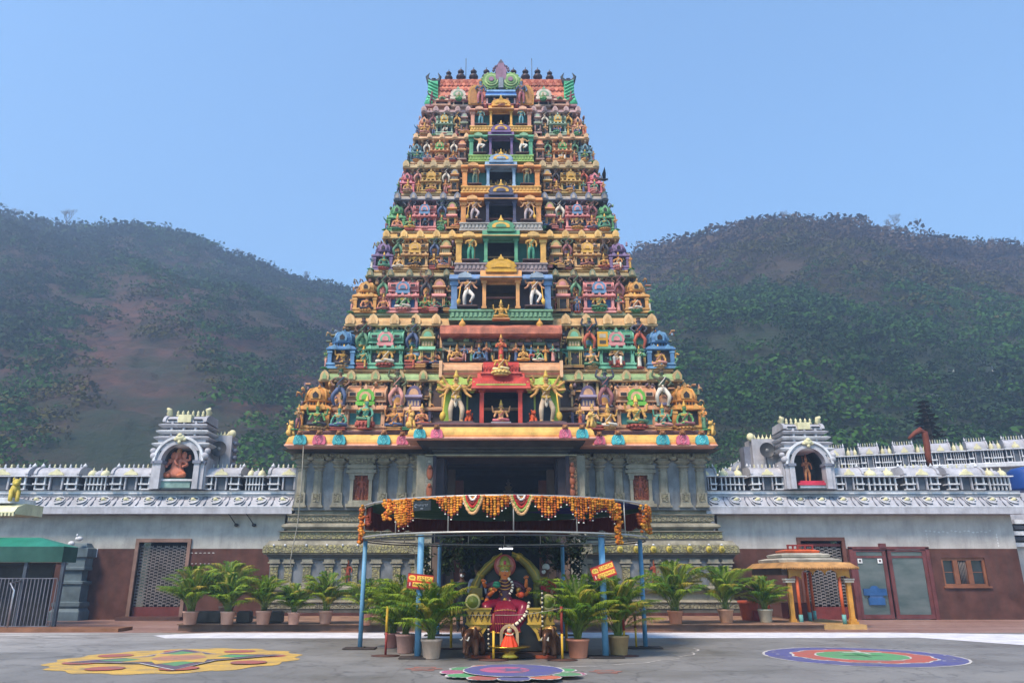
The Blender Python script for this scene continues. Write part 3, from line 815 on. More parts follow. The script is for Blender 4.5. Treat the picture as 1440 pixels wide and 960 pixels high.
# ---------------- storeys
YW = [29.0, 29.55, 30.05, 30.5, 30.9, 31.25, 31.6, 31.9, 32.3]
CL = [400, 447, 484, 513, 537, 553, 566, 580, 592]          # left edge of cornice i (picture)
CB = [627, 536, 458, 389, 335, 281, 236, 195, 158]          # its bottom
CT = [608, 521, 442, 379, 324, 271, 226, 188, 150]          # its top
LE = [415, 456, 492, 520, 541, 558, 572, 584]
BE = [603, 620, 634, 641, 648, 650, 660, 662]
BAY = [(598, 512), (523, 440), (452, 383), (384, 326), (326, 275), (273, 229), (229, 187), (187, 150)]
TIER = [  # cornice, ledge, kuta, kuta2, sala, sala2, niche, small, small2, gable, bay frame, portal, panel, balustrade, inside, wall
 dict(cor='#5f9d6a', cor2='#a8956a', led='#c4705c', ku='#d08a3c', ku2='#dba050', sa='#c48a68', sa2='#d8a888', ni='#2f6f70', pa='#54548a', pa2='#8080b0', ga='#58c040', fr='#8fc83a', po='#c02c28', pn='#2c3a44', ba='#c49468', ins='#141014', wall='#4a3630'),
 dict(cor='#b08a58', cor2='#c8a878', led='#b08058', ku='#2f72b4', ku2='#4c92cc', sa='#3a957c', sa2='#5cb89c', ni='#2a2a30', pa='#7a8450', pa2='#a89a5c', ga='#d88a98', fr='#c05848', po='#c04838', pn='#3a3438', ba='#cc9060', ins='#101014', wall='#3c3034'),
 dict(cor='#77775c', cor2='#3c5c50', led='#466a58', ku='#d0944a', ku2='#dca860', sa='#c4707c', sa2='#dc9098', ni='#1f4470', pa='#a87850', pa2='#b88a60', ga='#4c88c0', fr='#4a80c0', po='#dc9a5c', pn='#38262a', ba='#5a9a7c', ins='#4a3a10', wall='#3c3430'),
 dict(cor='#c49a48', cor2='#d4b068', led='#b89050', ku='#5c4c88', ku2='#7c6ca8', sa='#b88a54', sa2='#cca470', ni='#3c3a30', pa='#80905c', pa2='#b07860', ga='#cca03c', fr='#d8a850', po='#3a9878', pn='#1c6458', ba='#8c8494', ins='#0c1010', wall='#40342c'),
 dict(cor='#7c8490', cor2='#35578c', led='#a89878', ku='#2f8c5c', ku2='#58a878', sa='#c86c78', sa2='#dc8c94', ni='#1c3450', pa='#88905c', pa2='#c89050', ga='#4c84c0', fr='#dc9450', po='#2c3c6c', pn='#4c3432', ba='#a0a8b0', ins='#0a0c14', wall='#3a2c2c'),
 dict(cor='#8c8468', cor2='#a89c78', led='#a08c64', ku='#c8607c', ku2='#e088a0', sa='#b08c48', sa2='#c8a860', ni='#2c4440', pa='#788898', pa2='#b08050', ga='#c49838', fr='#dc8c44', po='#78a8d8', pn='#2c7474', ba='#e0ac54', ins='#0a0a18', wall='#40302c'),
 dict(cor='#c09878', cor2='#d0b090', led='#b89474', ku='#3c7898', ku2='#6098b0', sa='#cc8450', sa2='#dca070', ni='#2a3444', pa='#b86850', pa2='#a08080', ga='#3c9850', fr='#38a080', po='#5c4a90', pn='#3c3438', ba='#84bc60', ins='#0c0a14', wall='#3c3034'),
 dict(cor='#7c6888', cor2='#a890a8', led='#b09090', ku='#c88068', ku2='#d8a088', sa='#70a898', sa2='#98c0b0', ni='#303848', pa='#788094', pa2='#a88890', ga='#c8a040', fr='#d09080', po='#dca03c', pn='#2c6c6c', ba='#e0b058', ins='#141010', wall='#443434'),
]
for T_ in TIER:
    for k_ in list(T_):
        if k_ not in ('ins', 'wall', 'ni', 'pn'): T_[k_] = tone(tone(T_[k_], .16, '#c8945c'), .1, '#503020') if k_ not in ('cor', 'cor2', 'led') else tone(T_[k_], .36, '#cda070')
def P4(*hs): return [paint(h) for h in hs]
ORD = ['first', 'second', 'third', 'fourth', 'fifth', 'sixth', 'seventh', 'eighth']
SK = [('#c99a4e', 'gold skinned'), ('#c8845c', 'pink skinned'), ('#3f8f7c', 'teal skinned'), ('#4f9058', 'green skinned'), ('#3f78a8', 'blue skinned'), ('#cf8a4a', 'orange skinned'), ('#d8a878', 'pale skinned')]
GK = [('#46583e', 'dark green'), ('#4a342a', 'dark brown'), ('#3a4558', 'slate blue'), ('#6e4e3c', 'tan brown')]
CLO = [('#a84c38', 'red'), ('#c8c0b4', 'white'), ('#3c5078', 'blue'), ('#7c4850', 'plum'), ('#48785c', 'green'), ('#c09040', 'yellow'), ('#bc8078', 'pink'), ('#2c2c38', 'black')]
SEATC = [('#a0483c', 'red'), ('#3c8058', 'green'), ('#b06c68', 'pink'), ('#b08c60', 'tan'), ('#c08c4c', 'ochre')]
used_labels = {}
def uniq(l):
    return l
zl_prev = ZL0; 
sideword = {-1: 'left', 1: 'right'}
rnd = random.Random(11)
lip_prev = 27.75
for i in range(8):
    T = TIER[i]
    yw = YW[i]
    lip = YW[i+1]-.8
    z0 = zl_prev
    zb, zt = Z(CB[i+1], lip), Z(CT[i+1], lip)
    hxc = -X(CL[i+1], CB[i+1], lip)
    hxw = hxc-.62
    m = MB()
    wall = paint(T['wall']); m.box(-hxw, hxw, yw, 38.4-i*.35, z0-.3, zb+.05, wall)
    # pilaster strips and wall mouldings
    hS = zb-z0
    m.ring(hxw, yw, 38.4-i*.35, [(.0, z0+hS*.44), (.2, z0+hS*.45), (.22, z0+hS*.49), (.0, z0+hS*.53)], paint(T['sa2']))
    m.ring(hxw, yw, 38.4-i*.35, [(.0, z0-.02), (.3, z0-.02), (.3, z0+.08), (.2, z0+.1), (.2, z0+.16), (0, z0+.17)], paint(T['led']))
    n = 26
    for k in range(n):
        x = -hxw+2*hxw*(k+.5)/n
        m.box(x-.05, x+.05, yw-.1, yw+.01, z0+.17, z0+hS*.44, paint(T['pa2'])); m.box(x-.045, x+.045, yw-.1, yw+.01, z0+hS*.53, zb, paint(T['cor2']))
    # small stucco ornament crowding the wall between the shrines
    oc_ = [paint(tone(h, .25)) for h in (T['sa'], T['pa'], T['cor2'], T['ku2'], '#8a5a48', '#4c6a58', '#a87c50', '#5a5870')]
    ro = random.Random(100+i)
    for sd in (-1, 1):
        xa_, xb_ = -X(LE[i]+4, (CB[i]+CT[i+1])/2, yw), -X(BE[i]+6, (CB[i]+CT[i+1])/2, yw)
        for k in range(170):
            x = sd*(xb_+(xa_-xb_)*ro.random()); zc_ = z0+hS*ro.uniform(.12, .97); w_ = ro.uniform(.05, .13); dy = ro.uniform(.02, .2); mt = oc_[ro.randrange(8)]
            t_ = ro.random()
            if t_ < .3: m.ball((x, yw-dy, zc_), (w_*.6, dy+.05, w_*ro.uniform(.6, 1.3)), mt, 6, 5)
            elif t_ < .55: m.tube([(x-w_, yw+.02, zc_), (x-w_*.3, yw-dy-.03, zc_+w_*.8), (x+w_*.5, yw-dy, zc_+w_*.5), (x+w_, yw+.02, zc_-w_*.4)], .028, mt, 5)
            elif t_ < .75: m.box(x-w_, x+w_, yw-dy-.04, yw+.02, zc_, zc_+.05, mt)
            elif t_ < .9: m.lathe((x, yw-.05, zc_-w_), [(w_*.5, 0), (w_*.6, w_*.3), (w_*.25, w_*.6), (w_*.5, w_), (w_*.35, w_*1.6), (w_*.1, w_*2), (0, w_*2.4)], mt, 7)
            else: m.exty([(x-w_*.6, zc_-w_), (x+w_*.6, zc_-w_), (x+w_*.6, zc_), (x, zc_+w_*.8), (x-w_*.6, zc_)], yw-dy-.04, yw, mt)
    st_o = m.build('storey', tower)
    # cornice
    c = MB()
    hh = zt-zb
    ca, cb_, cd = paint(T['cor']), paint(T['cor2']), paint('#2a2420')
    c.ring(hxc, lip, 38.9-i*.35, [(-.62, zb-.0), (-.3, zb-.02), (-.02, zb), (0, zb+.02), (0, zb+hh*.14), (-.03, zb+hh*.15)], cb_)
    c.ring(hxc, lip, 38.9-i*.35, [(-.03, zb+hh*.15), (-.05, zb+hh*.4), (-.14, zb+hh*.7), (-.32, zb+hh*.9), (-.5, zb+hh), (-1.0, zb+hh)], ca)
    c.ring(hxc-.42, lip+.42, 38.6-i*.35, [(0, zb+hh*.9), (0, zb+hh*1.1), (.1, zb+hh*1.12), (.1, zb+hh*1.34), (-.02, zb+hh*1.36), (-.6, zb+hh*1.36)], paint(TIER[min(i+1, 7)]['led']))
    # brackets below and little arched windows above
    nb = int(hxc*2/.26)
    for k in range(nb):
        x = -hxc+.2+(2*hxc-.4)*k/(nb-1)
        c.ext([(lip+.1, zb), (lip+.12, zb-.07), (lip+.34, zb-.13), (yw, zb-.14), (yw, zb)], x-.04, x+.04, cb_ if k % 2 else cd)
    nn = [int(v) for v in ()]
    for sd in (-1, 1):
        for fr_ in (.06, .3, .52, .74, .95):
            px = CL[i+1]+(BE[i]-CL[i+1])*fr_
            x = -X(px, CB[i+1]-4, lip)*sd
            w = hh*.62
            c.exty([(x-w*.6, zb+hh*.15), (x+w*.6, zb+hh*.15), (x+w*.66, zb+hh*.55), (x+w*.45, zb+hh*.85), (x, zb+hh*1.08), (x-w*.45, zb+hh*.85), (x-w*.66, zb+hh*.55)], lip-.04, lip+.3, paint(T['cor2']))
            c.exty([(x-w*.3, zb+hh*.2), (x+w*.3, zb+hh*.2), (x+w*.3, zb+hh*.5), (x, zb+hh*.85), (x-w*.3, zb+hh*.5)], lip-.06, lip-.03, ca)
    c.build('cornice', st_o)
    zl = zb+hh*1.36
    # shrines along the ledge
    Lp, Bp = LE[i], BE[i]
    ym = (CB[i]+CT[i+1])/2
    def fx(f, Y=None): return -X(Lp+(Bp-Lp)*f, ym, Y or yw-.3)
    SHh = (zb-z0)
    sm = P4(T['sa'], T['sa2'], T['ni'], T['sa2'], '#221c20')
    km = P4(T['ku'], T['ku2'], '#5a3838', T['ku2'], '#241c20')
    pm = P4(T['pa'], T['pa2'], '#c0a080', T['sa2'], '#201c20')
    for sd in (-1, 1):
        xs0, xs1 = fx(.37), fx(.69)
        ws = abs(xs0-xs1)
        put(SH['sala'], 'barrel_shrine', st_o, (sd*(xs0+xs1)/2, yw-.1, z0), None, (ws, 1.5, SHh*.97), sm)
        put(UNIT['nasi'], 'arch_gable', st_o, (sd*(xs0+xs1)/2, yw-.52, z0+SHh*.5), None, (ws*.42, .8, SHh*.36), [paint(T['ga']), paint(T['sa2'])])
        wk = abs(fx(.04)-fx(.28))
        put(SH['kuta'], 'corner_shrine', st_o, (sd*(fx(.04)+fx(.28))/2, yw-.05, z0), None, (wk, wk*.95, SHh*.95), km)
        put(SH['kuta'], 'corner_shrine', st_o, (sd*(fx(.04)+fx(.28))/2, yw+2.6-.1*i, z0), None, (wk, wk*.95, SHh*.95), km)
        wp = abs(fx(.82)-fx(.96))
        put(SH['panjara'], 'small_shrine', st_o, (sd*(fx(.82)+fx(.96))/2, yw-.35, z0), None, (wp, 1.0, SHh*.93), pm)
        put(SH['panjara'], 'small_shrine', st_o, (sd*fx(.76), yw-.02, z0), None, (wp*.8, .5, SHh*.8), P4(T['pa2'], T['sa'], T['ku'], T['ku2'], '#201c20'))
        put(SH['panjara'], 'small_shrine', st_o, (sd*fx(.315), yw-.02, z0), None, (wp*.7, .5, SHh*.8), P4(T['sa'], T['pa2'], T['ku'], T['sa2'], '#201c20'))
        # ---- figures
        Ys = lip_prev+.35 if i else 28.15
        S_ = sideword[sd]; o_ = ORD[i]; zf = z0+.02
        def fig(f, zfrac, hfrac, pose, sk, cl, gd, lab, grp, nm='deity_statue', Y=None, **k):
            x = sd*fx(f, Y or Ys)
            return statue(pose, (x, Y or Ys, z0+SHh*zfrac), SHh*hfrac, sk, cl, gd, lab, 'statue', grp, nm, **k)
        GR = 'painted statues on the wings of the tower'
        def two(seq): return seq[rnd.randrange(len(seq))]
        sk = two(SK); cl = two(CLO); se = two(SEATC)
        pz = two(['seat2', 'lalita', 'seat4'])
        fig(.17, .0, .56, pz, sk[0], cl[0], '#d0a040', f'{sk[1]} seated figure on {se[1]} lotus, {S_} corner dome, {o_} storey', GR, seat='lotus', seatm=se[0], seatw=.5, rz=R(-14*sd))
        sk = two(SK); cl = two(CLO)
        fig(.03, .0, .5, two(['stand', 'robed', 'dance']), sk[0], cl[0], '#b08838', f'small {sk[1]} figure at the very {S_} edge, {o_} storey', GR, rz=R(-50*sd), seat='slab', seatm='#3c8c58')
        for f, tw in ((.325, 'outer'), (.755, 'inner')):
            g = two(GK); cl = two(CLO)
            fig(f, .45, .76, two(['akimbo', 'akimbo', 'akimbo', 'onearm', 'raised']), g[0], cl[0], two(['#4a3028', '#3c5c40', '#5a4430']), f'{g[1]} guardian in {cl[1]} under the cornice, {tw} {S_} wing, {o_} storey', 'guardian figures holding up the cornices', 'guardian_statue', Y=Ys+.12)
            sk = two(SK); cl = two(CLO); se = two(SEATC)
            fig(f+(.01 if f < .5 else -.01), .0, .52, two(['seat4', 'robed', 'stand', 'lalita', 'seat2']), sk[0], cl[0], '#c89840', f'{sk[1]} figure in {cl[1]} below the {tw} guardian, {S_} wing, {o_} storey', GR, seat='lotus' if rnd.random() < .5 else 'block', seatm=se[0], seatw=.44)
        if i == 0: sk, cl, se, pz = (SK[2] if sd < 0 else SK[0]), CLO[4], (SEATC[0]), ('lalita' if sd < 0 else 'seat4')
        elif i == 1: sk, cl, se, pz = (SK[0] if sd < 0 else SK[6]), CLO[1], SEATC[0], ('seat4' if sd < 0 else 'chair')
        elif i == 2: sk, cl, se, pz = (SK[3] if sd < 0 else SK[0]), CLO[1 if sd < 0 else 4], SEATC[2 if sd < 0 else 1], 'seat4'
        else: sk, cl, se, pz = two(SK), two(CLO), two(SEATC), two(['seat4', 'seat4', 'lalita', 'dance'])
        fig(.53, .02, .64, pz, sk[0], cl[0], '#d8b050', f'{sk[1]} deity in {cl[1]} before the barrel shrine, {S_} wing, {o_} storey', 'deities in front of the barrel shrines', seat='lotus', seatm=se[0], seatw=.54, halo=None)
        for f in ((.86, .95) if i < 5 else (.9,)):
            sk = two(SK); cl = two(CLO)
            fig(f, .0, .5, two(['stand', 'robed', 'seat2', 'prayer', 'dance']), sk[0], cl[0], '#b89048', f'small {sk[1]} attendant in {cl[1]} {"beside" if f > .88 else "one out from"} the middle bay, {S_} wing, {o_} storey', GR, seat='block', seatm=two(SEATC)[0], Y=Ys-.1)
    # ---- middle bay
    yb0, yb1 = BAY[i]
    bw_px = (CX-BE[i])*2
    d = [1.6, 1.5, 1.5, 1.35, 1.25, 1.15, 1.05, 1.0][i]
    Yp = yw-.5*d
    Yl = Yp-.45*d
    if i == 0: bw_px = 161
    wb = bw_px/F*((U(CX, (yb0+yb1)/2, Yl)-Vector((0, 0, EYE))).dot(Vector((0, math.cos(PITCH), math.sin(PITCH)))))
    zb_ = Z(yb0, Yl) if i else ZLC
    zt_ = Z(yb1, Yl)
    if i == 0: zt_ = Z(530, Yl)
    bal = 0 if i == 0 else .27
    zf = zb_+(zt_-zb_)*bal
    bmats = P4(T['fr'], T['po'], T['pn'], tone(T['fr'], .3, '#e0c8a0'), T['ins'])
    if i != 1:
        if i:
            put(SH['balustrade'], 'balustrade', st_o, (0, Yp-.1*d, zb_), None, (wb*1.03, d*.95, (zf-zb_)*.92), P4(T['ba'], T['ba'], '#333', '#d8b884', '#2c2624') if 0 else [paint(T['ba']), paint(T['ba']), paint('#333333'), paint('#d0b088'), paint('#2c2624')])
        put(SH['portal'], 'portal', st_o, (0, Yp, zf), None, (wb, d, (zt_-zf)/1.0), bmats)
        if i: put(UNIT['nasi'], 'arch_gable', st_o, (0, Yp-.5*d, zt_-.02), None, (wb*.3, .6, (zt_-zb_)*.3), [paint(T['po'] if i != 2 else '#c8982c'), paint('#d0a040')])
        mm = MB(); mm.box(-wb*.5, wb*.5, yw-.02, yw+.4, z0-.1, zt_, paint(T['wall'])); mm.build('bay_wall', st_o)
        hb = zt_-zf
        for sd in (-1, 1):
            if i == 0: continue
            g = [('#c89060', 'tan')][0]
            pose = ['dvara4', 'dvara4', 'dvara4', 'stand', 'dvara4', 'stand', 'dance', 'stand'][i]
            col = ['#', '#', '#c08a6c', '#c89a4c', '#cf9a70', '#8a6848', '#d0a070', '#50888c'][i]
            cl2 = ['#', '#', '#d8d0cc', '#3c8c70', '#b0a0a8', '#3c5848', '#d8d4cc', '#5090a0'][i]
            nmc = ['', '', 'white leggings', 'green leggings', 'grey leggings', 'dark green leggings', 'white leggings', 'blue robe'][i]
            statue(pose, (sd*wb*.335, Yp-.42*d, zf+.02), hb*1.02, col, cl2, '#d0a040', f'doorkeeper with {nmc} to the {sideword[sd]} of the {ORD[i]} storey doorway', 'statue', 'doorkeepers flanking the middle doorways', 'doorkeeper_statue', club=sd if pose == 'dvara4' else None, seat='slab', seatm='#4c3434')
        if i > 1:
            statue(['seat4', 'prayer', 'seat4'][i % 3], (0, Yp-.62*d, zb_-(zt_-zb_)*.02), (zt_-zb_)*.42, '#d0a048', '#c89038', '#d8b050', f'gold figure seated on the roof ridge just below the {ORD[i]} storey doorway', 'statue', 'gold figures over the middle doorways', 'deity_statue', seat='slab', seatm=T['po'])
    zl_prev = zl
    lip_prev = lip
    if i == 0: B0 = dict(Yp=Yp, d=d, wb=wb, zb=zb_, zt=zt_, st=st_o, yw=yw)
    if i == 1: B1 = dict(Yp=Yp, d=d, wb=wb, zb=zb_, zt=zt_, st=st_o, yw=yw, z0=z0)

# first storey: the two big doorkeepers, enthroned figure, red double roof
Yd = B0['Yp']-.35*B0['d']-.25
for sd in (-1, 1):
    px = CX+sd*64
    foot = (X(px, 590, Yd), Yd, ZLC+.02)
    hgt = (Z(524, Yd)-foot[2])*1.06
    b_ = statue('dvara8', foot, hgt, '#b98a48', '#b8a48c', '#c09c38', f'large golden many-armed doorkeeper in cream leggings on the {sideword[sd]} of the red doorway', 'statue', 'large golden doorkeepers', 'doorkeeper_statue', club=sd, seat='slab', seatm='#5a4448', seatw=.8)
    # flared sleeve scarves and belt as garment pieces, weapons, small lion at the foot
    w = MB(); gy, lg = paint('#b09038'), paint('#8c9638')
    for a in range(5):
        for s2 in (-1, 1):
            t = R(-25+a*26); w.ball((s2*(.23+.11*math.cos(t)), .05, .76+.14*math.sin(t)), (.07, .03, .06), gy if a % 2 else lg, 8, 6)
    sub(w.mesh('sleeve_puffs'), 'sleeve_puffs', b_); w = MB()
    w.tube([(-.09, -.08, .54), (0, -.1, .5), (.09, -.08, .54)], .022, gy, 6); w.ball((0, -.1, .4), (.035, .03, .09), paint('#d8ccb8'), 8, 6)
    sub(w.mesh('belt'), 'belt', b_); w = MB()
    w.tube([(-.1, -.07, .75), (-.05, -.1, .68), (0, -.11, .66), (.05, -.1, .68), (.1, -.07, .75)], .016, gy, 5)
    sub(w.mesh('necklace'), 'necklace', b_)
    w = MB(); sc = .068
    ew, eb = paint('#e8e0d4'), paint('#201818')
    for s2 in (-1, 1): w.ball((s2*.021, -.062, .93), (.012, .008, .008), ew, 6, 4); w.ball((s2*.021, -.069, .93), (.005, .004, .006), eb, 5, 4)
    w.tube([(-.03, -.065, .895), (0, -.074, .902), (.03, -.065, .895)], .005, eb, 4); w.ball((0, -.07, .913), (.009, .014, .014), paint('#b98a48'), 5, 4)
    sub(w.mesh('face'), 'face', b_)
    l = MB(); lion_mb(l, paint('#b8481c'))
    lo = put(l.mesh('small_lion'), 'lion_statue', None, (foot[0]-sd*.52, Yd+.1, foot[2]), (0, 0, R(18*sd)), .95)
    tag(lo, f'orange crouching lion at the feet of the {sideword[sd]} golden doorkeeper', 'statue', 'orange lions by the doorkeepers')
statue('seat4', (0, B0['Yp']-.3*B0['d'], ZLC+.02), Z(560, Yd)-ZLC, '#d09a68', '#b8606c', '#d8b048', 'small pink and gold deity seated inside the red doorway of the lowest storey', 'statue', None, 'deity_statue', seat='block', seatm='#8c8c94')
m = MB()
Yl = B0['Yp']-.45*B0['d']
rd, rd2, pch = paint('#a82a22', .6, .25, .4), paint('#c8584a', .6), paint('#c8946c')
xw = X(745, 545, Yl)
zr0, zr1 = Z(547, Yl), Z(531, Yl)
zz = B0['zt']
m.ext([(Yl-.15, zr0), (Yl-.28, zr0+.04), (Yl-.2, zr0+.16), (Yl+.0, zr1), (Yl+.9, zr1), (Yl+.9, zr0)], -xw, xw, rd)
for k in range(18): m.box(-xw*.8+xw*1.6*k/17-.03, -xw*.8+xw*1.6*k/17+.03, Yl-.235, Yl-.1, zr0+.12, zr0+.24, rd2)
m.box(-xw-.03, xw+.03, Yl-.3, Yl, zr0-.03, zr0+.035, rd2)
zr2 = Z(507, Yl)
xg = X(731, 520, Yl)
m.box(-xg, xg, Yl-.0, Yl+.8, zr1, zr1+.16, rd); m.box(-xg-.06, xg+.06, Yl-.05, Yl+.8, zr1+.16, zr1+.22, rd2)
m.ext([(Yl-.02, zr1+.22), (Yl+.02, zr1+.45), (Yl+.2, zr2), (Yl+.7, zr2+.02), (Yl+.8, zr1+.22)], -xg*.95, xg*.95, rd)
for k in range(11):
    x = -xg*.85+xg*1.7*k/10; m.tube([(x-.06, Yl-.03, zr1+.28), (x, Yl-.02, zr1+.5), (x+.06, Yl-.03, zr1+.28)], .018, rd2, 4)
m.build('red_portal_roof', B0['st'])
xo = X(789, 520, Yl+.3)
for sd in (-1, 1):
    m = MB()
    a, b_ = sorted((sd*xg*1.02, sd*xo))
    zq0, zq1 = Z(531, Yl+.3), Z(510, Yl+.3)
    hq = zq1-zq0
    m.ext([(Yl+.22, zq0), (Yl+.18, zq0+hq*.12), (Yl+.3, zq0+hq*.2), (Yl+.22, zq0+hq*.3), (Yl+.16, zq0+hq*.45), (Yl+.2, zq0+hq*.7), (Yl+.35, zq0+hq*.9), (Yl+.5, zq1), (Yl+1.6, zq1), (Yl+1.6, zq0)], a, b_, pch)
    m.box(a-.0, b_, Yl+.21, Yl+.3, zq0+hq*.2, zq0+hq*.27, paint('#a8604c'))
    m.box(sd*xo-.06, sd*xo+.06, Yl+.1, Yl+1.6, zq0-.02, zq1+.04, paint('#d8a880'))
    m.build('roll_beam', B0['st'])
statue('seat4', (0, Yl-.1, Z(529, Yl)), 1.05, '#d0983c', '#e0c890', '#c8382c', 'gold deity in cream sitting on the red roof over the lowest doorway', 'statue', None, 'deity_statue', seat='lotus', seatm='#e0c070')
# second storey middle: salmon roof over a packed frieze of small figures
m = MB(); Y2 = B1['Yp']-.35*B1['d']
sal = paint('#a8604a', .7, .4, .7, .6, 9); gg = [paint(h) for h in ('#5c6054', '#7a5a58', '#6c7a5c', '#8a5440', '#4c5a60', '#7c6c50')]
x2 = X(790, 470, Y2)
za, zb2 = Z(473, Y2), Z(456, Y2)
m.ext([(Y2-.1, za), (Y2-.2, za+.06), (Y2-.16, za+.3), (Y2+.1, zb2), (Y2+1.5, zb2), (Y2+1.5, za)], -x2, x2, sal)
m.box(-x2*.98, x2*.98, Y2+.42, Y2+1.4, Z(522, Y2), za, paint('#3a3230'))
rr = random.Random(5)
for row, (yy, yy2, dep) in enumerate(((508, 498, .0), (494, 488, .12), (486, 480, .2), (479, 474, .26))):
    x = -x2*.97
    while x < x2*.93:
        w = rr.uniform(.22, .7); w = min(w, x2*.97-x)
        zA, zB = Z(yy, Y2+dep), Z(yy2, Y2+dep)
        dd = Y2+dep+rr.uniform(0, .12)
        c_ = gg[rr.randrange(6)]
        if row: m.ext([(dd, zA), (dd-.06, zA+.03), (dd+.04, zB), (Y2+.5, zB), (Y2+.5, zA)], x+.02, x+w-.02, c_)
        if row: 
            for q in (x+.05, x+w-.05): m.box(q-.03, q+.03, dd+.06, Y2+.5, zA-.26, zA, gg[rr.randrange(6)])
        if w > .3 and row in (1, 2) and rr.random() < .7:
            m.exty([(x+w/2+.12*math.cos(math.pi*k/8), zB+.16*math.sin(math.pi*k/8)) for k in range(9)], dd-.02, dd+.2, gg[rr.randrange(6)])
        x += w
m.build('tiered_frieze', B1['st'])
put(SH['balustrade'], 'balustrade', B1['st'], (0, Y2+.5, Z(523, Y2)), None, (x2*1.98, 1.3, (Z(508, Y2)-Z(523, Y2))*.9), [paint('#cc9468'), paint('#cc9468'), paint('#333333'), paint('#a85040'), paint('#5a3c34')])
for sd in (-1, 1):
    m = MB(); m.lathe((0, 0, 0), [(.14, 0), (.17, .05), (.12, .12), (.16, .2), (.18, .3), (.1, .42), (.05, .46), (.04, .55), (0, .6)], paint('#c8903c'), 10)
    put(m.mesh('roof_finial'), 'finial', B1['st'], (sd*X(758, 458, Y2)*1.02, Y2+.1, Z(462, Y2)), None, .8)
for k in range(15):
    px = 632+k*10.4
    if 690 < px < 718: continue
    sk, cl = SK[rr.randrange(7)], CLO[rr.randrange(8)]
    o_ = ['first', 'second', 'third', 'fourth', 'fifth', 'sixth', 'seventh', 'eighth'][int(min(k, 14-k))]
    Yq = Y2+.08
    statue(['robed', 'prayer', 'stand', 'dance', 'seat2'][rr.randrange(5)], (X(px, 500, Yq), Yq, Z(508.5, Yq)), rr.uniform(.62, .85), sk[0], cl[0], '#b08040',
           f'small {sk[1]} figure in {cl[1]}, {o_} from {"left" if k < 7 else "right"} under the salmon roof', 'statue', 'small figures in the packed frieze', 'frieze_statue')
statue('robed', (0, Y2-.3, Z(512, Y2-.3)), 1.25, '#c86040', '#b84838', '#c89038', 'red robed figure under a parasol above the red roof', 'statue', None, 'deity_statue')
# ---------------- the barrel vault on top
z8 = zl_prev
Yr = 32.3
rf = MB(); tile = paint('#c4745c', .6, .3, .25, .3, 20); tile2 = paint('#a85440', .6); vcol = paint('#8a7468')
hr = -X(610, 125, Yr)
zr = z8+.35
zr1 = Z(113, Yr+1.0)
rf.box(-hr-.2, hr+.2, Yr-.1, 36.2, z8-.1, zr, paint('#8c6c70'))
rf.ring(hr+.25, Yr-.2, 36.3, [(0, zr-.12), (.12, zr-.1), (.14, zr), (0, zr+.06)], paint('#b08088'))
NB = 16
prof = []
Hh = zr1-zr
for k in range(NB+1):
    a = math.pi*k/NB
    prof.append((34.2-1.95*math.cos(a)*(1+.12*math.sin(a)**2), zr+Hh*math.sin(a)**.8 if math.sin(a) > 1e-6 else zr))
rf.ext(prof, -hr, hr, tile, smooth=False)
# rows of overlapping tiles
for row in range(7):
    a = math.pi*(.05+.065*row)
    y = 34.2-1.95*math.cos(a)*(1+.12*math.sin(a)**2); zz = zr+Hh*math.sin(a)**.8
    n = 34
    for k in range(n):
        x = -hr+2*hr*(k+.5+(row % 2)*.5)/n
        if x > hr-.05: continue
        w = hr/n
        rf.exty([(x-w*.92, zz+.14), (x-w*.7, zz+.02), (x, zz-.05), (x+w*.7, zz+.02), (x+w*.92, zz+.14)], y-.07, y+.02, tile if (k+row) % 2 else tile2)
roof_o = rf.build('vaulted_roof', tower)
m = MB()                                       # eave figures ledge
for sd in (-1, 1):
    put(SH['kuta'], 'roof_shrine', roof_o, (sd*X(787, 150, 31.9)*1.0, 31.95, z8), None, (.9, .8, .6), P4('#b07c6c', '#c8a088', '#5a3838', '#3c8c58', '#241c20'))
    put(SH['sala'], 'roof_shrine', roof_o, (sd*X(764, 145, 31.9), 31.95, z8), None, (1.4, 1.0, .8), P4('#c07474', '#d0b8a8', '#3c5c54', '#d0a088', '#241c20'))
    put(UNIT['nasi'], 'arch_gable', roof_o, (sd*X(764, 145, 31.9), 31.35, z8+.2), None, (.75, .4, .65), [paint('#c8b8ac'), paint('#7c9c80')])
    put(UNIT['halo'], 'gilded_panel', roof_o, (sd*X(741, 140, 31.7), 31.6, z8+.05), None, (.7, 1, 1.15), [paint('#b8843c'), paint('#a06c34')])
# blue niche in the middle and round medallions above
yn = 31.35
m = MB(); bl, bl2 = paint('#2c5c9c'), paint('#7ca4d0')
xn = X(726, 140, yn); zn0, zn1, zn2 = Z(147, yn), Z(138, yn), Z(128, yn)
m.box(-xn*1.1, xn*1.1, yn, 33, z8-.05, zn0, paint('#b87474'))
m.box(-xn*.9, xn*.9, yn+.1, 33, zn0, zn1, paint('#1c3440')); 
for x in (-.9, -.45, .45, .9): m.box(x*xn-.04, x*xn+.04, yn, yn+.1, zn0, zn1, paint('#d0a0a0'))
m.ext([(yn-.12, zn1), (yn-.2, zn1+.05), (yn-.1, zn1+.18), (yn+.1, zn2), (33, zn2), (33, zn1)], -xn, xn, bl)
m.box(-xn*1.02, xn*1.02, yn-.22, yn, zn1+.0, zn1+.05, bl2); m.box(-xn*.95, xn*.95, yn-.02, yn+.3, zn2-.05, zn2+.05, bl2)
m.build('blue_niche', roof_o)
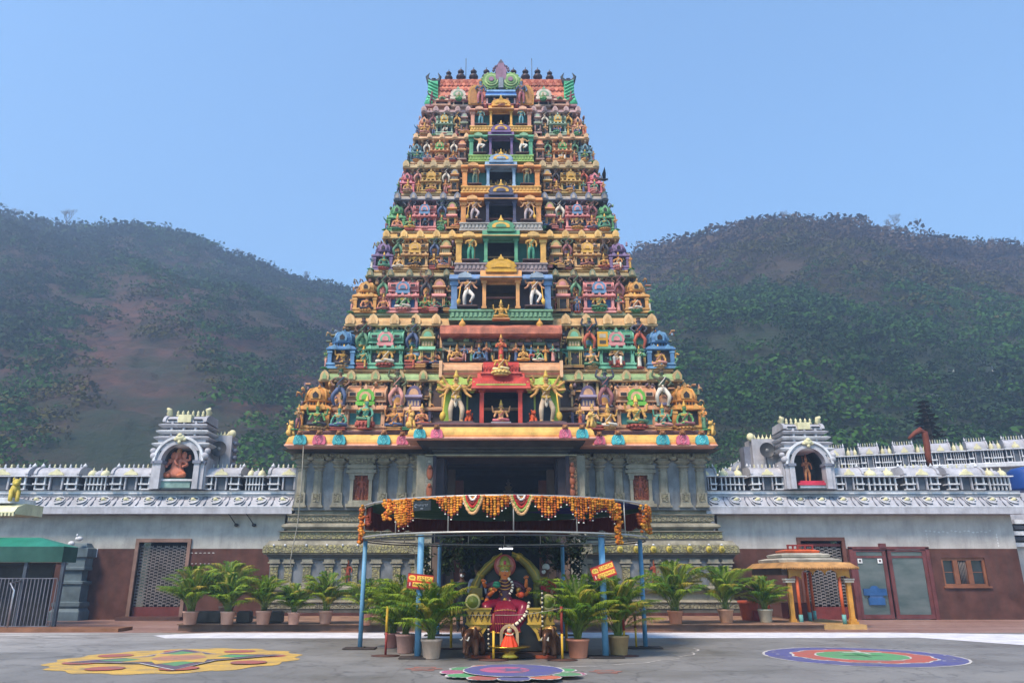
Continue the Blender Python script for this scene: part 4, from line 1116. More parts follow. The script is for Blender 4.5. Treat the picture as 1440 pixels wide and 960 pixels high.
for sd in (-1, 1):
    statue('stand', (sd*xn*1.35, yn+.1, z8), 1.5, '#4c6a90', '#a05860', '#b08840', f'blue grey standing figure on the {sideword[sd]} of the blue niche under the roof', 'statue', 'figures beside the roof niche', 'deity_statue')
    statue('seat4', (sd*X(764, 150, 31.2), 31.2, z8-.02), .55, '#80a878', '#2f9450', '#b08840', f'green seated figure before the {sideword[sd]} gable of the roof', 'statue', 'figures before the roof gables', 'deity_statue', seat='lotus', seatm='#3c7c50', seatw=.45)
statue('seat4', (0, yn-.3, Z(153, yn-.3)), .8, '#c89060', '#9c5c4c', '#d0a848', 'small gold figure in front of the blue niche near the roof', 'statue', None, 'deity_statue')
cr = MB(); gr, gr2, pkk = paint('#6f9456'), paint('#9ab078'), paint('#86647c')
yc = 31.9
zc = Z(114, yc)
for sd in (-1, 1):
    xc = sd*(X(718, 112, yc)); 
    for (r_, y_, c_) in ((.46, .0, gr), (.35, -.06, gr2), (.25, -.1, gr), (.13, -.14, pkk)):
        cr.exty([(xc+r_*math.cos(2*math.pi*k/20), zc+r_*math.sin(2*math.pi*k/20)) for k in range(20)], yc+y_-.05, yc+.35, c_)
    for k in range(16):
        a = 2*math.pi*k/16; cr.ball((xc+.48*math.cos(a), yc+.05, zc+.48*math.sin(a)), .08, gr2 if k % 2 else gr, 6, 5)
for (w, za_, zb_) in ((.3, .0, .45), (.3, .45, .75), (.18, .75, 1.0)):
    cr.exty([(-w, zc+za_), (w, zc+za_), (w*.85, zc+zb_), (-w*.85, zc+zb_)], yc-.12, yc+.35, pkk)
for k in range(9):
    a = math.pi*k/8; cr.ball((.38*math.cos(a), yc, zc+.62+.34*math.sin(a)), .08, paint('#6c5a6c'), 6, 5)
cr.exty([(-.08, zc+.95), (.08, zc+.95), (.13, zc+1.05), (0, zc+1.25), (-.13, zc+1.05)], yc-.1, yc+.2, paint('#5c5464'))
cr.box(-.12, .12, yc-.16, yc+.3, zc-.5, zc+.1, paint('#78808c'))
cr.build('peacock_crest', roof_o)
# sea-monster gable ends
for sd in (-1, 1):
    g = MB(); ge, ge2, dk = paint('#3fa878'), paint('#68c49c'), paint('#2c343c')
    w = X(806, 125, 32.4)-X(796, 125, 32.4)
    z0_, z1_ = Z(147, 32), Z(112, 32)
    hh = z1_-z0_
    g.exty([(-.3, 0), (.2, 0), (.34, hh*.12), (.3, hh*.3), (.2, hh*.5), (.22, hh*.8), (.2, hh*1.0), (-.28, hh*1.02), (-.3, hh*.5)], -.15, 3.6, ge)
    for k in range(6):
        zz = hh*(.25+.13*k); g.tube([(-.26, -.17, zz-.08), (0, -.2, zz+.08), (.2, -.17, zz+.2)], .035, ge2, 5)
    g.ball((.1, -.1, hh*.14), (.28, .2, .26), ge, 10, 8); g.ball((.2, -.2, hh*.2), (.1, .12, .1), ge2, 8, 6)
    for (x, r_, dx) in ((-.2, .14, -.14), (.12, .14, .16)):
        g.tube([(x, .1, hh), (x+dx*.6, .1, hh+.25), (x+dx*1.2, .1, hh+.45), (x+dx*.4, .1, hh+.7)], [.14, .12, .08, .015], dk, 7)
        g.tube([(x, .1, hh+.1), (x-dx*.8, .05, hh+.3), (x-dx*1.6, .0, hh+.28)], [.1, .06, .02], dk, 6)
    g.ball((0, .05, hh+.05), (.3, .2, .16), dk, 10, 6)
    put(g.mesh('monster_gable_end'), 'monster_gable_end', roof_o, (sd*X(801, 130, 32.3), 32.3, z0_), None, (sd, 1, 1))
# finials and lightning rods
fin = MB(); cop = gloss('#3c2f34', .45, .3)
fin.lathe((0, 0, 0), [(.1, 0), (.16, .04), (.07, .1), (.07, .16), (.22, .24), (.25, .34), (.2, .44), (.06, .5), (.06, .56), (.15, .6), (.17, .67), (.11, .75), (.03, .8), (.015, .92), (.0, .98)], cop, 12)
me_fin = fin.mesh('kalasam')
for k, px in enumerate((631, 648, 666, 684, 722, 739, 756, 773)):
    Yf = 34.2
    s_ = .9 if k in (0, 7) else 1.05
    put(me_fin, 'finial', roof_o, (X(px, 110, Yf), Yf, Z(116.5, Yf)), None, s_)
for px in (655, 748):
    m = MB(); m.cyl((0, 0, 0), (0, 0, 1.5), .018, paint('#555a60')); m.ball((0, 0, 1.5), .035, paint('#555a60'), 6, 5); m.tube([(-.2, 0, .06), (0, 0, .12), (.2, 0, .05)], .015, paint('#555a60'), 4)
    put(m.mesh('lightning_rod'), 'lightning_rod', roof_o, (X(px, 110, 34.1), 34.1, Z(116, 34.1)))
for sd in (-1, 1):
    put(BODY['dance'], 'eave_demon', roof_o, (sd*X(803, 155, 31.6), 31.6, z8), (0, 0, R(-40*sd)), .8, [paint('#7c3848'), paint('#5c2c3c'), paint('#8c5c3c')])
# yellow number board hung on the second storey
m = MB(); yb = paint('#c8901c', .5); w_, h_ = .42, .62
x_ = X(847.5, 479, 28.9)
m.box(-w_/2, w_/2, -.03, .03, 0, h_, yb); m.box(-.13, .13, -.036, -.029, .1, .25, paint('#4c4238')); m.box(-.13, .13, -.036, -.029, .36, .52, paint('#a89c88'))
o = put(m.mesh('board'), 'yellow_board', None, (x_, 28.35, Z(487, 28.35)))
o.location.x = X(847.5, 479, 28.35)
tag(o, 'small yellow board fixed on the teal shrine of the right wing', 'board')
# ================================================================ ground
def fan_sheet(name, pts, z, mat):
    me = bpy.data.meshes.new(name); me.from_pydata([(p[0], p[1], z) for p in pts], [], [tuple(range(len(pts)))]); me.materials.append(mat); me.update()
    return put(me, name)
def asphalt():
    m, nt, b = new_mat('plaza_asphalt')
    g = nt.node('ShaderNodeNewGeometry').outputs['Position']
    n1 = noise(nt, g, .35, 6, .6); n2 = noise(nt, g, 40, 3, .7); n3 = noise(nt, g, 1.6, 6, .7, (1, 2.4, 1), 1.5)
    base = mix(nt, ramp(nt, n1, [(.3, 0.), (.7, 1.)]), '#6a6866', '#868481')
    base = mix(nt, ramp(nt, n3, [(.5, 0.), (.72, .5)]), base, '#807d78')
    base = mix(nt, ramp(nt, n2, [(.35, .22), (.6, 0.)]), base, '#33343a')
    # broad dusty area towards the left
    sx = nt.node('ShaderNodeSeparateXYZ'); nt.link(g, sx.inputs[0])
    mr = nt.node('ShaderNodeMapRange'); nt.link(sx.outputs[0], mr.inputs[0]); mr.inputs[1].default_value = -6; mr.inputs[2].default_value = -14
    my = nt.node('ShaderNodeMapRange'); nt.link(sx.outputs[1], my.inputs[0]); my.inputs[1].default_value = 14; my.inputs[2].default_value = 22
    mu = nt.node('ShaderNodeMath', operation='MULTIPLY'); nt.link(mr.outputs[0], mu.inputs[0]); nt.link(my.outputs[0], mu.inputs[1])
    mu2 = nt.node('ShaderNodeMath', operation='MULTIPLY'); nt.link(mu.outputs[0], mu2.inputs[0]); nt.link(ramp(nt, noise(nt, g, 1.2, 6, .7, (.5, 2.5, 1), 1), [(.36, 0.), (.58, .95)]), mu2.inputs[1])
    base = mix(nt, mu2.outputs[0], base, '#b9b6b4')
    st2 = ramp(nt, noise(nt, g, .9, 7, .75, (1, 1, 1), 2.2), [(.56, 0.), (.66, .55)])
    base = mix(nt, st2, base, '#3e3c3b')
    vz = nt.node('ShaderNodeTexVoronoi', feature='DISTANCE_TO_EDGE', _Scale=.55)
    nz = nt.node('ShaderNodeTexNoise', _Scale=1.5, _Detail=6.0); nt.link(g, nz.inputs['Vector'])
    vs_ = nt.node('ShaderNodeVectorMath', operation='ADD'); nt.link(g, vs_.inputs[0]); nt.link(nz.outputs['Color'], vs_.inputs[1]); nt.link(vs_.outputs[0], vz.inputs['Vector'])
    base = mix(nt, ramp(nt, vz.outputs['Distance'], [(.0, .6), (.012, 0.)]), base, '#2c2b2b')
    # slab joints
    br = nt.node('ShaderNodeTexBrick', _Scale=1.0); br.offset = 0
    for k, v in (('Brick Width', 1.8), ('Row Height', 1.8), ('Mortar Size', .006)): br.inputs[k].default_value = v
    nt.link(g, br.inputs['Vector'])
    jm = nt.node('ShaderNodeMath', operation='MULTIPLY'); nt.link(br.outputs['Fac'], jm.inputs[0]); jm.inputs[1].default_value = .45
    base = mix(nt, jm.outputs[0], base, '#3c3c40')
    nt.link(base, b.inputs['Base Color'])
    nt.link(ramp(nt, n1, [(.35, .28), (.62, .62)]), b.inputs['Roughness'])
    bp = nt.node('ShaderNodeBump', _Strength=.25, _Distance=.02); nt.link(n2, bp.inputs['Height']); nt.link(bp.outputs[0], b.inputs['Normal'])
    return m
ground = fan_sheet('ground', [(-2500, -400), (2500, -400), (2500, 2500), (-2500, 2500)], -.02, paint('#4a4a34', .9, .3, .2, .2))
tag(ground, kind='structure')
plaza = fan_sheet('plaza', [(-60, -12), (60, -12), (60, 23.0), (-60, 23.0)], 0.0, asphalt()); tag(plaza, kind='structure')
def paving():
    m, nt, b = new_mat('brown_paving')
    g = nt.node('ShaderNodeNewGeometry').outputs['Position']
    base = mix(nt, ramp(nt, noise(nt, g, .6, 6, .6, (.4, 1.5, 1)), [(.3, 0.), (.7, 1.)]), '#6b4a40', '#94766c')
    base = mix(nt, ramp(nt, noise(nt, g, 3, 5), [(.5, 0.), (.75, .6)]), base, '#a58d80')
    br = nt.node('ShaderNodeTexBrick', _Scale=1.0)
    for k, v in (('Brick Width', .6), ('Row Height', .6), ('Mortar Size', .008)): br.inputs[k].default_value = v
    nt.link(g, br.inputs['Vector'])
    base = mix(nt, br.outputs['Fac'], base, '#4c3830')
    nt.link(base, b.inputs['Base Color']); b.inputs['Roughness'].default_value = .6
    return m
pv = fan_sheet('pavement', [(-60, 23.0), (60, 23.0), (60, 40), (-60, 40)], 0.002, paving()); tag(pv, kind='structure')
wl = paint('#c9c9cf', .7, .12, .35, .05)
pts = [G(232, 897), G(700, 897), G(1180, 896.5), G(1290, 896), G(1445, 907), G(1560, 918), G(1560, 893), G(1250, 889), G(700, 889), G(300, 889), G(215, 893)]
w_ = fan_sheet('painted_line', pts, .004, wl); tag(w_, kind='structure')
# raised kerb platform in front of the tower
m = MB(); kb = paint('#8a6a56', .75, .25, .4, .2); kb2 = paint('#6a5044', .8)
x0, x1 = X(250, 880, 23.7), X(1160, 880, 23.7)
m.box(x0, x1, 23.75, 28.4, 0.004, .17, kb2); m.box(x0-.03, x1+.03, 23.68, 28.4, .17, .2, kb)
for k in range(24):
    x = x0+(x1-x0)*k/24; m.box(x, x+.012, 23.675, 23.7, .17, .2005, kb2)
o = m.build('kerb_platform'); tag(o, kind='structure')

# rangoli drawings
def rangoli(name, c, parts, label, group='powder drawings on the plaza'):
    mb = MB()
    for k, (pts, mat) in enumerate(parts):
        zz = .006+.0025*k
        mb.add([(c.x+p[0]+rj.gauss(0, .008), c.y+p[1]+rj.gauss(0, .012), zz) for p in pts], [tuple(range(len(pts)))], mat)
    o = mb.build(name); tag(o, label, 'rangoli', group); return o
def flower(r, n, amp, N=96, ph=0, sq=1.0, cusp=False):
    o = []
    for k in range(N):
        a = 2*math.pi*k/N
        w = abs(math.sin(n*a/2+ph)) if cusp else .5+.5*math.cos(n*a+ph)
        o.append(((r*(1-amp+amp*w))*math.cos(a), (r*(1-amp+amp*w))*math.sin(a)*sq))
    return o
def star(r1, r2, n, ph=0):
    return [((r1 if k % 2 == 0 else r2)*math.cos(math.pi*k/n+ph), (r1 if k % 2 == 0 else r2)*math.sin(math.pi*k/n+ph)) for k in range(2*n)]
def disc(c, rx, ry=None, N=36): return [(c[0]+rx*math.cos(2*math.pi*k/N), c[1]+(ry or rx)*math.sin(2*math.pi*k/N)) for k in range(N)]
def powder(h):
    m, nt, b = new_mat('rangoli_powder')
    g = nt.node('ShaderNodeNewGeometry').outputs['Position']
    f1 = ramp(nt, noise(nt, g, 55, 3, .7), [(.38, .75), (.55, 0.)]); f2 = ramp(nt, noise(nt, g, 1.7, 6, .7, (1, 2, 1), 1), [(.4, .1), (.66, .8)])
    mx = nt.node('ShaderNodeMath', operation='MAXIMUM'); nt.link(f1, mx.inputs[0]); nt.link(f2, mx.inputs[1])
    nt.link(mix(nt, mx.outputs[0], h, '#625f5c'), b.inputs['Base Color']); b.inputs['Roughness'].default_value = .9
    return m
rp = lambda h: powder(h)
rj = random.Random(77)
YEL, PUR, GRN, RED, ORG, WHT, BLU, PNK = rp('#d2a834'), rp('#4a2f58'), rp('#3f9a58'), rp('#a84438'), rp('#c8623c'), rp('#d8d4d0'), rp('#3a3f8c'), rp('#b8487c')
c = G(252, 927)
parts = [(flower(2.38, 16, .07, 160), YEL)]
for k in range(8):
    a = math.pi/4*k+.39; parts.append((disc((1.72*math.cos(a), 1.72*math.sin(a)), .34, .3), RED))
parts += [(star(2.0, .95, 4, R(20)), WHT), (star(1.94, .9, 4, R(20)), PUR), (star(1.45, .75, 4, R(20)), GRN), (star(1.1, .7, 8, 0), YEL), (disc((0, 0), .5), rp('#b87858'))]
rangoli('rangoli', c, parts, 'large yellow scalloped rangoli with purple and green star on the left of the plaza')
c = G(1212, 922.5)
parts = [(disc((0, 0), 1.95, None, 60), WHT), (disc((0, 0), 1.9, None, 60), BLU), (flower(1.42, 12, .05, 120), WHT), (flower(1.37, 12, .05, 120), rp('#b8442c')), (disc((0, 0), .92, None, 40), WHT), (disc((0, 0), .88, None, 40), GRN)]
for k in range(24):
    a = 2*math.pi*k/24; parts.append((disc((1.72*math.cos(a), 1.72*math.sin(a)), .03, None, 8), WHT))
parts += [([(-.4, -.05), (.4, -.02), (.42, .02), (-.4, .01)], WHT), ([(-.02, -.4), (.03, -.4), (.02, .4), (-.03, .4)], WHT)]
rangoli('rangoli', c, parts, 'round blue, orange and green rangoli on the right of the plaza')
c = G(722, 947.5)
parts = []
for k in range(12):
    a = 2*math.pi*k/12
    parts += [(disc((.98*math.cos(a), .98*math.sin(a)), .27), WHT), (disc((.98*math.cos(a), .98*math.sin(a)), .245), [PNK, GRN, RED, BLU, ORG, GRN][k % 6])]
parts += [(disc((0, 0), .86, None, 50), WHT), (disc((0, 0), .83, None, 50), BLU), (disc((-.15, 0), .42, None, 30), PNK), (star(.3, .12, 6), BLU)]
rangoli('rangoli', c, parts, 'flower rangoli with blue and pink centre in front of the throne')
for (px, py, w) in ((596, 940, .34), (852, 944, .3)):
    c = G(px, py)
    parts = [(flower(w, 6, .3, 72), rp('#9c5440')), (flower(w*.6, 6, .3, 72, 1), rp('#7c5c50'))]
    rangoli('rangoli', c, parts, f'small faded orange flower rangoli {"left" if px < 700 else "right"} of the blue and pink one')

# ================================================================ hills
from mathutils import noise as mnoise
def hills():
    Lr = [(-900, 300), (-500, 250), (-200, 280), (0, 303), (60, 316), (100, 318), (150, 322), (200, 322), (230, 332), (290, 348), (340, 364), (380, 380), (430, 396), (480, 410), (560, 432), (640, 450), (705, 455), (760, 440), (820, 400), (860, 372), (900, 352), (960, 342), (1000, 335), (1050, 320), (1110, 311), (1150, 318), (1200, 324), (1250, 330), (1300, 338), (1380, 348), (1440, 356), (1600, 372), (1900, 400), (2400, 440)]
    def ry(px):
        for a, b in zip(Lr, Lr[1:]):
            if a[0] <= px <= b[0]:
                t = (px-a[0])/(b[0]-a[0]); return a[1]+(b[1]-a[1])*t
        return Lr[0][1] if px < 0 else Lr[-1][1]
    def hn(x, y):
        return 1.6*math.sin(x*.09+1.3*math.sin(y*.05)) + 1.3*math.sin(y*.11+x*.04) + .8*math.sin(x*.23+y*.17)
    nu, nv = 460, 132
    vs = []; fs = []; meta = []
    for i in range(nu+1):
        px = -900+3300*i/nu
        yr = ry(px)+7
        Yr_ = 210+25*math.sin(px*.004)
        t_ = U(px, yr, Yr_)
        az = Vector((t_.x, t_.y)).normalized()
        D = Vector((t_.x, t_.y)).length
        for j in range(nv+1):
            s = j/ (nv-30)
            d0 = 62/az.y
            d = d0+(D-d0)*s
            if s <= 1: zz = -1 + (t_.z+1)*(s**.92)*(1) + hn(az.x*d, az.y*d)*min(1, s*3)*(1 if s < .93 else (1-s)/.07*1)
            else: zz = t_.z*(1-(s-1)*2.6)
            if az.x < 0.1 and s < .85:
                q = Vector((az.x*d*.045, az.y*d*.045, zz*.11))
                cr_ = mnoise.ridged_multi_fractal(q, .9, 2.1, 6, 1.0, 2.0)-1.2
                st_ = math.floor(zz/3.2+mnoise.noise(q*2)*.8)*3.2-zz
                wgt = min(1, s*6)*min(1, (.85-s)*5)*max(0, min(1, (.1-az.x)*8))
                zz += wgt*(cr_*1.6+.35*st_)
            vs.append((az.x*d, az.y*d, zz))
    for i in range(nu):
        for j in range(nv):
            a = i*(nv+1)+j
            fs.append((a, a+nv+1, a+nv+2, a+1))
    me = bpy.data.meshes.new('hills'); me.from_pydata(vs, [], fs)
    m, nt, b = new_mat('hillside')
    g = nt.node('ShaderNodeNewGeometry').outputs['Position']
    n1 = noise(nt, g, .05, 8, .65); n2 = noise(nt, g, .25, 8, .7, (1, 1, 2.5)); n3 = noise(nt, g, .12, 6, .7, (.6, .6, 3.5), 1)
    base = mix(nt, ramp(nt, n1, [(.35, 0.), (.6, 1.)]), '#5c3f32', '#744c3a')
    base = mix(nt, ramp(nt, n2, [(.4, 0.), (.7, 1.)]), base, '#2c2a26')
    base = mix(nt, ramp(nt, n3, [(.6, 0.), (.72, .55)]), base, '#66544c')
    # ground plants: everywhere on the right slope, above and beside the bare rock on the left
    sx = nt.node('ShaderNodeSeparateXYZ'); nt.link(g, sx.inputs[0])
    def mr_(sock, a, b_, lo=0., hi=1.):
        q = nt.node('ShaderNodeMapRange'); nt.link(sock, q.inputs[0]); q.inputs[1].default_value = a; q.inputs[2].default_value = b_; q.inputs[3].default_value = lo; q.inputs[4].default_value = hi; return q.outputs[0]
    def mth(op, a, b_):
        q = nt.node('ShaderNodeMath', operation=op)
        for k, v in ((0, a), (1, b_)):
            if isinstance(v, (int, float)): q.inputs[k].default_value = v
            else: nt.link(v, q.inputs[k])
        return q.outputs[0]
    rt = mr_(sx.outputs[0], -8, 8)
    hi_ = mr_(sx.outputs[2], 45, 75)
    patch = ramp(nt, noise(nt, g, .035, 6, .65), [(.4, 0.), (.56, 1.)])
    gmask = mth('MAXIMUM', mth('MULTIPLY', rt, .9), mth('MAXIMUM', mth('MULTIPLY', hi_, .85), patch))
    gcol = mix(nt, n2, '#22301a', '#384624')
    gcol = mix(nt, mth('MULTIPLY', mr_(sx.outputs[2], 35, 70), .75), gcol, '#553e2e')
    base = mix(nt, gmask, base, gcol)
    nt.link(base, b.inputs['Base Color']); b.inputs['Roughness'].default_value = .95
    bp = nt.node('ShaderNodeBump', _Strength=1.0, _Distance=2.5); nt.link(n2, bp.inputs['Height']); nt.link(bp.outputs[0], b.inputs['Normal'])
    me.materials.append(m); me.update()
    me.polygons.foreach_set('use_smooth', [True]*len(fs))
    o = put(me, 'hills'); tag(o, kind='structure')
    V = np.array(vs).reshape(nu+1, nv+1, 3)
    return V, nv
HV, HNV = hills()
def leafmat(name, a, b_, sc=.4, rough=.75):
    m, nt, b = new_mat(name)
    g = nt.node('ShaderNodeNewGeometry').outputs['Position']
    base = mix(nt, ramp(nt, noise(nt, g, sc, 4, .7), [(.35, 0.), (.65, 1.)]), a, b_)
    nt.link(base, b.inputs['Base Color']); b.inputs['Roughness'].default_value = rough
    b.inputs['Specular IOR Level'].default_value = .15
    return m
def scrub():
    """the wood on the slopes: thousands of loose leaf clumps, far too many to count"""
    rg = np.random.default_rng(3)
    mats = [leafmat('foliage_dark', '#22361a', '#2c421e', .03), leafmat('foliage_mid', '#2b4a18', '#395e1e', .03), leafmat('foliage_olive', '#44461c', '#524c20', .03), leafmat('foliage_dry', '#4a3c2a', '#584632', .03)]
    # template clumps
    temps = []
    for t in range(6):
        n = 130
        u = rg.normal(size=(n, 3)); u /= np.linalg.norm(u, axis=1)[:, None]
        r = rg.uniform(.55, 1.0, n)**.5
        lob = 1+.25*np.sin(u[:, 0]*5+t)*np.cos(u[:, 1]*4+t*2)
        c = u*(r*lob)[:, None]; c[:, 2] = np.abs(c[:, 2])*.75
        a = rg.normal(size=(n, 3)); a -= u*(a*u).sum(1)[:, None]*.6; a /= np.linalg.norm(a, axis=1)[:, None]
        b = np.cross(u, a); b /= np.linalg.norm(b, axis=1)[:, None]
        s1 = rg.uniform(.06, .13, n)[:, None]; s2 = s1*rg.uniform(.4, .9, (n, 1))
        temps.append(np.stack([c-a*s1, c-b*s2, c+a*s1, c+b*s2], 1))     # n,4,3
    VV = []; MI = []
    nu = HV.shape[0]; top_j = HNV-30
    cnt = 24000
    for k in range(cnt):
        i = rg.uniform(0, nu-1.001); j = rg.uniform(0, 1)**.9
        j = j*(top_j+6)
        if rg.random() < .1: j = top_j-rg.uniform(0, 6)
        i0, j0 = int(i), int(j); fi, fj = i-i0, j-j0
        p = (HV[i0, j0]*(1-fi)*(1-fj)+HV[i0+1, j0]*fi*(1-fj)+HV[i0, j0+1]*(1-fi)*fj+HV[i0+1, j0+1]*fi*fj)
        px = -900+3300*i/(nu-1)
        # where it stands on the slope, as a share of the way up
        s = j/top_j
        nz = math.sin(p[0]*.05+1.7)*math.cos(p[1]*.06+p[0]*.02)+.6*math.sin(p[0]*.13+p[2]*.1)
        left = p[0] < 0
        size = rg.choice([rg.uniform(.7, 1.6), rg.uniform(1.4, 3.2)])*(1+.2*s)*(rg.uniform(1.0, 1.9) if s > .93 else 1)
        if left:
            # bare reddish rock low in the middle of the left slope
            ux = p[0]/p[1]
            bare = math.exp(-((ux+.50)/.13)**2-((s-.36)/.2)**2) + math.exp(-((ux+.46)/.18)**2-((s-.1)/.16)**2)*1.0
            if rg.random() < bare*1.0*(1 if nz > -.5 else .35): continue
            fld = bare*1.2+.3*nz+rg.normal()*.22
            mi = 2 if fld > .8 else (1 if fld > .15 else 0)
        else:
            lo = math.sin(p[0]*.022+.8)*math.cos(p[2]*.05+p[0]*.01)
            fld = (s-.42)*2.6+.55*lo+.18*nz+rg.normal()*.2
            mi = 3 if fld > .95 else (2 if fld > .25 else (1 if fld > -.5 else 0))
            if fld > .5 and rg.random() < .2: continue
        T = temps[rg.integers(6)]
        ang = rg.uniform(0, 6.28); ca, sa = math.cos(ang), math.sin(ang)
        sc = np.array([size*rg.uniform(.8, 1.3), size*rg.uniform(.8, 1.3), size*rg.uniform(.7, 1.1)])
        Q = T*sc
        Q = np.stack([Q[..., 0]*ca-Q[..., 1]*sa, Q[..., 0]*sa+Q[..., 1]*ca, Q[..., 2]], -1)+p
        VV.append(Q.reshape(-1, 3)); MI.append(np.full(130, mi))
    V = np.concatenate(VV); n = len(V)//4
    me = bpy.data.meshes.new('hillside_wood')
    me.vertices.add(len(V)); me.vertices.foreach_set('co', V.astype(np.float32).ravel())
    me.loops.add(len(V)); me.loops.foreach_set('vertex_index', np.arange(len(V), dtype=np.int32))
    me.polygons.add(n); me.polygons.foreach_set('loop_start', np.arange(0, len(V), 4, dtype=np.int32)); me.polygons.foreach_set('loop_total', np.full(n, 4, dtype=np.int32))
    for m in mats: me.materials.append(m)
    me.polygons.foreach_set('material_index', np.concatenate(MI).astype(np.int32))
    me.update(calc_edges=True)
    o = put(me, 'hillside_wood'); tag(o, 'scrub and low trees covering both hills behind the temple', 'hill wood', kind='stuff')
scrub()
# rock faces low on the left slope
def hill_point(px, py):
    for Y in np.arange(62, 230, .5):
        p = U(px, py, Y)
        i = (px+900)/3300*(HV.shape[0]-1)
        col = HV[int(i)]
        d = math.hypot(p.x, p.y); ds = np.hypot(col[:, 0], col[:, 1])
        zz = np.interp(d, ds[:HNV-29], col[:HNV-29, 2])
        if p.z <= zz: return p
    return U(px, py, 200)
# bare trees on the skyline
def bare_tree(seed, h):
    rr = random.Random(seed); m = MB(); c = paint('#6a625c', .9, .2, .2, .2); tw = MB(); c2 = paint('#7a726c', .9)
    def br(p, d, L, r, lev):
        q = p+d*L
        (m if lev < 2 else tw).tube([p, p+d*L*.5+Vector((rr.uniform(-.05, .05)*L, 0, rr.uniform(-.03, .05)*L)), q], [r, r*.8, r*.6], c if lev < 2 else c2, 4, True)
        if lev >= 5: return
        for k in range(3 if lev < 4 else 4):
            dd = (d+Vector((rr.uniform(-.9, .9), rr.uniform(-.9, .9), rr.uniform(-.25, .6)))).normalized()
            br(q, dd, L*rr.uniform(.58, .8), r*.6, lev+1)
    br(Vector((0, 0, 0)), Vector((0, 0, 1)), h*.28, h*.034, 0)
    return m, tw
for k, (px, py, h, lab) in enumerate(((18, 312, 7.5, 'pale leafless tree on the skyline at the far left'), (92, 320, 8.5, 'wide leafless tree on the left ridge, second from the picture edge'), (262, 342, 6, 'leafless tree halfway down the left ridge'), (335, 362, 5, 'small leafless tree low on the left ridge'),
                                     (430, 397, 5.5, 'leafless tree on the left ridge beside the tower'), (1262, 334, 8.5, 'tall leafless tree on the right ridge'), (1100, 314, 5.5, 'leafless tree at the summit of the right hill'))):
    p = U(px, py+3, 207+25*math.sin(px*.004))
    a, b_ = bare_tree(k+3, h)
    t = root('bare_tree', p, lab, 'tree', 'leafless trees along the ridges')
    sub(a.mesh('trunk'), 'trunk', t); sub(b_.mesh('twig_crown'), 'crown', t)
# ================================================================ compound walls
YWL = 29.6
gw = paint('#a5a19e', .75, .12, .28, .12, 5); gwL = paint('#a09f9b', .75, .14, .3, .12, 5)
mar = paint('#4c2a21', .85, .25, .45, .1, 5)
lil = paint('#a3a3ab', .65, .16, .35, .2); lil2 = paint('#6f7484', .7, .2, .3, .2); cream = paint('#ccc6a0', .7, .15, .35, .2)
wht = paint('#c4c6cc', .65, .15, .35, .15); ddk = paint('#2c313c', .8, .2, .2, .1); slt = paint('#4a525e', .75, .2, .3, .1)
zW = lambda y: Z(y, YWL)
def arch_band(m, cx, cz, r0, r1, y0, y1, mat, n=16, a0=0.0, a1=math.pi, sz=1.0):
    for k in range(n):
        a, b_ = a0+(a1-a0)*k/n, a0+(a1-a0)*(k+1)/n
        m.exty([(cx+r0*math.cos(a), cz+r0*math.sin(a)*sz), (cx+r1*math.cos(a), cz+r1*math.sin(a)*sz), (cx+r1*math.cos(b_), cz+r1*math.sin(b_)*sz), (cx+r0*math.cos(b_), cz+r0*math.sin(b_)*sz)], y0, y1, mat)
def wall_run(xa, xb, holes, wm):
    """wall front with real openings: holes = (x0, x1, z0, z1)"""
    m = MB(); zt_ = zW(715); zm = zW(771)
    xs = sorted(set([xa, xb]+[h[0] for h in holes]+[h[1] for h in holes]))
    for a, b_ in zip(xs, xs[1:]):
        hs = sorted([h for h in holes if h[0] <= a+1e-6 and h[1] >= b_-1e-6], key=lambda h: h[2])
        z_ = 0.0; spans = []
        for h in hs: spans.append((z_, h[2])); z_ = h[3]
        spans.append((z_, zt_))
        for (s0, s1) in spans:
            if s1-s0 < .01: continue
            if s0 < zm: m.box(a, b_, YWL-.004, YWL+.35, s0, min(s1, zm), mar)
            if s1 > zm: m.box(a, b_, YWL, YWL+.35, max(s0, zm), s1, wm)
    return m
def sala_unit():
    m = MB(); m.mats = [lil, cream, ddk, wht, slt]
    m.box(-.46, .46, -.02, .5, 0, .5, ddk)
    for x0, x1 in ((-.47, -.2), (.2, .47)):
        m.box(x0, x1, -.22, .1, .19, .24, wht); m.box(x0+.02, x1-.02, -.16, .1, .0, .05, wht)
        for x in (x0+.04, x1-.04): m.box(x-.014, x+.014, -.17, -.12, 0, .5, wht)
        m.box(x0+.07, x1-.07, -.04, 0, .26, .47, slt)
    m.box(-.1, .1, -.1, .1, 0, .5, slt)
    for x in (-.13, .13): m.box(x-.016, x+.016, -.17, -.1, 0, .5, lil)
    m.box(-.5, .5, -.26, .5, .5, .535, wht); m.box(-.48, .48, -.2, .5, .535, .57, lil)
    pr = [(-.18+.36*(1-math.cos(math.pi/2*k/8)), .57+.33*math.sin(math.pi/2*k/8)) for k in range(9)]
    m.ext(pr+[(.45, .9), (.5, .57)], -.43, .43, lil)
    for x in (-.45, .45):
        m.ext([(y-.04, z_+.025) for y, z_ in pr]+[(.46, .93), (.5, .57)], x-.03, x+.03, lil)
        m.lathe((x, .1, .93), [(.04, 0), (.05, .04), (.02, .1), (.0, .16)], wht, 6)
    for k in range(-3, 4):
        if k: m.tube([(k*.11-.04, -.13, .62), (k*.11, -.06, .74), (k*.11+.04, .02, .84)], .008, lil2, 4)
    m.exty([(-.17, .56), (.17, .56), (.12, .66), (.05, .7), (0, .8), (-.05, .7), (-.12, .66)], -.24, -.1, cream)
    for k in range(7):
        m.lathe((-.34+.34/3*k, .16, .9), [(.02, 0), (.028, .04), (.012, .08), (.024, .1), (.0, .16)], cream if k % 2 else wht, 6)
    return m.mesh('parapet_barrel_shrine')
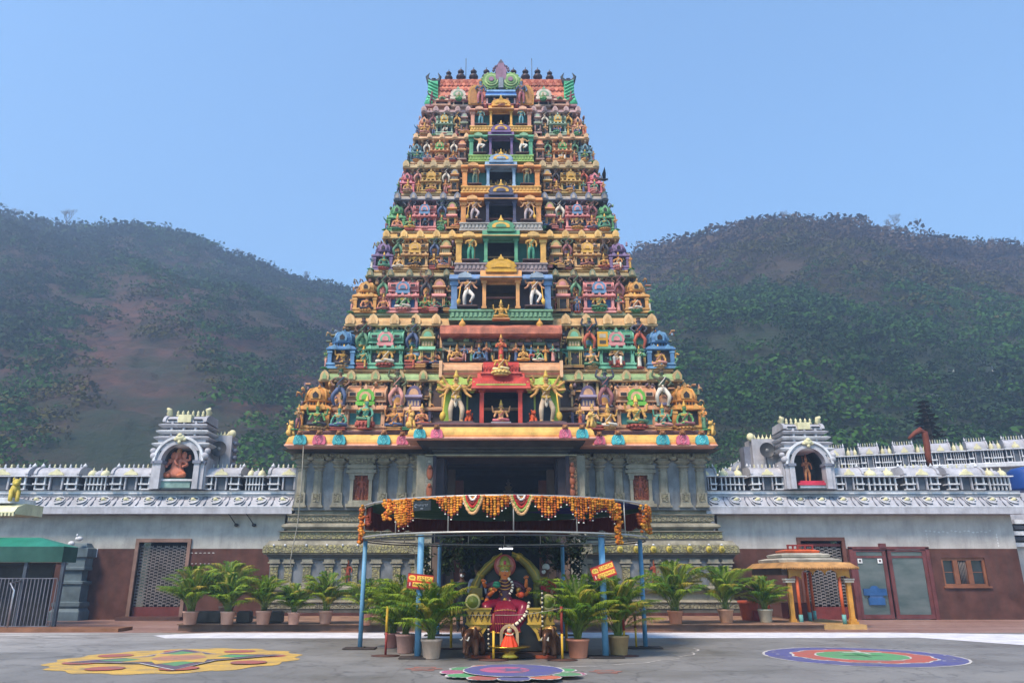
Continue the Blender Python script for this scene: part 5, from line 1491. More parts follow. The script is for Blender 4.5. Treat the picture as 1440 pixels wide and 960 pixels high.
def kuta_unit():
    m = MB(); m.mats = [lil, cream, ddk, wht, slt]
    m.box(-.46, .46, .04, .5, 0, .5, ddk)
    for k in range(6):
        x = -.4+.16*k; m.box(x-.018, x+.018, -.1, -.04, .0, .5, wht)
    m.box(-.3, .3, -.14, .1, .19, .23, wht); m.box(-.48, .48, -.06, .2, .2, .24, wht)
    m.box(-.5, .5, -.2, .5, .5, .54, wht)
    for x, r_ in ((-.26, .17), (.26, .17), (0, .24)):
        m.lathe((x, .06 if x else .16, .54), [(r_*.9, 0), (r_*1.05, .05), (r_*.9, .15), (r_*.5, .23), (r_*.15, .26), (r_*.2, .3), (0, .37)], cream if x else lil, 10)
    return m.mesh('parapet_domed_shrine')
ME_SA, ME_KU = sala_unit(), kuta_unit()
def niche_tower(w, H, dep=1.3, back='#27343a'):
    m = MB(); bk = paint(back)
    r = w*.31; zs_ = H*.36
    m.box(-w*.33, w*.33, dep*.75, dep*.8, 0, H*.68, bk); m.box(-w*.36, -w*.31, -.1, dep*.8, 0, H*.5, bk); m.box(w*.31, w*.36, -.1, dep*.8, 0, H*.5, bk)
    m.box(-w*.33, w*.33, 0, dep*.8, -.02, .05, bk)
    for sd in (-1, 1):
        for q, rr_ in ((.35, .05), (.43, .045)):
            m.box(sd*w*q-w*rr_, sd*w*q+w*rr_, -.12 if q < .4 else -.04, .3, 0, H*.36, lil)
            m.box(sd*w*q-w*rr_*1.5, sd*w*q+w*rr_*1.5, -.17 if q < .4 else -.09, .3, H*.33, H*.37, lil2)
        m.box(min(sd*w*.36, sd*w*.5), max(sd*w*.36, sd*w*.5), .05, dep, 0, H*.42, lil)
        m.ball((sd*w*.46, -.05, H*.43), (w*.08, .14, H*.05), lil, 8, 6); m.ball((sd*w*.5, .0, H*.5), (w*.06, .12, H*.04), lil, 8, 6)
    arch_band(m, 0, zs_, r, r*1.18, -.14, .3, lil, 18); arch_band(m, 0, zs_, r*1.14, r*1.42, -.08, dep*.8, lil, 18); arch_band(m, 0, zs_, r*1.36, r*1.5, -.16, .0, wht, 18)
    arch_band(m, 0, zs_, r*.96, r*1.02, .2, dep*.8, bk, 14)
    m.box(-w*.44, w*.44, .0, dep, H*.6, H*.7, lil)
    zz = H*.5
    for k, wk in enumerate((.5, .48, .45, .42)):
        z0_ = H*(.56+.085*k)
        m.ring(w*wk-.14, .12, dep, [(0, z0_-.02), (.1, z0_), (.2, z0_+H*.02), (.22, z0_+H*.035), (.12, z0_+H*.05), (.02, z0_+H*.058)], lil if k % 2 else wht)
        m.ring(w*wk-.24, .16, dep-.1, [(0, z0_+H*.05), (0, z0_+H*.09)], lil2)
        for sx in (-.22, 0, .22): m.box(sx*w-.04, sx*w+.04, -.0, .2, z0_+H*.05, z0_+H*.085, lil)
    zb_ = H*.885
    pr = [(.05+.5*(1-math.cos(math.pi/2*k/8)), zb_+H*.11*math.sin(math.pi/2*k/8)) for k in range(9)]
    m.ext(pr+[(dep-.1, zb_+H*.11), (dep, zb_)], -w*.37, w*.37, lil)
    m.box(-w*.12, w*.12, -.02, .3, zb_, zb_+H*.105, cream); 
    for sx in (-1, 1): m.ext([(y-.05, z_+.03) for y, z_ in pr]+[(dep-.1, zb_+H*.115), (dep, zb_)], sx*w*.38-.06, sx*w*.38+.06, lil); m.box(min(sx*w*.16, sx*w*.32), max(sx*w*.16, sx*w*.32), .0, .3, zb_+H*.03, zb_+H*.045, ddk)
    for k in range(6): m.lathe((-w*.24+w*.48*k/5, .5, zb_+H*.11), [(.05, 0), (.07, .06), (.03, .12), (.06, .16), (0, .26)], cream, 7)
    for sx in (-1, 1):
        m.tube([(sx*w*.35, .4, zb_+H*.1), (sx*w*.38, .4, zb_+H*.15), (sx*w*.36, .3, zb_+H*.19), (sx*w*.41, .3, zb_+H*.21)], [.1, .12, .1, .05], cream, 7)
    zc_ = zs_+r*1.36
    m.ball((0, -.2, zc_), (w*.09, .1, H*.045), cream, 10, 8); m.ball((0, -.24, zc_+H*.03), (w*.05, .08, H*.03), cream, 8, 6); m.ball((-w*.07, -.18, zc_-H*.02), (w*.05, .07, H*.025), cream, 8, 6); m.ball((w*.07, -.18, zc_-H*.02), (w*.05, .07, H*.025), cream, 8, 6); m.ball((0, -.22, zc_-H*.055), (w*.035, .06, H*.03), cream, 8, 6)
    return m.mesh('arched_niche_pavilion')
def cornice_run(xa, xb, n, flip):
    m = MB(); Yf = YWL-.62
    z0_, z1_, z2_, z3_, z4_ = Z(722, Yf), Z(712, Yf), Z(698, Yf+.35), Z(696, Yf+.45), Z(690, Yf+.45)
    m.ext([(YWL-.02, z0_+.02), (Yf+.04, z0_+.02), (Yf, z0_), (Yf, z1_), (Yf+.03, z1_+.02), (Yf+.12, (z1_+z2_)/2+.03), (Yf+.4, z2_), (YWL+.3, z2_)], xa, xb, lil)
    m.ext([(Yf+.42, z2_), (Yf+.34, z2_+.03), (Yf+.34, z4_-.05), (Yf+.3, z4_), (Yf+.7, z4_+.02), (YWL+.6, z4_+.02), (YWL+.6, z2_)], xa, xb, wht)
    m.ext([(Yf+.4, z2_+.03), (Yf+.325, z2_+.06), (Yf+.325, z2_+.1), (Yf+.4, z2_+.12)], xa, xb, slt)
    w = (xb-xa)/n
    dk_ = paint('#5a6070')
    for k in range(n):
        x = xa+w*(k+.5); f_ = 1 if flip else -1
        def P_(u, v): return (x+u*w, Yf+.03+.3*v**1.6-.02, z1_+.03+(z2_-z1_-.03)*v)
        sp = [P_(f_*(.28*math.cos(t)*(1-t/9)), .62+.34*math.sin(t)*(1-t/9)) for t in [math.pi*2*q/14-1.8 for q in range(14)]]
        m.tube(sp, .022, dk_, 4); m.tube([(p[0], p[1]-.012, p[2]+.02) for p in sp], .022, wht, 4)
        m.tube([P_(-f_*.46, 0.02), P_(-f_*.4, .3), P_(-f_*.38, .7), P_(-f_*.46, 1.0)], .02, dk_, 4)
        m.tube([P_(f_*.22, 0.02), P_(f_*.34, .3), P_(f_*.4, .7), P_(f_*.42, 1.0)], .018, dk_, 4)
        m.box(x-w*.47, x+w*.47, Yf-.012, Yf, z1_-.02, z1_+.02, wht)
        c = P_(0, .7); m.ball((c[0], c[1]-.03, c[2]), (.09, .06, .07), cream, 8, 6); m.ball((c[0]+.07*f_, c[1]-.02, c[2]-.03), (.06, .05, .05), cream, 6, 5)
    return m, z4_+.02
LX0, LX1 = X(-260, 800, YWL), -HXL+.1
RX0, RX1 = HXL-.1, X(1434, 790, YWL)
def parapets(wall, base_z, units, Y=29.05):
    hh = Z(652, Y)-base_z
    for kind, a, b_ in units:
        xa, xb = X(a, 675, Y), X(b_, 675, Y)
        put(ME_SA if kind == 's' else ME_KU, 'parapet_shrine', wall, ((xa+xb)/2, Y+.35, base_z), None, (xb-xa, 1.4, hh*1.02))
# --- left
wallL = root('compound_wall', (-14, YWL, 0), 'long grey and maroon wall left of the tower topped with pale lilac shrine parapet', 'wall')
dx0, dx1, dz1 = X(189, 820, YWL), X(258, 820, YWL), zW(762)
wall_run(LX0, LX1, [(dx0, dx1, .0, dz1)], gwL).build('wall_face', wallL)
m, zpL = cornice_run(LX0, X(412, 700, 29), 21, True); m.build('carved_cornice', wallL)
m = MB(); m.box(LX0, LX1, YWL+.5, YWL+.9, zW(715), Z(674, 29.05), slt); m.build('parapet_backing', wallL)
parapets(wallL, zpL, [('s', -250, -180), ('k', -178, -140), ('s', -135, -62), ('k', -60, -42), ('s', -40, 38), ('s', 43, 110), ('k', 113, 148), ('s', 152, 212), ('s', 281, 338), ('k', 341, 370), ('s', 374, 436)])
Hn = Z(582, 29.0)-zpL
nx0, nx1 = X(212, 660, 28.95), X(289, 660, 28.95)
ntL = put(niche_tower(nx1-nx0, Hn), 'niche_pavilion', wallL, ((nx0+nx1)/2, 28.95, zpL))
m = MB(); xa, xb = X(287, 630, 30), X(325, 630, 30)
m.box(xa, xb, 30, 30.7, Z(690, 30), Z(612, 30), lil); 
for k in range(5): m.lathe((xa+.25+(xb-xa-.5)*k/4, 30.2, Z(612, 30)), [(.06, 0), (.08, .06), (.03, .12), (0, .22)], cream, 6)
m.ball((xb-.05, 30.1, Z(609, 30)), (.16, .12, .16), cream, 8, 6); m.ball((xa+.08, 30.1, Z(611, 30)), (.1, .1, .12), cream, 8, 6)
for k in range(4): m.ball((xb+.08, 30.3, Z(622+k*10, 30)), (.12, .2, .1), lil2, 6, 5)
m.build('side_gable_wall', wallL)
# --- right
wallR = root('compound_wall', (16, YWL, 0), 'long grey and maroon wall right of the tower topped with lilac shrine parapet', 'wall')
gx0, gx1, gz1 = X(1128, 790, YWL), X(1186, 790, YWL), zW(760)
ex0, ex1, ez1 = X(1203, 820, YWL), X(1308, 820, YWL), zW(772)
wx0, wx1, wz0, wz1 = X(1326, 805, YWL), X(1388, 805, YWL), zW(824), zW(784)
wall_run(RX0, RX1, [(gx0, gx1, 0, gz1), (ex0, ex1, 0, ez1), (wx0, wx1, wz0, wz1)], gw).build('wall_face', wallR)
m, zpR = cornice_run(X(992, 700, 29), X(1446, 710, 29), 15, False); m.build('carved_cornice', wallR)
m = MB(); m.box(RX0, X(1428, 690, 29.4), YWL+.5, YWL+.9, zW(715), Z(674, 29.05), slt); m.build('parapet_backing', wallR)
parapets(wallR, zpR, [('s', 975, 1010), ('k', 1013, 1052), ('s', 1056, 1106), ('s', 1175, 1218), ('k', 1221, 1268), ('s', 1273, 1325), ('s', 1333, 1390), ('k', 1393, 1428)])
Hn = Z(593, 29.0)-zpR
nx0, nx1 = X(1102, 660, 28.95), X(1174, 660, 28.95)
ntR = put(niche_tower(nx1-nx0, Hn), 'niche_pavilion', wallR, ((nx0+nx1)/2, 28.95, zpR))
m = MB(); xa, xb = X(1058, 630, 30), X(1103, 630, 30)
m.box(xa, xb, 30, 30.9, Z(690, 30), Z(617, 30), lil); m.box(xa-.25, xa, 30.3, 30.9, Z(690, 30), Z(626, 30), lil2)
for k in range(7): m.lathe((xa+.2+(xb-xa-.3)*k/6, 30.2, Z(617, 30)), [(.06, 0), (.08, .06), (.03, .12), (0, .24)], cream, 6)
m.ball((xa+.0, 30.1, Z(614, 30)), (.16, .12, .18), cream, 8, 6)
m.build('side_gable_wall', wallR)
# old plaster scars, pipes and notice on the walls
sc = MB(); sw = paint('#c4c4c4', .9)
rr = random.Random(8)
def scar(x, z_, w, h):
    n = 7; sc.add([(x+w*math.cos(2*math.pi*k/n)*rr.uniform(.5, 1), YWL-.012, z_+h*math.sin(2*math.pi*k/n)*rr.uniform(.4, 1)) for k in range(n)], [tuple(range(n))], sw)
for k in range(16): scar(X(1302+k*6, 747, YWL), zW(747+rr.uniform(-1.5, 1.5)), .07, .035)
for k in range(5): scar(X(1303+k*.8, 752+k*4, YWL), zW(751+k*4), .02, .06); scar(X(1401+k*.8, 752+k*4, YWL), zW(751+k*4), .03, .06)
sc.build('plaster_scar', wallR)
sc = MB()
for k in range(7): scar(X(264+k*6, 777, YWL), zW(777), .07, .02); scar(X(264+k*6, 792, YWL), zW(792), .05, .015)
sc.build('plaster_scar', wallL)
m = MB(); m.box(X(118, 775, YWL-.02), X(137, 775, YWL-.02), YWL-.03, YWL-.006, zW(783), zW(771), paint('#c8c8d0'))
o = m.build('notice_sheet'); tag(o, 'blank white sheet pasted on the maroon wall by the left grille door', 'notice')
m = MB()
for px, hh_ in ((330, 745), (355, 745)):
    p = U(px, 735, YWL-.05); m.tube([(X(px-16, 712, 29.0), 29.0, Z(712, 29.0)), (X(px-4, 725, 29.2), 29.2, Z(728, 29.2)), (X(px+2, 738, YWL-.1), YWL-.1, zW(738))], .018, paint('#2c2c30'), 5); m.ball((X(px+2, 738, YWL-.1), YWL-.08, zW(738)), (.09, .06, .07), paint('#2c2c30'), 6, 5)
m.build('cable', wallL)
# left grille door
def weave(m, x0, x1, z0_, z1_, y, mat, nx, nz):
    """basket-weave iron bars"""
    dx, dz = (x1-x0)/nx, (z1_-z0_)/nz
    for i in range(nx+1): m.box(x0+dx*i-.012, x0+dx*i+.012, y, y+.02, z0_, z1_, mat)
    for j in range(nz):
        for i in range(nx):
            zc_ = z0_+dz*(j+.5+(.5 if i % 2 else 0))
            if zc_+.01 > z1_: continue
            m.box(x0+dx*i, x0+dx*(i+1), y-.012, y+.012, zc_-.016, zc_+.016, mat)
            m.box(x0+dx*(i+.3), x0+dx*(i+.7), y-.02, y+.02, zc_+dz*.14, zc_+dz*.36, mat)
iron = paint('#77706e', .5, .2, .2, .1); frame_c = paint('#7a5f54', .7)
d = root('grille_door', ((dx0+dx1)/2, YWL, 0), 'tall dark doorway with woven iron grille in the left wall', 'door')
m = MB(); t = .13
for a, b_, c_, e in ((dx0-t, dx0, 0, dz1+t), (dx1, dx1+t, 0, dz1+t), (dx0, dx1, dz1, dz1+t)): m.box(a, b_, YWL-.09, YWL+.36, c_, e, frame_c)
m.build('frame', d)
m = MB(); weave(m, dx0, dx1, .45, dz1-.12, YWL+.12, iron, 12, 20); m.build('grille', d)
m = MB(); m.box(dx0, dx1, YWL+.08, YWL+.16, .0, .45, paint('#5a1f1c')); m.box(dx0-.2, dx1+.3, YWL-.7, YWL-.1, 0.003, .12, paint('#4a2f28')); m.build('kick_panel', d)
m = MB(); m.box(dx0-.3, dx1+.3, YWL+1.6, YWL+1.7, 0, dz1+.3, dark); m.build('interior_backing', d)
# right doorway behind the kiosk
d = root('grille_door', ((gx0+gx1)/2, YWL, 0), 'brown framed doorway with woven grille above and behind the small yellow kiosk', 'door')
m = MB(); fb = paint('#5e3529', .6)
for a, b_, c_, e in ((gx0-t, gx0, 0, gz1+t), (gx1, gx1+t, 0, gz1+t), (gx0, gx1, gz1, gz1+t)): m.box(a, b_, YWL-.09, YWL+.36, c_, e, fb)
m.build('frame', d)
m = MB(); weave(m, gx0, gx1, .45, gz1-.2, YWL+.12, iron, 10, 20); m.build('grille', d)
m = MB(); m.box(gx0, gx1, YWL+.06, YWL+.18, gz1-.2, gz1-.1, paint('#6a2420')); m.box(gx0, gx1, YWL+.06, YWL+.18, 0, .45, paint('#6a2420')); m.build('kick_panel', d)
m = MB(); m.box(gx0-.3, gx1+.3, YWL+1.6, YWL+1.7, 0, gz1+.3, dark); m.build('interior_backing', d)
# double glazed gate
d = root('glazed_gate', ((ex0+ex1)/2, YWL, 0), 'pair of maroon framed translucent sheet doors in the right wall', 'gate')
mf = paint('#5e2c2c', .6, .25, .4); 
def sheet_mat():
    m_, nt, b = new_mat('translucent_sheet')
    g = nt.node('ShaderNodeNewGeometry').outputs['Position']
    base = mix(nt, ramp(nt, noise(nt, g, .8, 4, .6, (1, 1, 3)), [(.35, 0.), (.65, 1.)]), '#4a5a5c', '#6c7476')
    nt.link(base, b.inputs['Base Color']); b.inputs['Roughness'].default_value = .22
    b.inputs['Transmission Weight'].default_value = .35
    return m_
shm = sheet_mat()
m = MB()
for a, b_, c_, e in ((ex0-.12, ex0+.02, 0, ez1+.06), (ex1-.02, ex1+.12, 0, ez1+.06), (ex0-.12, ex1+.12, ez1+.0, ez1+.1)): m.box(a, b_, YWL-.1, YWL+.2, c_, e, mf)
m.box((ex0+ex1)/2-.35, (ex0+ex1)/2-.1, YWL-.12, YWL, ez1+.06, ez1+.22, mf)
m.build('frame', d)
xm = X(1252, 820, YWL)
for a, b_ in ((ex0, xm-.02), (xm+.02, ex1)):
    lf = MB(); q = .13
    lf.box(a+.02, a+q+.02, YWL-.06, YWL-.0, .03, ez1-.02, mf); lf.box(b_-q-.02, b_-.02, YWL-.06, YWL-.0, .03, ez1-.02, mf); lf.box(a+q+.02, b_-q-.02, YWL-.06, YWL, .03, .18, mf); lf.box(a+q+.02, b_-q-.02, YWL-.06, YWL, ez1-.32, ez1-.24, mf); lf.box(a+q+.02, b_-q-.02, YWL-.06, YWL, ez1-.09, ez1-.02, mf)
    lo = lf.build('door_leaf', d)
    pn = MB(); pn.box(a+q+.0, b_-q-.0, YWL-.03, YWL-.02, .1, ez1-.05, shm); pn.build('pane', lo)
m = MB(); m.box(ex0, ex1, YWL+2.2, YWL+2.3, 0, ez1+.2, paint('#59605f')); m.box(ex0-.1, ex1+.1, YWL+.3, YWL+2.3, ez1+.12, ez1+.2, paint('#59605f')); m.build('interior_backing', d)
m = MB(); bp = paint('#1c4c80', .6)
bx0, bx1 = X(1215, 840, YWL-.04), X(1247, 840, YWL-.04)
zz0, zz1, zz2, zz3 = zW(850), zW(840), zW(836.5), zW(827)
m.box(bx0+.15, bx1-.1, YWL-.1, YWL-.035, zz0, zz1, bp); m.box(bx0, bx1, YWL-.11, YWL-.035, zz2, zz3, bp); m.exty([(bx0+.25, zz3), (bx1-.25, zz3), (bx1-.35, zz3+.1), (bx0+.35, zz3+.1)], YWL-.1, YWL-.04, bp); m.box(bx0+.2, bx1-.15, YWL-.09, YWL-.04, zz1, zz2, paint('#30507c'))
o = m.build('plastic_notice'); tag(o, 'blue plastic notice hanging on the left glazed gate leaf', 'notice')
for px, l_ in ((1209, 'left'), (1237, 'right')):
    m = MB(); m.box(X(px-3.2, 788, YWL-.05), X(px+3.2, 788, YWL-.05), YWL-.07, YWL-.062, zW(791.5), zW(785), paint('#cfcfcf')); m.box(X(px-1.5, 788, YWL-.05), X(px+1.5, 788, YWL-.05), YWL-.073, YWL-.07, zW(789.8), zW(786.5), paint('#504040'))
    o = m.build('sticker'); tag(o, f'small white square sticker at the top {l_} of the gate pane', 'sticker', 'stickers on the gate pane')
# window
w_ = root('wooden_window', ((wx0+wx1)/2, YWL, wz0), 'three part brown wooden window with barred middle light in the maroon wall', 'window')
wf = paint('#7a4a30', .5); glz = gloss('#1c2630', .1)
m = MB(); q = .09
for a, b_, c_, e in ((wx0, wx0+q, wz0, wz1), (wx1-q, wx1, wz0, wz1), (wx0+q, wx1-q, wz0, wz0+q), (wx0+q, wx1-q, wz1-q, wz1)): m.box(a, b_, YWL+.05, YWL+.2, c_, e, wf)
t1, t2 = wx0+(wx1-wx0)*.33, wx0+(wx1-wx0)*.64
for x in (t1, t2): m.box(x-.09, x+.09, YWL+.04, YWL+.21, wz0+q, wz1-q, wf)
m.box(wx0-.06, wx1+.06, YWL-.08, YWL+.05, wz0-.06, wz0+.01, wf); m.build('frame', w_)
for a, b_ in ((wx0+q, t1-.09), (t2+.09, wx1-q)):
    m = MB(); m.box(a, b_, YWL+.12, YWL+.14, wz0+q, wz1-q, glz); m.box(a, b_, YWL+.11, YWL+.12, (wz0+wz1)/2-.012, (wz0+wz1)/2+.012, wf); m.build('pane', w_)
m = MB()
for k in range(6): x = t1+.09+(t2-t1-.18)*(k+.5)/6; m.cyl((x, YWL+.1, wz0+q), (x, YWL+.1, wz1-q), .012, iron)
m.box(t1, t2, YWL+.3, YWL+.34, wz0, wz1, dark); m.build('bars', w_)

# ---- statues in the two roof niches
def ganesha(loc, h):
    s = Skel()
    P = s.add((0, 0, .14), (.13, .12), -1, 1); W = s.add((0, -.04, .28), (.16, .15), P, 0); C = s.add((0, 0, .44), (.12, .09), W, 0)
    N = s.add((0, 0, .53), .06, C, 0); H = s.add((0, -.02, .62), (.085, .08), N, 0); s.chain(H, [((0, 0, .74), .07), ((0, 0, .84), .045), ((0, 0, .93), .012)], 2)
    s.chain(H, [((0, -.12, .55), .045), ((-.02, -.17, .45), .036), ((.03, -.17, .37), .028), ((.08, -.15, .36), .02)], 0)
    for sd in (-1, 1):
        s.chain(C, [((sd*.17, 0, .47), .05), ((sd*.27, -.04, .36), .04), ((sd*.2, -.2, .3), .035)], 0)
        s.chain(C, [((sd*.16, .03, .5), .045), ((sd*.3, .0, .5), .035), ((sd*.3, -.05, .64), .032)], 0)
        s.chain(P, [((sd*.27, -.12, .1), .075), ((sd*.08, -.22, .07), .05)], 1)
    me = s.build('b_elephant_deity', 2)
    o = put(me, 'deity_statue', None, loc, None, h/.94, [paint('#c87860'), paint('#b86848'), paint('#c08858')])
    e = MB(); c = paint('#c87860')
    for sd in (-1, 1): e.ball((sd*.14, .0, .62), (.075, .025, .1), c, 10, 7)
    sub(e.mesh('ear'), 'ears', o)
    return o
pxn = X(249, 660, 29.4)
zped = zpL+.42
m = MB(); pc = paint('#7f9c96'); m.box(pxn-.72, pxn+.72, 29.05, 29.95, zpL+.05, zped-.1, pc); m.box(pxn-.8, pxn+.8, 29.0, 29.98, zped-.1, zped-.03, wht); m.box(pxn-.55, pxn+.55, 29.1, 29.9, zped-.03, zped, pc)
m.build('image_plinth', ntL)
o = ganesha((pxn, 29.42, zped), Z(622, 29.3)-zped); tag(o, 'salmon pink seated elephant-headed deity in the left rooftop niche', 'statue')
pxn = X(1137, 660, 29.4); zped = zpR+.34
m = MB(); rdp = paint('#b82c48'); m.box(pxn-.55, pxn+.55, 29.05, 29.95, zpR+.05, zped-.18, wht); m.box(pxn-.62, pxn+.58, 29.0, 29.98, zped-.18, zped-.09, rdp); m.box(pxn-.5, pxn+.5, 29.1, 29.9, zped-.09, zped, rdp)
m.build('image_plinth', ntR)
o = statue('stand', (pxn-.05, 29.45, zped), Z(638, 29.4)-zped, '#c87c50', '#cf8c58', '#8a4a34', 'orange skinned standing deity on a red plinth in the right rooftop niche', 'statue')
m = MB(); m.cyl((-.17, -.12, 0), (-.19, -.12, 1.0), .012, paint('#8a4a34')); m.ball((-.19, -.12, 1.0), .03, paint('#8a4a34'), 6, 5); sub(m.mesh('staff'), 'staff', o)
# horn loudspeakers
for px, py, Y, l_ in ((311, 632, 29.85, 'left'), (1076, 634, 29.85, 'right')):
    m = MB(); gy = gloss('#3a3c40', .5); T = Matrix.Rotation(R(90), 4, 'X')
    m.lathe((0, 0, 0), [(.3, .0), (.31, .02), (.22, -.1), (.12, -.24), (.09, -.3)], gy, 18, T=T); m.lathe((0, 0, 0), [(.05, .02), (.1, -.04), (.1, -.12)], gloss('#777777'), 12, T=T)
    m.cyl((0, .2, -.1), (0, .15, -.95), .02, gy)
    o = m.build('horn_loudspeaker'); o.location = U(px, py, Y); o.location.y = 29.6
    tag(o, f'round horn loudspeaker on a rod by the {l_} rooftop niche', 'loudspeaker', 'rooftop horn loudspeakers')
# ---- rear parapets seen above the right wall
def rear_wall(p0, p1, n, hw, label):
    a = Vector(p0); b_ = Vector(p1); L = (b_-a).length; ang = math.atan2(b_.y-a.y, b_.x-a.x)
    r_ = root('rear_gallery', a, label, 'wall', None, ang)
    m = MB(); m.box(0, L, 0, 1.0, -5, 0, lil); m.ext([(-.4, -.28), (-.45, -.25), (-.45, -.05), (-.35, 0), (1, 0), (1, -.28)], 0, L, wht); m.box(0, L, .5, .9, 0, hw*.6, slt)
    sub(m.mesh('rear_wall_face'), 'wall_face', r_)
    w = L/n
    for k in range(n):
        big = k % 2 == 0
        sub(ME_SA if big else ME_KU, 'parapet_shrine', r_, (w*(k+.5), .2, 0), (0, 0, 0), ((w*1.2 if big else w*.75), 1.2, hw))
    return r_
zr_ = Z(641, 40)
pA, pB = Vector((X(1165, 655, 45.5), 45.5, zr_)), Vector((X(1500, 640, 41.5), 41.5, zr_))
rear_wall(pA, pB, 13, 1.5, 'second pale parapeted gallery rising behind the right wall')
pA, pB = Vector((X(968, 695, 58), 58, Z(671, 41))), Vector((X(1053, 670, 41), 41, Z(671, 41)))
rear_wall(pA, pB, 11, 1.35, 'short pale parapeted gallery receding behind the wall beside the tower')
# rusty bent pipe, blue tank, pointed conifer, orange figure behind
m = MB(); ru = paint('#6e3424', .7)
P_ = [U(1278, 617, 33), U(1286, 609, 33), U(1294, 604, 33), U(1300, 608, 33), U(1303, 622, 33), U(1305, 640, 33), U(1308, 655, 33)]
m.tube(P_, [.07, .1, .13, .14, .14, .13, .12], ru, 8); o = m.build('bent_pipe'); tag(o, 'rusty brown bent pipe sticking up behind the right parapet', 'pipe')
m = MB(); tb = gloss('#173f86', .4); c = U(1452, 690, 31); m.lathe((c.x, c.y, c.z), [(.75, 0), (.78, .1), (.75, .2), (.78, .5), (.75, .6), (.78, .8), (.6, .92), (.2, 1.0)], tb, 20); o = m.build('water_tank'); tag(o, 'dark blue water tank cut off by the right picture edge', 'water tank')
m = MB(); c = U(1308, 625, 48); tr = paint('#5a4632', .8); m.tube([c, c+Vector((0, 0, 2.9))], [.28, .1], tr, 7)
tt = root('layered_conifer', c, 'dark layered conifer standing behind the rear gallery', 'tree')
sub_ = m.build('trunk', tt)
m = MB(); cf = leafmat('foliage_conifer', '#2a2620', '#3a3528', .5); rr = random.Random(2)
for lv in range(9):
    zz = .6+lv*.28; r_ = 1.0*(1-lv/10.5)
    for k in range(26):
        a = rr.uniform(0, 6.28); q = r_*rr.uniform(.3, 1)
        p = c+Vector((q*math.cos(a), q*math.sin(a), zz+rr.uniform(-.06, .06)-.15*q)); s_ = rr.uniform(.12, .24)
        m.add([p+Vector((-s_, 0, -.04)), p+Vector((0, -s_, .03)), p+Vector((s_, 0, -.05)), p+Vector((0, s_, .05))], [(0, 1, 2, 3)], cf)
m.build('crown', tt)
# neighbouring building's white stepped moulding at the right edge
m = MB()
for k in range(5): m.box(X(1427+k, 735+k*8, 31), X(1520, 730, 31), 31+.05*k, 33, Z(736+k*8, 31), Z(730+k*8, 31), wht if k % 2 == 0 else ddk)
m.box(X(1434, 780, 31), X(1520, 800, 31), 31.3, 33, 0, Z(768, 31), gw)
o = m.build('stepped_plinth_building'); tag(o, 'corner of the next grey building with white stepped mouldings at the right edge', 'building')

# ---- the stone pilaster ending the wall on the left, shed and railing
m = MB(); px_ = X(98, 850, 29.2); ps = paint('#52626a', .7, .2, .35, .2)
m.ring(.42, 29.0, 29.55, [(.14, 0), (.14, .3), (.04, .42), (.1, .5), (.1, .62), (0, .66), (0, 1.25), (.06, 1.28), (.06, 1.36), (-.08, 1.4), (-.08, 1.75), (.02, 1.78), (.02, 1.85), (0, 1.9), (0, 2.2), (.08, 2.25), (.08, 2.55), (-.02, 2.6), (-.1, 2.75)], ps, cx=px_)
o = m.build('wall_pilaster'); tag(o, 'blue grey moulded stone pilaster beside the green canopy shed', 'pilaster')
m = MB(); m.ball((px_-.1, 28.8, 2.72), (.13, .1, .1), wht, 8, 6); m.ball((px_+.16, 28.8, 2.9), (.15, .1, .09), wht, 8, 6); m.ball((px_+.1, 28.75, 3.02), (.04, .04, .06), wht, 6, 5)
o = m.build('shell_lamp'); tag(o, 'small white shell shaped lamps on top of the grey pilaster', 'lamp')
Ys_ = 24.0
xs_ = X(87, 790, Ys_); shed = root('canopy_shed', (xs_-2, Ys_, 0), 'dark shed under a green canopy at the left edge', 'shed')
gcl, gcd = paint('#12705c', .5, .15, .15, .1, 8), paint('#0d4238', .6, .15, .15, .1, 8)
m = MB(); xl = X(-200, 790, Ys_); ze, zt_ = Z(790, Ys_), Z(768, Ys_)
m.box(xl, xs_, Ys_-.02, Ys_+.02, ze, zt_, gcd); m.box(xs_-.04, xs_, Ys_+.02, 24.8, ze, zt_, gcd)
m.add([(xl, Ys_-.02, zt_), (xs_, Ys_-.02, zt_), (xs_-1.2, Ys_+.6, zt_+.3), (xl, Ys_+.6, zt_+.3), (xs_, 24.8, zt_), (xs_-1.2, 24.8, zt_+.3)], [(0, 1, 2, 3), (1, 4, 5, 2)], gcl)
m.build('canopy_roof', shed)
for x in (X(80, 850, Ys_+.1), X(27, 850, Ys_+.1), X(-60, 850, Ys_+.1)):
    m = MB(); m.box(x-.05, x+.05, Ys_+.06, Ys_+.16, 0, ze, paint('#39424f')); m.build('post', shed)
m = MB(); m.box(xl, xs_-.75, 24.9, 25.0, 0, ze, paint('#18191c')); m.box(xl, xs_-.3, Ys_+.3, 24.9, ze-.05, ze-.02, paint('#18191c'))

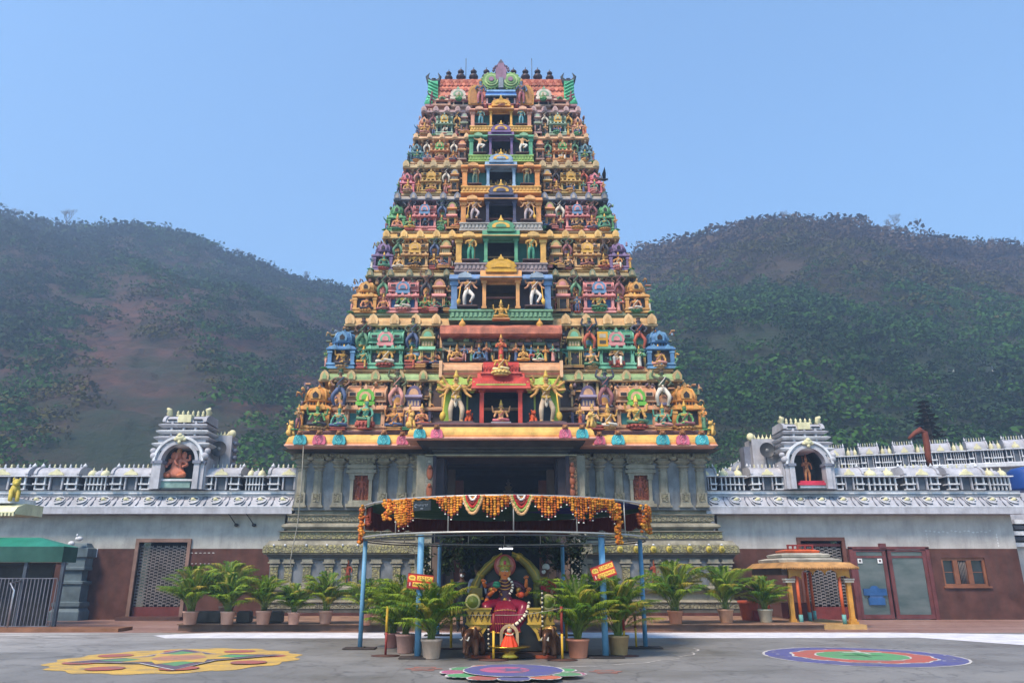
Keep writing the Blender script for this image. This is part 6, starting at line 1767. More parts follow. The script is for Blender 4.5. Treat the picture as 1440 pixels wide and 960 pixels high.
m.build('back_wall', shed)
rl = root('railing', (xs_-2, Ys_, 0), 'grey upright bar railing across the front of the green shed', 'railing')
m = MB(); gr_ = paint('#5f5d68', .5); zt2 = Z(812, Ys_)
xr = X(77, 840, Ys_)
m.box(xl, xr, Ys_-.03, Ys_+.0, zt2-.03, zt2, gr_); m.box(xl, xr, Ys_-.03, Ys_, .1, .13, gr_)
m.build('rail', rl)
m = MB(); x = xr
while x > X(-60, 840, Ys_): m.box(x-.012, x+.012, Ys_-.028, Ys_-.004, .13, zt2-.03, gr_); x -= .115
m.build('bars', rl)
m = MB(); m.tube([(X(13, 880, 23.7), 23.6, 0), (X(13, 880, 23.7), 23.6, 1.15), (X(16, 820, 23.7), 23.66, 1.36), (X(22, 820, 23.7), 23.9, 1.42)], .03, gloss('#b0b0b8', .3, .6), 7); m.build('gate_post', rl)
m = MB(); m.box(X(-120, 885, 23), X(170, 874, 23.4), 23.3, 24.2, .003, .1, paint('#7a5238')); o = m.build('brown_step'); tag(o, kind='structure')
# eave corner of a neighbouring shrine at the far left edge
m = MB(); Yc_ = 24.5
xe = X(21, 718, Yc_)
m.ext([(Yc_, Z(722, Yc_)), (Yc_-.05, Z(720, Yc_)), (Yc_+.1, Z(712, Yc_)), (Yc_+.5, Z(706, Yc_)), (Yc_+1.5, Z(706, Yc_)), (Yc_+1.5, Z(722, Yc_))], xe-3, xe, cream)
for k in range(14): m.box(xe-.06-k*.12, xe-k*.12, Yc_-.04, Yc_+.02, Z(725, Yc_), Z(720, Yc_), cream)
m.box(xe-3, xe-.3, Yc_+.2, Yc_+1.5, Z(706, Yc_), Z(698, Yc_), wht)
yl_ = paint('#b8a444')
o = m.build('shrine_eave'); tag(o, 'cream scalloped eave with a yellow carved beast at the far left edge', 'eave')
l_ = MB(); lion_mb(l_, yl_); put(l_.mesh('carved_beast'), 'carved_beast', o, (xe-.42, Yc_+.45, Z(704, Yc_)), (0, 0, R(35)), 1.25)
# ================================================================ round canopy frame
CXx, CYy, CR = .1, 18.8, 3.45
ZLO, ZHI = 2.43, 3.15
steel = gloss('#a9a6a2', .4, .5); blu = paint('#5b8cae', .5, .15, .15, .05)
def rp_(th, r=CR, z=0.0): return Vector((CXx+r*math.sin(th), CYy-r*math.cos(th), z))
def scr_x(p):
    zc_ = p.y*math.cos(PITCH)+(p.z-EYE)*math.sin(PITCH); return CX+F*p.x/zc_
def th_of(px, z=ZHI, r=CR):
    lo, hi = R(-100), R(100)
    lo, hi = R(-84), R(84)
    for _ in range(40):
        m_ = (lo+hi)/2
        if scr_x(rp_(m_, r, z)) < px: lo = m_
        else: hi = m_
    return (lo+hi)/2
canopy = root('round_canopy', (CXx, CYy, 0), 'round steel canopy frame on blue poles over the throne in front of the gateway', 'canopy')
m = MB()
for z_, r_ in ((ZLO, .022), (ZHI, .022)): m.tube([rp_(2*math.pi*k/72, CR, z_) for k in range(72)], r_, steel, 6, closed=True)
m.tube([rp_(2*math.pi*k/72, CR-.06, ZLO-.06) for k in range(72)], .018, gloss('#4a4a4c', .5, .3), 6, closed=True)
m.build('ring_frame', canopy)
m = MB()
for px in (514, 558, 631, 722, 810, 877, 903):
    th = th_of(px); m.cyl(rp_(th, CR, ZLO), rp_(th, CR, ZHI), .014, steel, 6)
for k in range(9): th = R(110+k*17.5); m.cyl(rp_(th, CR, ZLO), rp_(th, CR, ZHI), .014, steel, 6)
m.build('uprights', canopy)
pole_px = [(506, 912), (587, 925), (852, 924), (908, 911)]
poles = [G(a, b_) for a, b_ in pole_px]+[Vector((-1.75, 21.9, 0)), Vector((1.75, 21.9, 0))]
for k, p in enumerate(poles):
    m = MB(); r_ = .066 if k in (1, 2) else .052
    m.cyl((p.x, p.y, .03), (p.x, p.y, ZLO-.02), r_, blu, 14); m.build('pole', canopy)
    m = MB(); q = .36; m.box(p.x-q, p.x+q, p.y-.22, p.y+.22, .01, .03, paint('#3a302c', .8)); m.box(p.x-.11, p.x+.11, p.y-.11, p.y+.11, .03, .045, paint('#3a302c', .8)); m.build('base_plate', canopy)
# cloth ceiling, green with one blue sector, and the red pleated valance at the back
gcm, bcm = cloth('#154e30', .3), cloth('#22266a', .3)
m = MB(); n, nr = 72, 8
for k in range(n):
    a, b_ = 2*math.pi*k/n, 2*math.pi*(k+1)/n
    mat = bcm if R(38) < a < R(74) else gcm
    for j in range(nr):
        r0, r1 = (CR-.05)*j/nr, (CR-.05)*(j+1)/nr
        def zc__(r, a_): return ZHI-.03-.12*math.sin(math.pi*min(1, r/CR))*(.6+.4*abs(math.sin(a_*9)))
        ps = [rp_(a, r0, zc__(r0, a)), rp_(b_, r0, zc__(r0, b_)), rp_(b_, r1, zc__(r1, b_)), rp_(a, r1, zc__(r1, a))]
        ps2 = [p+Vector((0, 0, .006)) for p in ps]
        m.add(ps+ps2, [(3, 2, 1, 0), (4, 5, 6, 7)] if j else [(2, 1, 0, 3), (4, 5, 6, 7)], mat, True)
m.build('cloth_ceiling', canopy)
m = MB(); rd_ = cloth('#6a2418', .2)
N_ = 420; vs = []
for k in range(N_+1):
    th = R(68)+(R(292)-R(68))*k/N_
    rr_ = CR-.1+.035*math.sin(k*1.9)
    sc_ = .32+.10*abs(math.sin(k*math.pi/28))
    vs += [rp_(th, rr_, ZHI-.05), rp_(th, rr_+.02*math.sin(k*1.9+.5), ZHI-.05-sc_)]
m.add(vs, [(2*k, 2*k+1, 2*k+3, 2*k+2) for k in range(N_)], rd_, True); m.build('pleated_valance', canopy)
# marigold garlands
omat = [paint('#c4721c', .9, .35, .15, .3, 60), paint('#cc8a2c', .9, .35, .15, .3, 60), paint('#a85418', .9, .35, .15, .3, 60)]
wht_f, red_f = paint('#d8d2c8', .8), paint('#6e1c1c', .8)
rg_ = random.Random(21)
def bead(m, p, r, mat): m.ball((p.x+rg_.uniform(-.006, .006), p.y+rg_.uniform(-.008, .008), p.z), (r*rg_.uniform(.9, 1.15), r, r*.85), mat, 6, 4)
def fringe(px0, px1, lens, label, dens=.062, zt_=ZHI-.02, r=CR+.03):
    m = MB(); a, b_ = th_of(px0), th_of(px1); L = (b_-a)*CR; n = max(3, int(L/dens)); lens = [q_*.98 for q_ in lens]
    for k in range(n+1):
        t = k/n; i = t*(len(lens)-1); i0 = min(int(i), len(lens)-2); ln = lens[i0]+(lens[i0+1]-lens[i0])*(i-i0)
        th = a+(b_-a)*t; z_ = zt_-.015*abs(math.sin(t*math.pi*3)); nb = max(2, int(ln/.05)); mt = omat[rg_.randrange(3)] if rg_.random() < .35 else omat[k % 2]
        for q in range(nb): bead(m, rp_(th, r+rg_.uniform(-.012, .012), z_-q*.05), rg_.uniform(.026, .04), mt if rg_.random() < .85 else omat[2])
        bead(m, rp_(th, r, z_-nb*.05), .024, red_f)
        if k % 2: bead(m, rp_(th, r, z_-nb*.05-.04), .019, wht_f)
    o = m.build('marigold_garland'); tag(o, label, 'garland', 'marigold garlands on the canopy ring')
def swag(px0, px1, drop, label, z_=ZHI-.0):
    m = MB(); a, b_ = th_of(px0), th_of(px1)
    for q, (dr, mt, rr_) in enumerate(((drop, paint('#cfa070', .8), .036), (drop*.8, paint('#8a9a4c', .8), .034), (drop*.62, paint('#a82820', .8), .036), (drop*.42, red_f, .036), (drop*.2, wht_f, .03))):
        w = 1-q*.16; n = int(34*w)
        for k in range(n+1):
            t = k/n; th = (a+b_)/2+(b_-a)/2*w*(2*t-1); bead(m, rp_(th, CR+.04, z_-.02-dr*(1-(2*t-1)**2)), rr_, mt)
    o = m.build('ribbon_swag'); tag(o, label, 'garland', 'ribbon swags on the canopy ring')
def loose(px0, px1, z0_, z1_, label, n=90):
    m = MB(); a, b_ = th_of(px0), th_of(px1)
    for k in range(n):
        th = a+(b_-a)*rg_.random(); bead(m, rp_(th, CR+.04+rg_.uniform(-.03, .05), z0_+(z1_-z0_)*rg_.random()), .04, omat[rg_.randrange(3)])
    m.tube([rp_((a+b_)/2, CR+.045, z0_+.03), rp_((a+b_)/2, CR+.045, z1_)], .032, omat[2], 5)
    o = m.build('marigold_bunch'); tag(o, label, 'garland', 'marigold bunches on the canopy ring')
loose(505, 515, ZHI, ZLO-.12, 'long marigold bunch hanging at the far left of the canopy ring', 110)
loose(544, 553, ZHI, ZHI-.42, 'short marigold bunch hanging on the ring left of the scooped fringe', 60)
fringe(556, 583, [.3, .5, .62, .6, .58, .5, .42], 'scooped marigold fringe just left of the black board')
fringe(616, 653, [.1, .22, .34, .42, .4, .28, .12], 'pointed marigold fringe just right of the black board')
swag(652, 679, .34, 'peach and red ribbon swag left of the ring centre')
fringe(681, 706, [.32, .4, .44, .44, .4, .3], 'square marigold fringe at the centre of the ring')
fringe(709, 717, [.12, .3, .12], 'narrow marigold tuft between the two ribbon swags')
swag(718, 747, .36, 'peach and red ribbon swag right of the ring centre')
fringe(748, 792, [.1, .25, .42, .44, .4, .22, .08], 'widest pointed marigold fringe right of the second swag')
fringe(792, 826, [.04, .16, .4, .5, .46, .2], 'marigold fringe between the widest fringe and the square panel')
fringe(828, 861, [.5, .32, .26, .24, .3, .5], 'squared marigold panel with a hollow centre at the right of the ring')
loose(862, 868, ZHI-.1, ZLO-.22, 'longest marigold drop hanging below the ring on the right', 130)
loose(898, 909, ZHI-.02, ZLO+.1, 'dense marigold bunch at the far right of the canopy ring', 120)
m = MB()
for k in range(170): th = th_of(548)+(th_of(862)-th_of(548))*k/169; bead(m, rp_(th, CR+.03, ZHI-.035+.012*math.sin(k)), .024, omat[k % 2])
o = m.build('marigold_rope'); tag(o, 'thin marigold rope wound along the top ring of the canopy', 'garland')
m = MB()
for k in range(60):
    th = R(255)+R(38)*k/59; bead(m, rp_(th, CR-.04, ZHI-.25-.2*abs(math.sin(k*.35))), .05, paint('#7c3418', .8))
for k in range(40):
    th = R(62)+R(20)*k/39; bead(m, rp_(th, CR-.04, ZHI-.25-.2*abs(math.sin(k*.35))), .05, paint('#a04a1c', .8))
o = m.build('faded_garland'); tag(o, 'dull rust coloured garland inside the back of the canopy ring', 'garland')
# black board with pale lettering
def glyphs(m, n, w, h, mat, seed, y=-.012, th=.004, solid=False):
    """rows of unreadable rounded letter strokes, as the photograph shows them"""
    rr = random.Random(seed); x = -w/2
    while x < w/2-h*.3:
        cw = h*rr.uniform(.6, .95); c = Vector((x+cw/2, y, 0)); a0 = rr.uniform(0, 6); 
        m.tube([(c.x+cw*.42*math.cos(a0+t*.55), y, h*.42*math.sin(a0+t*.55)*(.8 if t % 3 else 1)) for t in range(rr.choice([7, 9, 10]))], th, mat, 4)
        if rr.random() < .5: m.tube([(c.x-cw*.2, y, h*.45), (c.x+cw*.3, y, h*.62)], th, mat, 4)
        if rr.random() < .4: m.tube([(c.x, y, 0), (c.x+cw*.35, y, -h*.15)], th, mat, 4)
        x += cw*1.12
th = (th_of(584)+th_of(613))/2; p = rp_(th, CR+.1, Z(717.5, rp_(th, CR+.1).y))
bw_ = (613-584)/F*15.9; bh_ = .2
m = MB(); m.box(-bw_/2, bw_/2, -.012, .012, 0, bh_, gloss('#0d1018', .3))
o = m.build('name_board'); o.location = p; o.rotation_euler = (0, 0, th); tag(o, 'small black board with pale lettering hung among the garlands', 'sign')
l = MB(); lw = paint('#aeb8c8', .6)
l.tube([(-bw_*.34+.026*math.cos(t), -.016, .1+.03*math.sin(t)) for t in [.7+k*.55 for k in range(9)]], .005, lw, 4)
x = -bw_*.27
for k in range(7): l.tube([(x, -.016, .075), (x, -.016, .12), (x+.02, -.016, .12), (x+.02, -.016, .078)][:3+(k % 2)], .0045, lw, 4); x += .042
l.box(-.035, .03, -.016, -.012, .035, .043, lw); l.box(-.04, .02, -.016, -.012, .16, .166, paint('#5a6478'))
sub(l.mesh('lettering'), 'lettering', o)
# red and yellow queue signs on the front poles
def sign(px, py, w, h, rot, p, label, seed):
    r_ = root('queue_sign', Vector((X(px, py, p.y-.1), p.y-.1, Z(py, p.y-.1))), label, 'sign', 'red and yellow signs tied to the poles')
    r_.rotation_euler = (0, R(rot), 0)
    m = MB(); red_ = paint('#c0321a', .5, .1, .1, .05); red2 = paint('#8a1c20', .5)
    m.box(-w/2, w/2, -.01, .01, -h/2, h/2, red_); m.box(-w/2, w/2, -.013, -.009, -h/2, -h/2+h*.09, red2); m.box(-w/2, w/2, -.013, -.009, h/2-h*.06, h/2, red2); m.box(-w/2, -w/2+w*.2, -.0125, -.009, -h/2+h*.09, -h/2+h*.42, red2)
    sub(m.mesh('board'), 'board', r_)
    y_ = paint('#e3b64e', .5, .08, .1, 0); olive = paint('#8a7a2c', .6)
    m = MB()
    m.box(-w*.14, w*.47, -.0135, -.0100, h*.08, h*.38, y_); m.box(-w*.28, w*.46, -.0135, -.0100, -h*.34, -h*.06, y_)
    m.exty([(-w*.33+w*.14*math.cos(2*math.pi*k/16), h*.21+h*.17*math.sin(2*math.pi*k/16)) for k in range(16)], -.0135, -.0100, y_); m.box(-w*.32, -w*.2, -.0132, -.01, h*.04, h*.3, y_)
    sub(m.mesh('letter_panels'), 'letter_panels', r_)
    m = MB()
    T = MB(); glyphs(T, 5, w*.56, h*.2, paint('#a84c14'), seed, -.016, h*.014); o1 = sub(T.mesh('top_lettering'), 'lettering', r_, (w*.16, 0, h*.22))
    T = MB(); glyphs(T, 6, w*.68, h*.16, paint('#9c5018'), seed+1, -.016, h*.012); sub(T.mesh('low_lettering'), 'lettering', r_, (w*.09, 0, -h*.2))
    T = MB(); glyphs(T, 3, w*.2, h*.16, olive, seed+2, -.016, h*.014); sub(T.mesh('side_lettering'), 'lettering', r_, (-w*.32, 0, h*.2))
    T = MB(); T.box(-w*.415, -w*.365, -.016, -.0125, -h*.33, -h*.1, paint('#e0a8a0')); sub(T.mesh('emblem'), 'emblem', r_)
sign(591, 817.5, .53, .3, 6, poles[1], 'red sign with yellow lettering tilted slightly down to the right on the front left pole', 3)
sign(848.5, 803, .5, .3, -19, poles[2], 'red sign with yellow lettering tilted steeply upward on the front right pole', 9)

# ================================================================ throne and goddess
TY = 16.3
tx = X(716, 880, TY)
def tz(y, Y=TY): return Z(y, Y)
def txx(px, y=880, Y=TY): return X(px, y, Y)
thr = root('throne', (tx, TY, 0), 'yellow and black ceremonial throne with round bolsters and a gilded arch', 'throne')
blk = gloss('#0c0a0c', .4); yel2 = paint('#a8882c', .5, .25, .35, .2); ycv = carved('#c2a02c', '#2a2010', 13, .35, .5)
gold = gloss('#a8842c', .38, .5); olg = paint('#7a6c2c', .45, .2, .2, .2)
m = MB(); m.box(txx(656), txx(779), TY-.0, TY+1.1, .12, tz(862), blk); m.box(txx(683), txx(750), TY+.9, TY+1.15, .2, tz(800), blk); m.build('seat_block', thr)
m = MB(); m.box(txx(654), txx(782), TY-.2, TY+1.2, 0.01, .1, paint('#3a2018', .7)); m.box(txx(664), txx(690), TY-.3, TY-.2, .01, .06, paint('#8a3a1c')); m.box(txx(752), txx(780), TY-.3, TY-.2, .01, .06, paint('#8a3a1c')); m.build('base_board', thr)
for a, b_ in ((656, 690), (742, 778)):
    m = MB(); x0_, x1_ = txx(a), txx(b_); xc_ = (x0_+x1_)/2
    z1_, z0_ = tz(856), tz(875); m.box(x0_, x1_, TY-.12, TY-.001, z0_, z1_, yel2)
    for k in range(4):
        xx = x0_+(x1_-x0_)*(k+.5)/4; m.tube([(xx-.06, TY-.125, z1_-.05), (xx, TY-.125, z0_+.08), (xx+.06, TY-.125, z1_-.05)], .012, paint('#3a2c10'), 4); m.tube([(xx-.05, TY-.125, z1_-.12), (xx, TY-.125, z0_+.03), (xx+.05, TY-.125, z1_-.12)], .009, paint('#3a2c10'), 4)
    m.box(x0_-.02, x1_+.02, TY-.15, TY, z1_, z1_+.03, yel2); m.box(x0_-.02, x1_+.02, TY-.15, TY, z0_-.03, z0_, yel2)
    m.exty([(x0_, z0_-.03), (x1_, z0_-.03), (x1_-.08, z0_-.1), (xc_+.1, z0_-.2), (xc_+.05, z0_-.34), (xc_-.05, z0_-.34), (xc_-.1, z0_-.2), (x0_+.08, z0_-.1)], TY-.1, TY-.001, yel2)
    for k in range(3): m.tube([(xc_-.09+.03*k, TY-.105, z0_-.1-.06*k), (xc_, TY-.11, z0_-.17-.06*k), (xc_+.09-.03*k, TY-.105, z0_-.1-.06*k)], .01, paint('#3a2c10'), 4)
    m.build('side_panel', thr)
    m = MB(); c = Vector(((x0_+x1_)/2-(.12 if a < 700 else -.16), TY-.12, tz(845.5))); rr_ = .155; T = Matrix.Translation(c) @ Matrix.Rotation(R(90), 4, 'X')
    m.lathe((0, 0, 0), [(rr_, -.9), (rr_, 0)], paint('#8a7c2c'), 20, T=T); m.lathe((0, 0, 0), [(rr_*1.04, 0), (rr_, .03), (rr_*.86, .035)], paint('#a8a068', .5), 20, T=T); m.lathe((0, 0, 0), [(rr_*.78, .03), (rr_*.74, .045), (rr_*.3, .06), (rr_*.12, .09)], paint('#64701c', .5), 20, T=T)
    m.build('bolster', thr)
# gilded arch of beast brackets behind the image
m = MB()
AY = TY+.75
def ap(px, py): return U(px, py, AY)
for path in ([(668, 841), (666, 834), (669, 822), (676, 808), (686, 797), (697, 787), (706, 780)], [(770, 814), (757, 818), (752, 806), (742, 793), (730, 783), (720, 779)]):
    pts = [ap(*q) for q in path]; m.tube(pts, [.12, .13, .11, .08, .1, .08, .05][:len(pts)] if len(pts) == 7 else [.06, .13, .12, .1, .08, .05], olg, 9)
    for q in pts[1:-1]: m.ball(q, (.1, .09, .1), gold, 8, 6)
    m.tube([p+Vector((0, -.1, .04)) for p in pts], .02, gold, 5)
for k in range(6): m.ball(ap(752+k*3, 812+k*1.5), (.05, .05, .12-.01*k), olg, 6, 5)
c = ap(672, 829); m.box(c.x-.13, c.x+.1, AY-.14, AY+.1, c.z-.14, c.z+.05, olg); m.box(c.x-.16, c.x+.13, AY-.17, AY+.1, c.z-.2, c.z-.15, gold)
m.cyl((ap(668, 840).x, AY, .6), (ap(668, 840).x, AY, ap(668, 836).z), .07, olg, 8); m.cyl((ap(754, 820).x, AY, .6), (ap(754, 820).x, AY, ap(754, 820).z), .07, olg, 8)
m.build('gilded_arch', thr)
m = MB(); c = U(710, 795, TY+.62); T = Matrix.Translation(c) @ Matrix.Rotation(R(90), 4, 'X')
m.lathe((0, 0, 0), [(.235, -.03), (.24, .0), (.2, .03)], paint('#a8443c', .5), 26, T=T); m.lathe((0, 0, 0), [(.2, .0), (.185, .045)], paint('#c47868', .5), 26, T=T)
m.build('halo_disc', thr)
# body
gs = 1.72
gx, gy, gz = X(710, 850, TY+.35), TY+.4, tz(858)-.06
s = Skel()
P = s.add((0, 0, .1), (.1, .085), -1, 1); W = s.add((0, 0, .19), (.072, .062), P, 0); C = s.add((0, -.005, .31), (.1, .075), W, 3); N = s.add((0, 0, .4), .038, C, 0)
H = s.add((0, -.012, .45), (.064, .06), N, 0); H2 = s.add((0, -.0, .515), (.07, .066), H, 0); s.chain(H2, [((0, .01, .575), .082), ((0, .01, .63), .066), ((0, .01, .68), .034)], 2)
for sd, arms in ((-1, [((.2, -.02, .2), (.13, -.17, .26)), ((.24, .02, .3), (.27, -.08, .36)), ((.22, .0, .16), (.24, -.14, .08))]), (1, [((.21, -.02, .19), (.17, -.17, .2)), ((.26, .02, .28), (.27, -.06, .4)), ((.25, .02, .2), (.3, -.1, .26))])):
    for (e, h_) in arms:
        S_ = s.add((sd*.125, 0, .355), .04, C, 3); E_ = s.add((sd*e[0], e[1], e[2]+.0), .032, S_, 3)
        Wr = s.add((sd*(e[0]*.25+h_[0]*.75), e[1]*.25+h_[1]*.75, e[2]*.25+h_[2]*.75), .02, E_, 0); s.add((sd*h_[0], h_[1], h_[2]), (.022, .016), Wr, 0)
for sd in (-1, 1):
    Hp = s.add((sd*.09, -.03, .08), .095, P, 1); K_ = s.add((sd*.26, -.2, .07), .092, Hp, 1)
    A_ = s.add((sd*(.15 if sd < 0 else .14), -.24, -.14 if sd < 0 else -.12), .066, K_, 1); s.add((sd*.1, -.3, -.2), .028, A_, 0)
mb_ = s.build('goddess_body', 2, 4)
god = put(mb_, 'goddess_statue', None, (gx, gy, gz), None, gs, [gloss('#cc6c30', .4), gloss('#780f2c', .25, 0, .2), gloss('#8c8434', .35, .4), gloss('#4a1626', .35)])
tag(god, 'seated goddess in maroon silk with golden crown and many arms on the throne', 'statue')
m = MB(); silk = gloss('#74102a', .22, 0, .3); sgold = gloss('#b8863c', .35, .6)
vs = []; N_ = 96; rows = 7
for j in range(rows+1):
    t = j/rows
    for k in range(N_+1):
        u = k/N_*2-1
        w = .1+.09*t**.7
        x = u*w; z_ = .15-.03*abs(u)**2-.36*t+.04*t*u*u; y = -.16-.1*min(1, t*3.5)-.05*math.sqrt(max(0, 1-u*u))-.03*t+.014*math.sin(k*1.05)*(t*.8+.2)
        if t < .12: y += .06
        vs.append((x, y, z_))
fs = [(j*(N_+1)+k, j*(N_+1)+k+1, (j+1)*(N_+1)+k+1, (j+1)*(N_+1)+k) for j in range(rows) for k in range(N_)]
m.add(vs, fs, silk, True); m.tube([vs[rows*(N_+1)+k] for k in range(0, N_+1, 4)], .009, sgold, 5)
for q in (2, 5): m.tube([(v[0], v[1]-.006, v[2]) for v in vs[q*(N_+1):(q+1)*(N_+1):4]], .004, sgold, 4)
sub(m.mesh('silk_drape'), 'silk_drape', god)
m = MB(); sk_ = gloss('#c07838', .4)
m.lathe((0, -.005, .13), [(.088, 0), (.096, .02), (.088, .045)], sgold, 20, 1, .85); m.ball((0, -.095, .15), (.028, .016, .03), sgold, 8, 6)
for r_, dz in ((.055, .39), (.075, .365), (.09, .335)): m.tube([(r_*math.cos(a), -.03-.055*(-math.sin(a))*1.0-.02, dz+.7*r_*math.sin(a)) for a in [math.pi+math.pi*k/12 for k in range(13)]], .007, sgold, 5)
for sd in (-1, 1): m.ball((sd*.06, -.02, .455), (.012, .012, .025), sgold, 6, 5); m.tube([(sd*.16, -.03, .27), (sd*.18, -.05, .26)], .036, sgold, 8)
for k in range(14): a = math.pi*2*k/14; m.ball((.082*math.cos(a), .01+.08*math.sin(a), .552), .014, sgold, 6, 5)
m.ball((0, -.072, .59), (.02, .014, .028), gloss('#a8203c', .3), 8, 6)
sub(m.mesh('jewellery'), 'jewellery', god)
m = MB(); ew, eb, lp = paint('#e8ddd0', .4), paint('#140c0c', .4), paint('#8c2018', .4); skn = gloss('#cc6c30', .4)
for sd in (-1, 1):
    m.ball((sd*.02, -.056, .487), (.0135, .009, .007), ew, 8, 5); m.ball((sd*.02, -.0645, .487), (.005, .003, .006), eb, 6, 5)
    m.tube([(sd*.006, -.062, .5), (sd*.02, -.064, .505), (sd*.036, -.056, .499)], .0028, eb, 5); m.ball((sd*.052, -.008, .48), (.008, .014, .02), skn, 6, 5)
m.ball((0, -.067, .47), (.0085, .013, .011), skn, 6, 5); m.ball((0, -.063, .483), (.005, .01, .016), skn, 6, 5)
m.ball((0, -.062, .4495), (.017, .006, .005), lp, 8, 5); m.ball((0, -.064, .512), (.006, .004, .009), lp, 6, 5); m.ball((0, -.064, .465), (.006, .009, .004), sgold, 6, 4)
sub(m.mesh('face'), 'face', god, (0, .0, -.12), scale=(1.24, 1.1, 1.25))
m = MB()                                     # fingers
for (sx, c, up) in ((-1, (.13, -.17, .26), 1), (1, (.17, -.17, .2), 1), (-1, (.27, -.08, .36), 1), (1, (.27, -.06, .4), 1), (1, (.3, -.1, .26), 1), (-1, (.24, -.14, .08), -1)):
    c = Vector((sx*c[0], c[1], c[2]))
    for q in range(4): f0 = c+Vector(((q-1.5)*.011, 0, .008*up)); L = (.026, .032, .03, .022)[q]; m.tube([f0, f0+Vector(((q-1.5)*.002, -.004, L*.55*up)), f0+Vector(((q-1.5)*.003, -.014, L*up))], [.0062, .0058, .004], skn, 5)
    m.tube([c+Vector((-sx*.014, -.004, -.004*up)), c+Vector((-sx*.03, -.01, .008*up)), c+Vector((-sx*.034, -.014, .02*up))], [.007, .006, .0045], skn, 5)
sub(m.mesh('fingers'), 'fingers', god)
m = MB(); fl = paint('#d6c9b0', .8); fm = paint('#3c1c28', .8)
pth = [Vector(p) for p in ((.05, -.07, .4), (.085, -.1, .36), (.1, -.11, .31), (.08, -.12, .25), (.04, -.13, .2))]
def beads(m, pth, r, mats_, step):
    L = 0; 
    for a, b_ in zip(pth, pth[1:]):
        n = max(1, int((b_-a).length/step))
        for k in range(n): p = a.lerp(b_, k/n); m.ball(p, r, mats_[(int(L*1000) // 18) % 2], 6, 4); L += step
beads(m, pth, .018, [fl, fm], .016)
beads(m, [Vector((-p.x*.8, p.y, p.z)) for p in pth], .012, [sgold, fm], .014)
sub(m.mesh('neck_garland'), 'neck_garland', god); m = MB()
pth = [Vector(p) for p in ((.29, -.24, .12), (.27, -.29, .04), (.22, -.31, -.04), (.15, -.32, -.1), (.08, -.33, -.14))]
beads(m, pth, .02, [fl, fm], .018)
sub(m.mesh('flower_garland'), 'flower_garland', god)
m = MB(); c = Vector((-.1, -.17, .325)); gg_ = paint('#0f6a4c', .45); m.ball(c, (.052, .04, .036), gg_, 12, 8); m.tube([c+Vector((0, 0, .02)), c+Vector((0, 0, .045))], [.046, .03], gg_, 12)
sub(m.mesh('green_pot'), 'green_bowl', god)
m = MB(); m.ball((.2, -.2, .215), (.038, .03, .034), paint('#b8401c', .5), 10, 7); sub(m.mesh('lotus_bud'), 'lotus_bud', god)
# elephants flanking
def elephant():
    s = Skel(); B_ = s.add((0, .12, .36), (.15, .15), -1); C_ = s.add((0, -.05, .38), (.14, .14), B_); H_ = s.add((0, -.2, .44), (.1, .1), C_)
    s.chain(H_, [((0, -.29, .4), .055), ((0, -.33, .28), .042), ((0, -.33, .16), .034), ((0, -.36, .1), .026)])
    for sx in (-1, 1): s.chain(C_, [((sx*.09, -.08, .22), .055), ((sx*.09, -.09, .03), .048)]); s.chain(B_, [((sx*.09, .16, .22), .06), ((sx*.09, .17, .03), .048)])
    return s.build('elephant_body', 2, 1)
me_el = elephant(); brn_ = gloss('#4c3020', .35, .5)
for px, l_ in ((666, 'left'), (764, 'right')):
    o = put(me_el, 'elephant_statue', None, (txx(px+(8 if px > 700 else 2)), TY-.42, .03), (0, 0, R(-28 if px < 700 else -22)), 1.12, [brn_])
    tag(o, f'small bronze elephant standing at the {l_} foot of the throne', 'statue', 'bronze elephants at the throne')
    m = MB()
    for sx in (-1, 1): m.ball((sx*.12, -.17, .43), (.03, .07, .1), brn_, 8, 6)
    sub(m.mesh('ears'), 'ears', o)
    m = MB()
    for sx in (-1, 1): m.tube([(sx*.05, -.27, .36), (sx*.065, -.34, .31), (sx*.06, -.4, .33)], [.016, .012, .004], paint('#d8d4c8', .4), 5)
    sub(m.mesh('tusks'), 'tusks', o)
    m = MB(); m.lathe((0, .02, .46), [(.1, 0), (.12, .03), (.08, .06)], gloss('#b88a4c', .4, .5), 12); m.tube([(-.15, .02, .36), (0, .02, .53), (.15, .02, .36)], .014, gloss('#b88a4c', .4, .5), 5); sub(m.mesh('saddle_cloth'), 'saddle_cloth', o)
# offering tray with a cloth cone idol before a small arch
c = Vector((txx(716, 910), TY-.42, 0)); brass = gloss('#a88a30', .22, .85)
m = MB(); m.lathe((c.x, c.y, .0), [(.16, .01), (.2, .06), (.1, .12), (.3, .2), (.42, .235), (.43, .25), (.38, .24), (.1, .22)], brass, 32, 1, .7)
o = m.build('brass_tray'); tag(o, 'wide shallow brass offering tray at the foot of the throne', 'tray')
idol = root('draped_idol', (c.x, c.y, .24), 'small idol wrapped in a red orange cloth cone on the brass tray', 'statue')
m = MB(); rc = paint('#cf3c14', .6, .15, .1, .2); N_ = 40
prof = [(.17, 0), (.155, .05), (.11, .14), (.07, .22), (.03, .28)]
vs = [((r_*(1+.1*math.sin(k*2*math.pi/N_*9)))*math.cos(2*math.pi*k/N_), (r_*(1+.1*math.sin(k*2*math.pi/N_*9)))*math.sin(2*math.pi*k/N_)*.8, z_) for r_, z_ in prof for k in range(N_)]
m.add(vs, [(j*N_+k, j*N_+(k+1) % N_, (j+1)*N_+(k+1) % N_, (j+1)*N_+k) for j in range(4) for k in range(N_)]+[tuple(range(4*N_, 5*N_))], rc, True)
sub(m.mesh('cloth_cone'), 'cloth_cone', idol)
m = MB(); m.ball((0, -.02, .3), (.05, .045, .05), paint('#b8a890', .5), 10, 7); m.ball((0, -.02, .35), (.035, .03, .03), sgold, 8, 6)
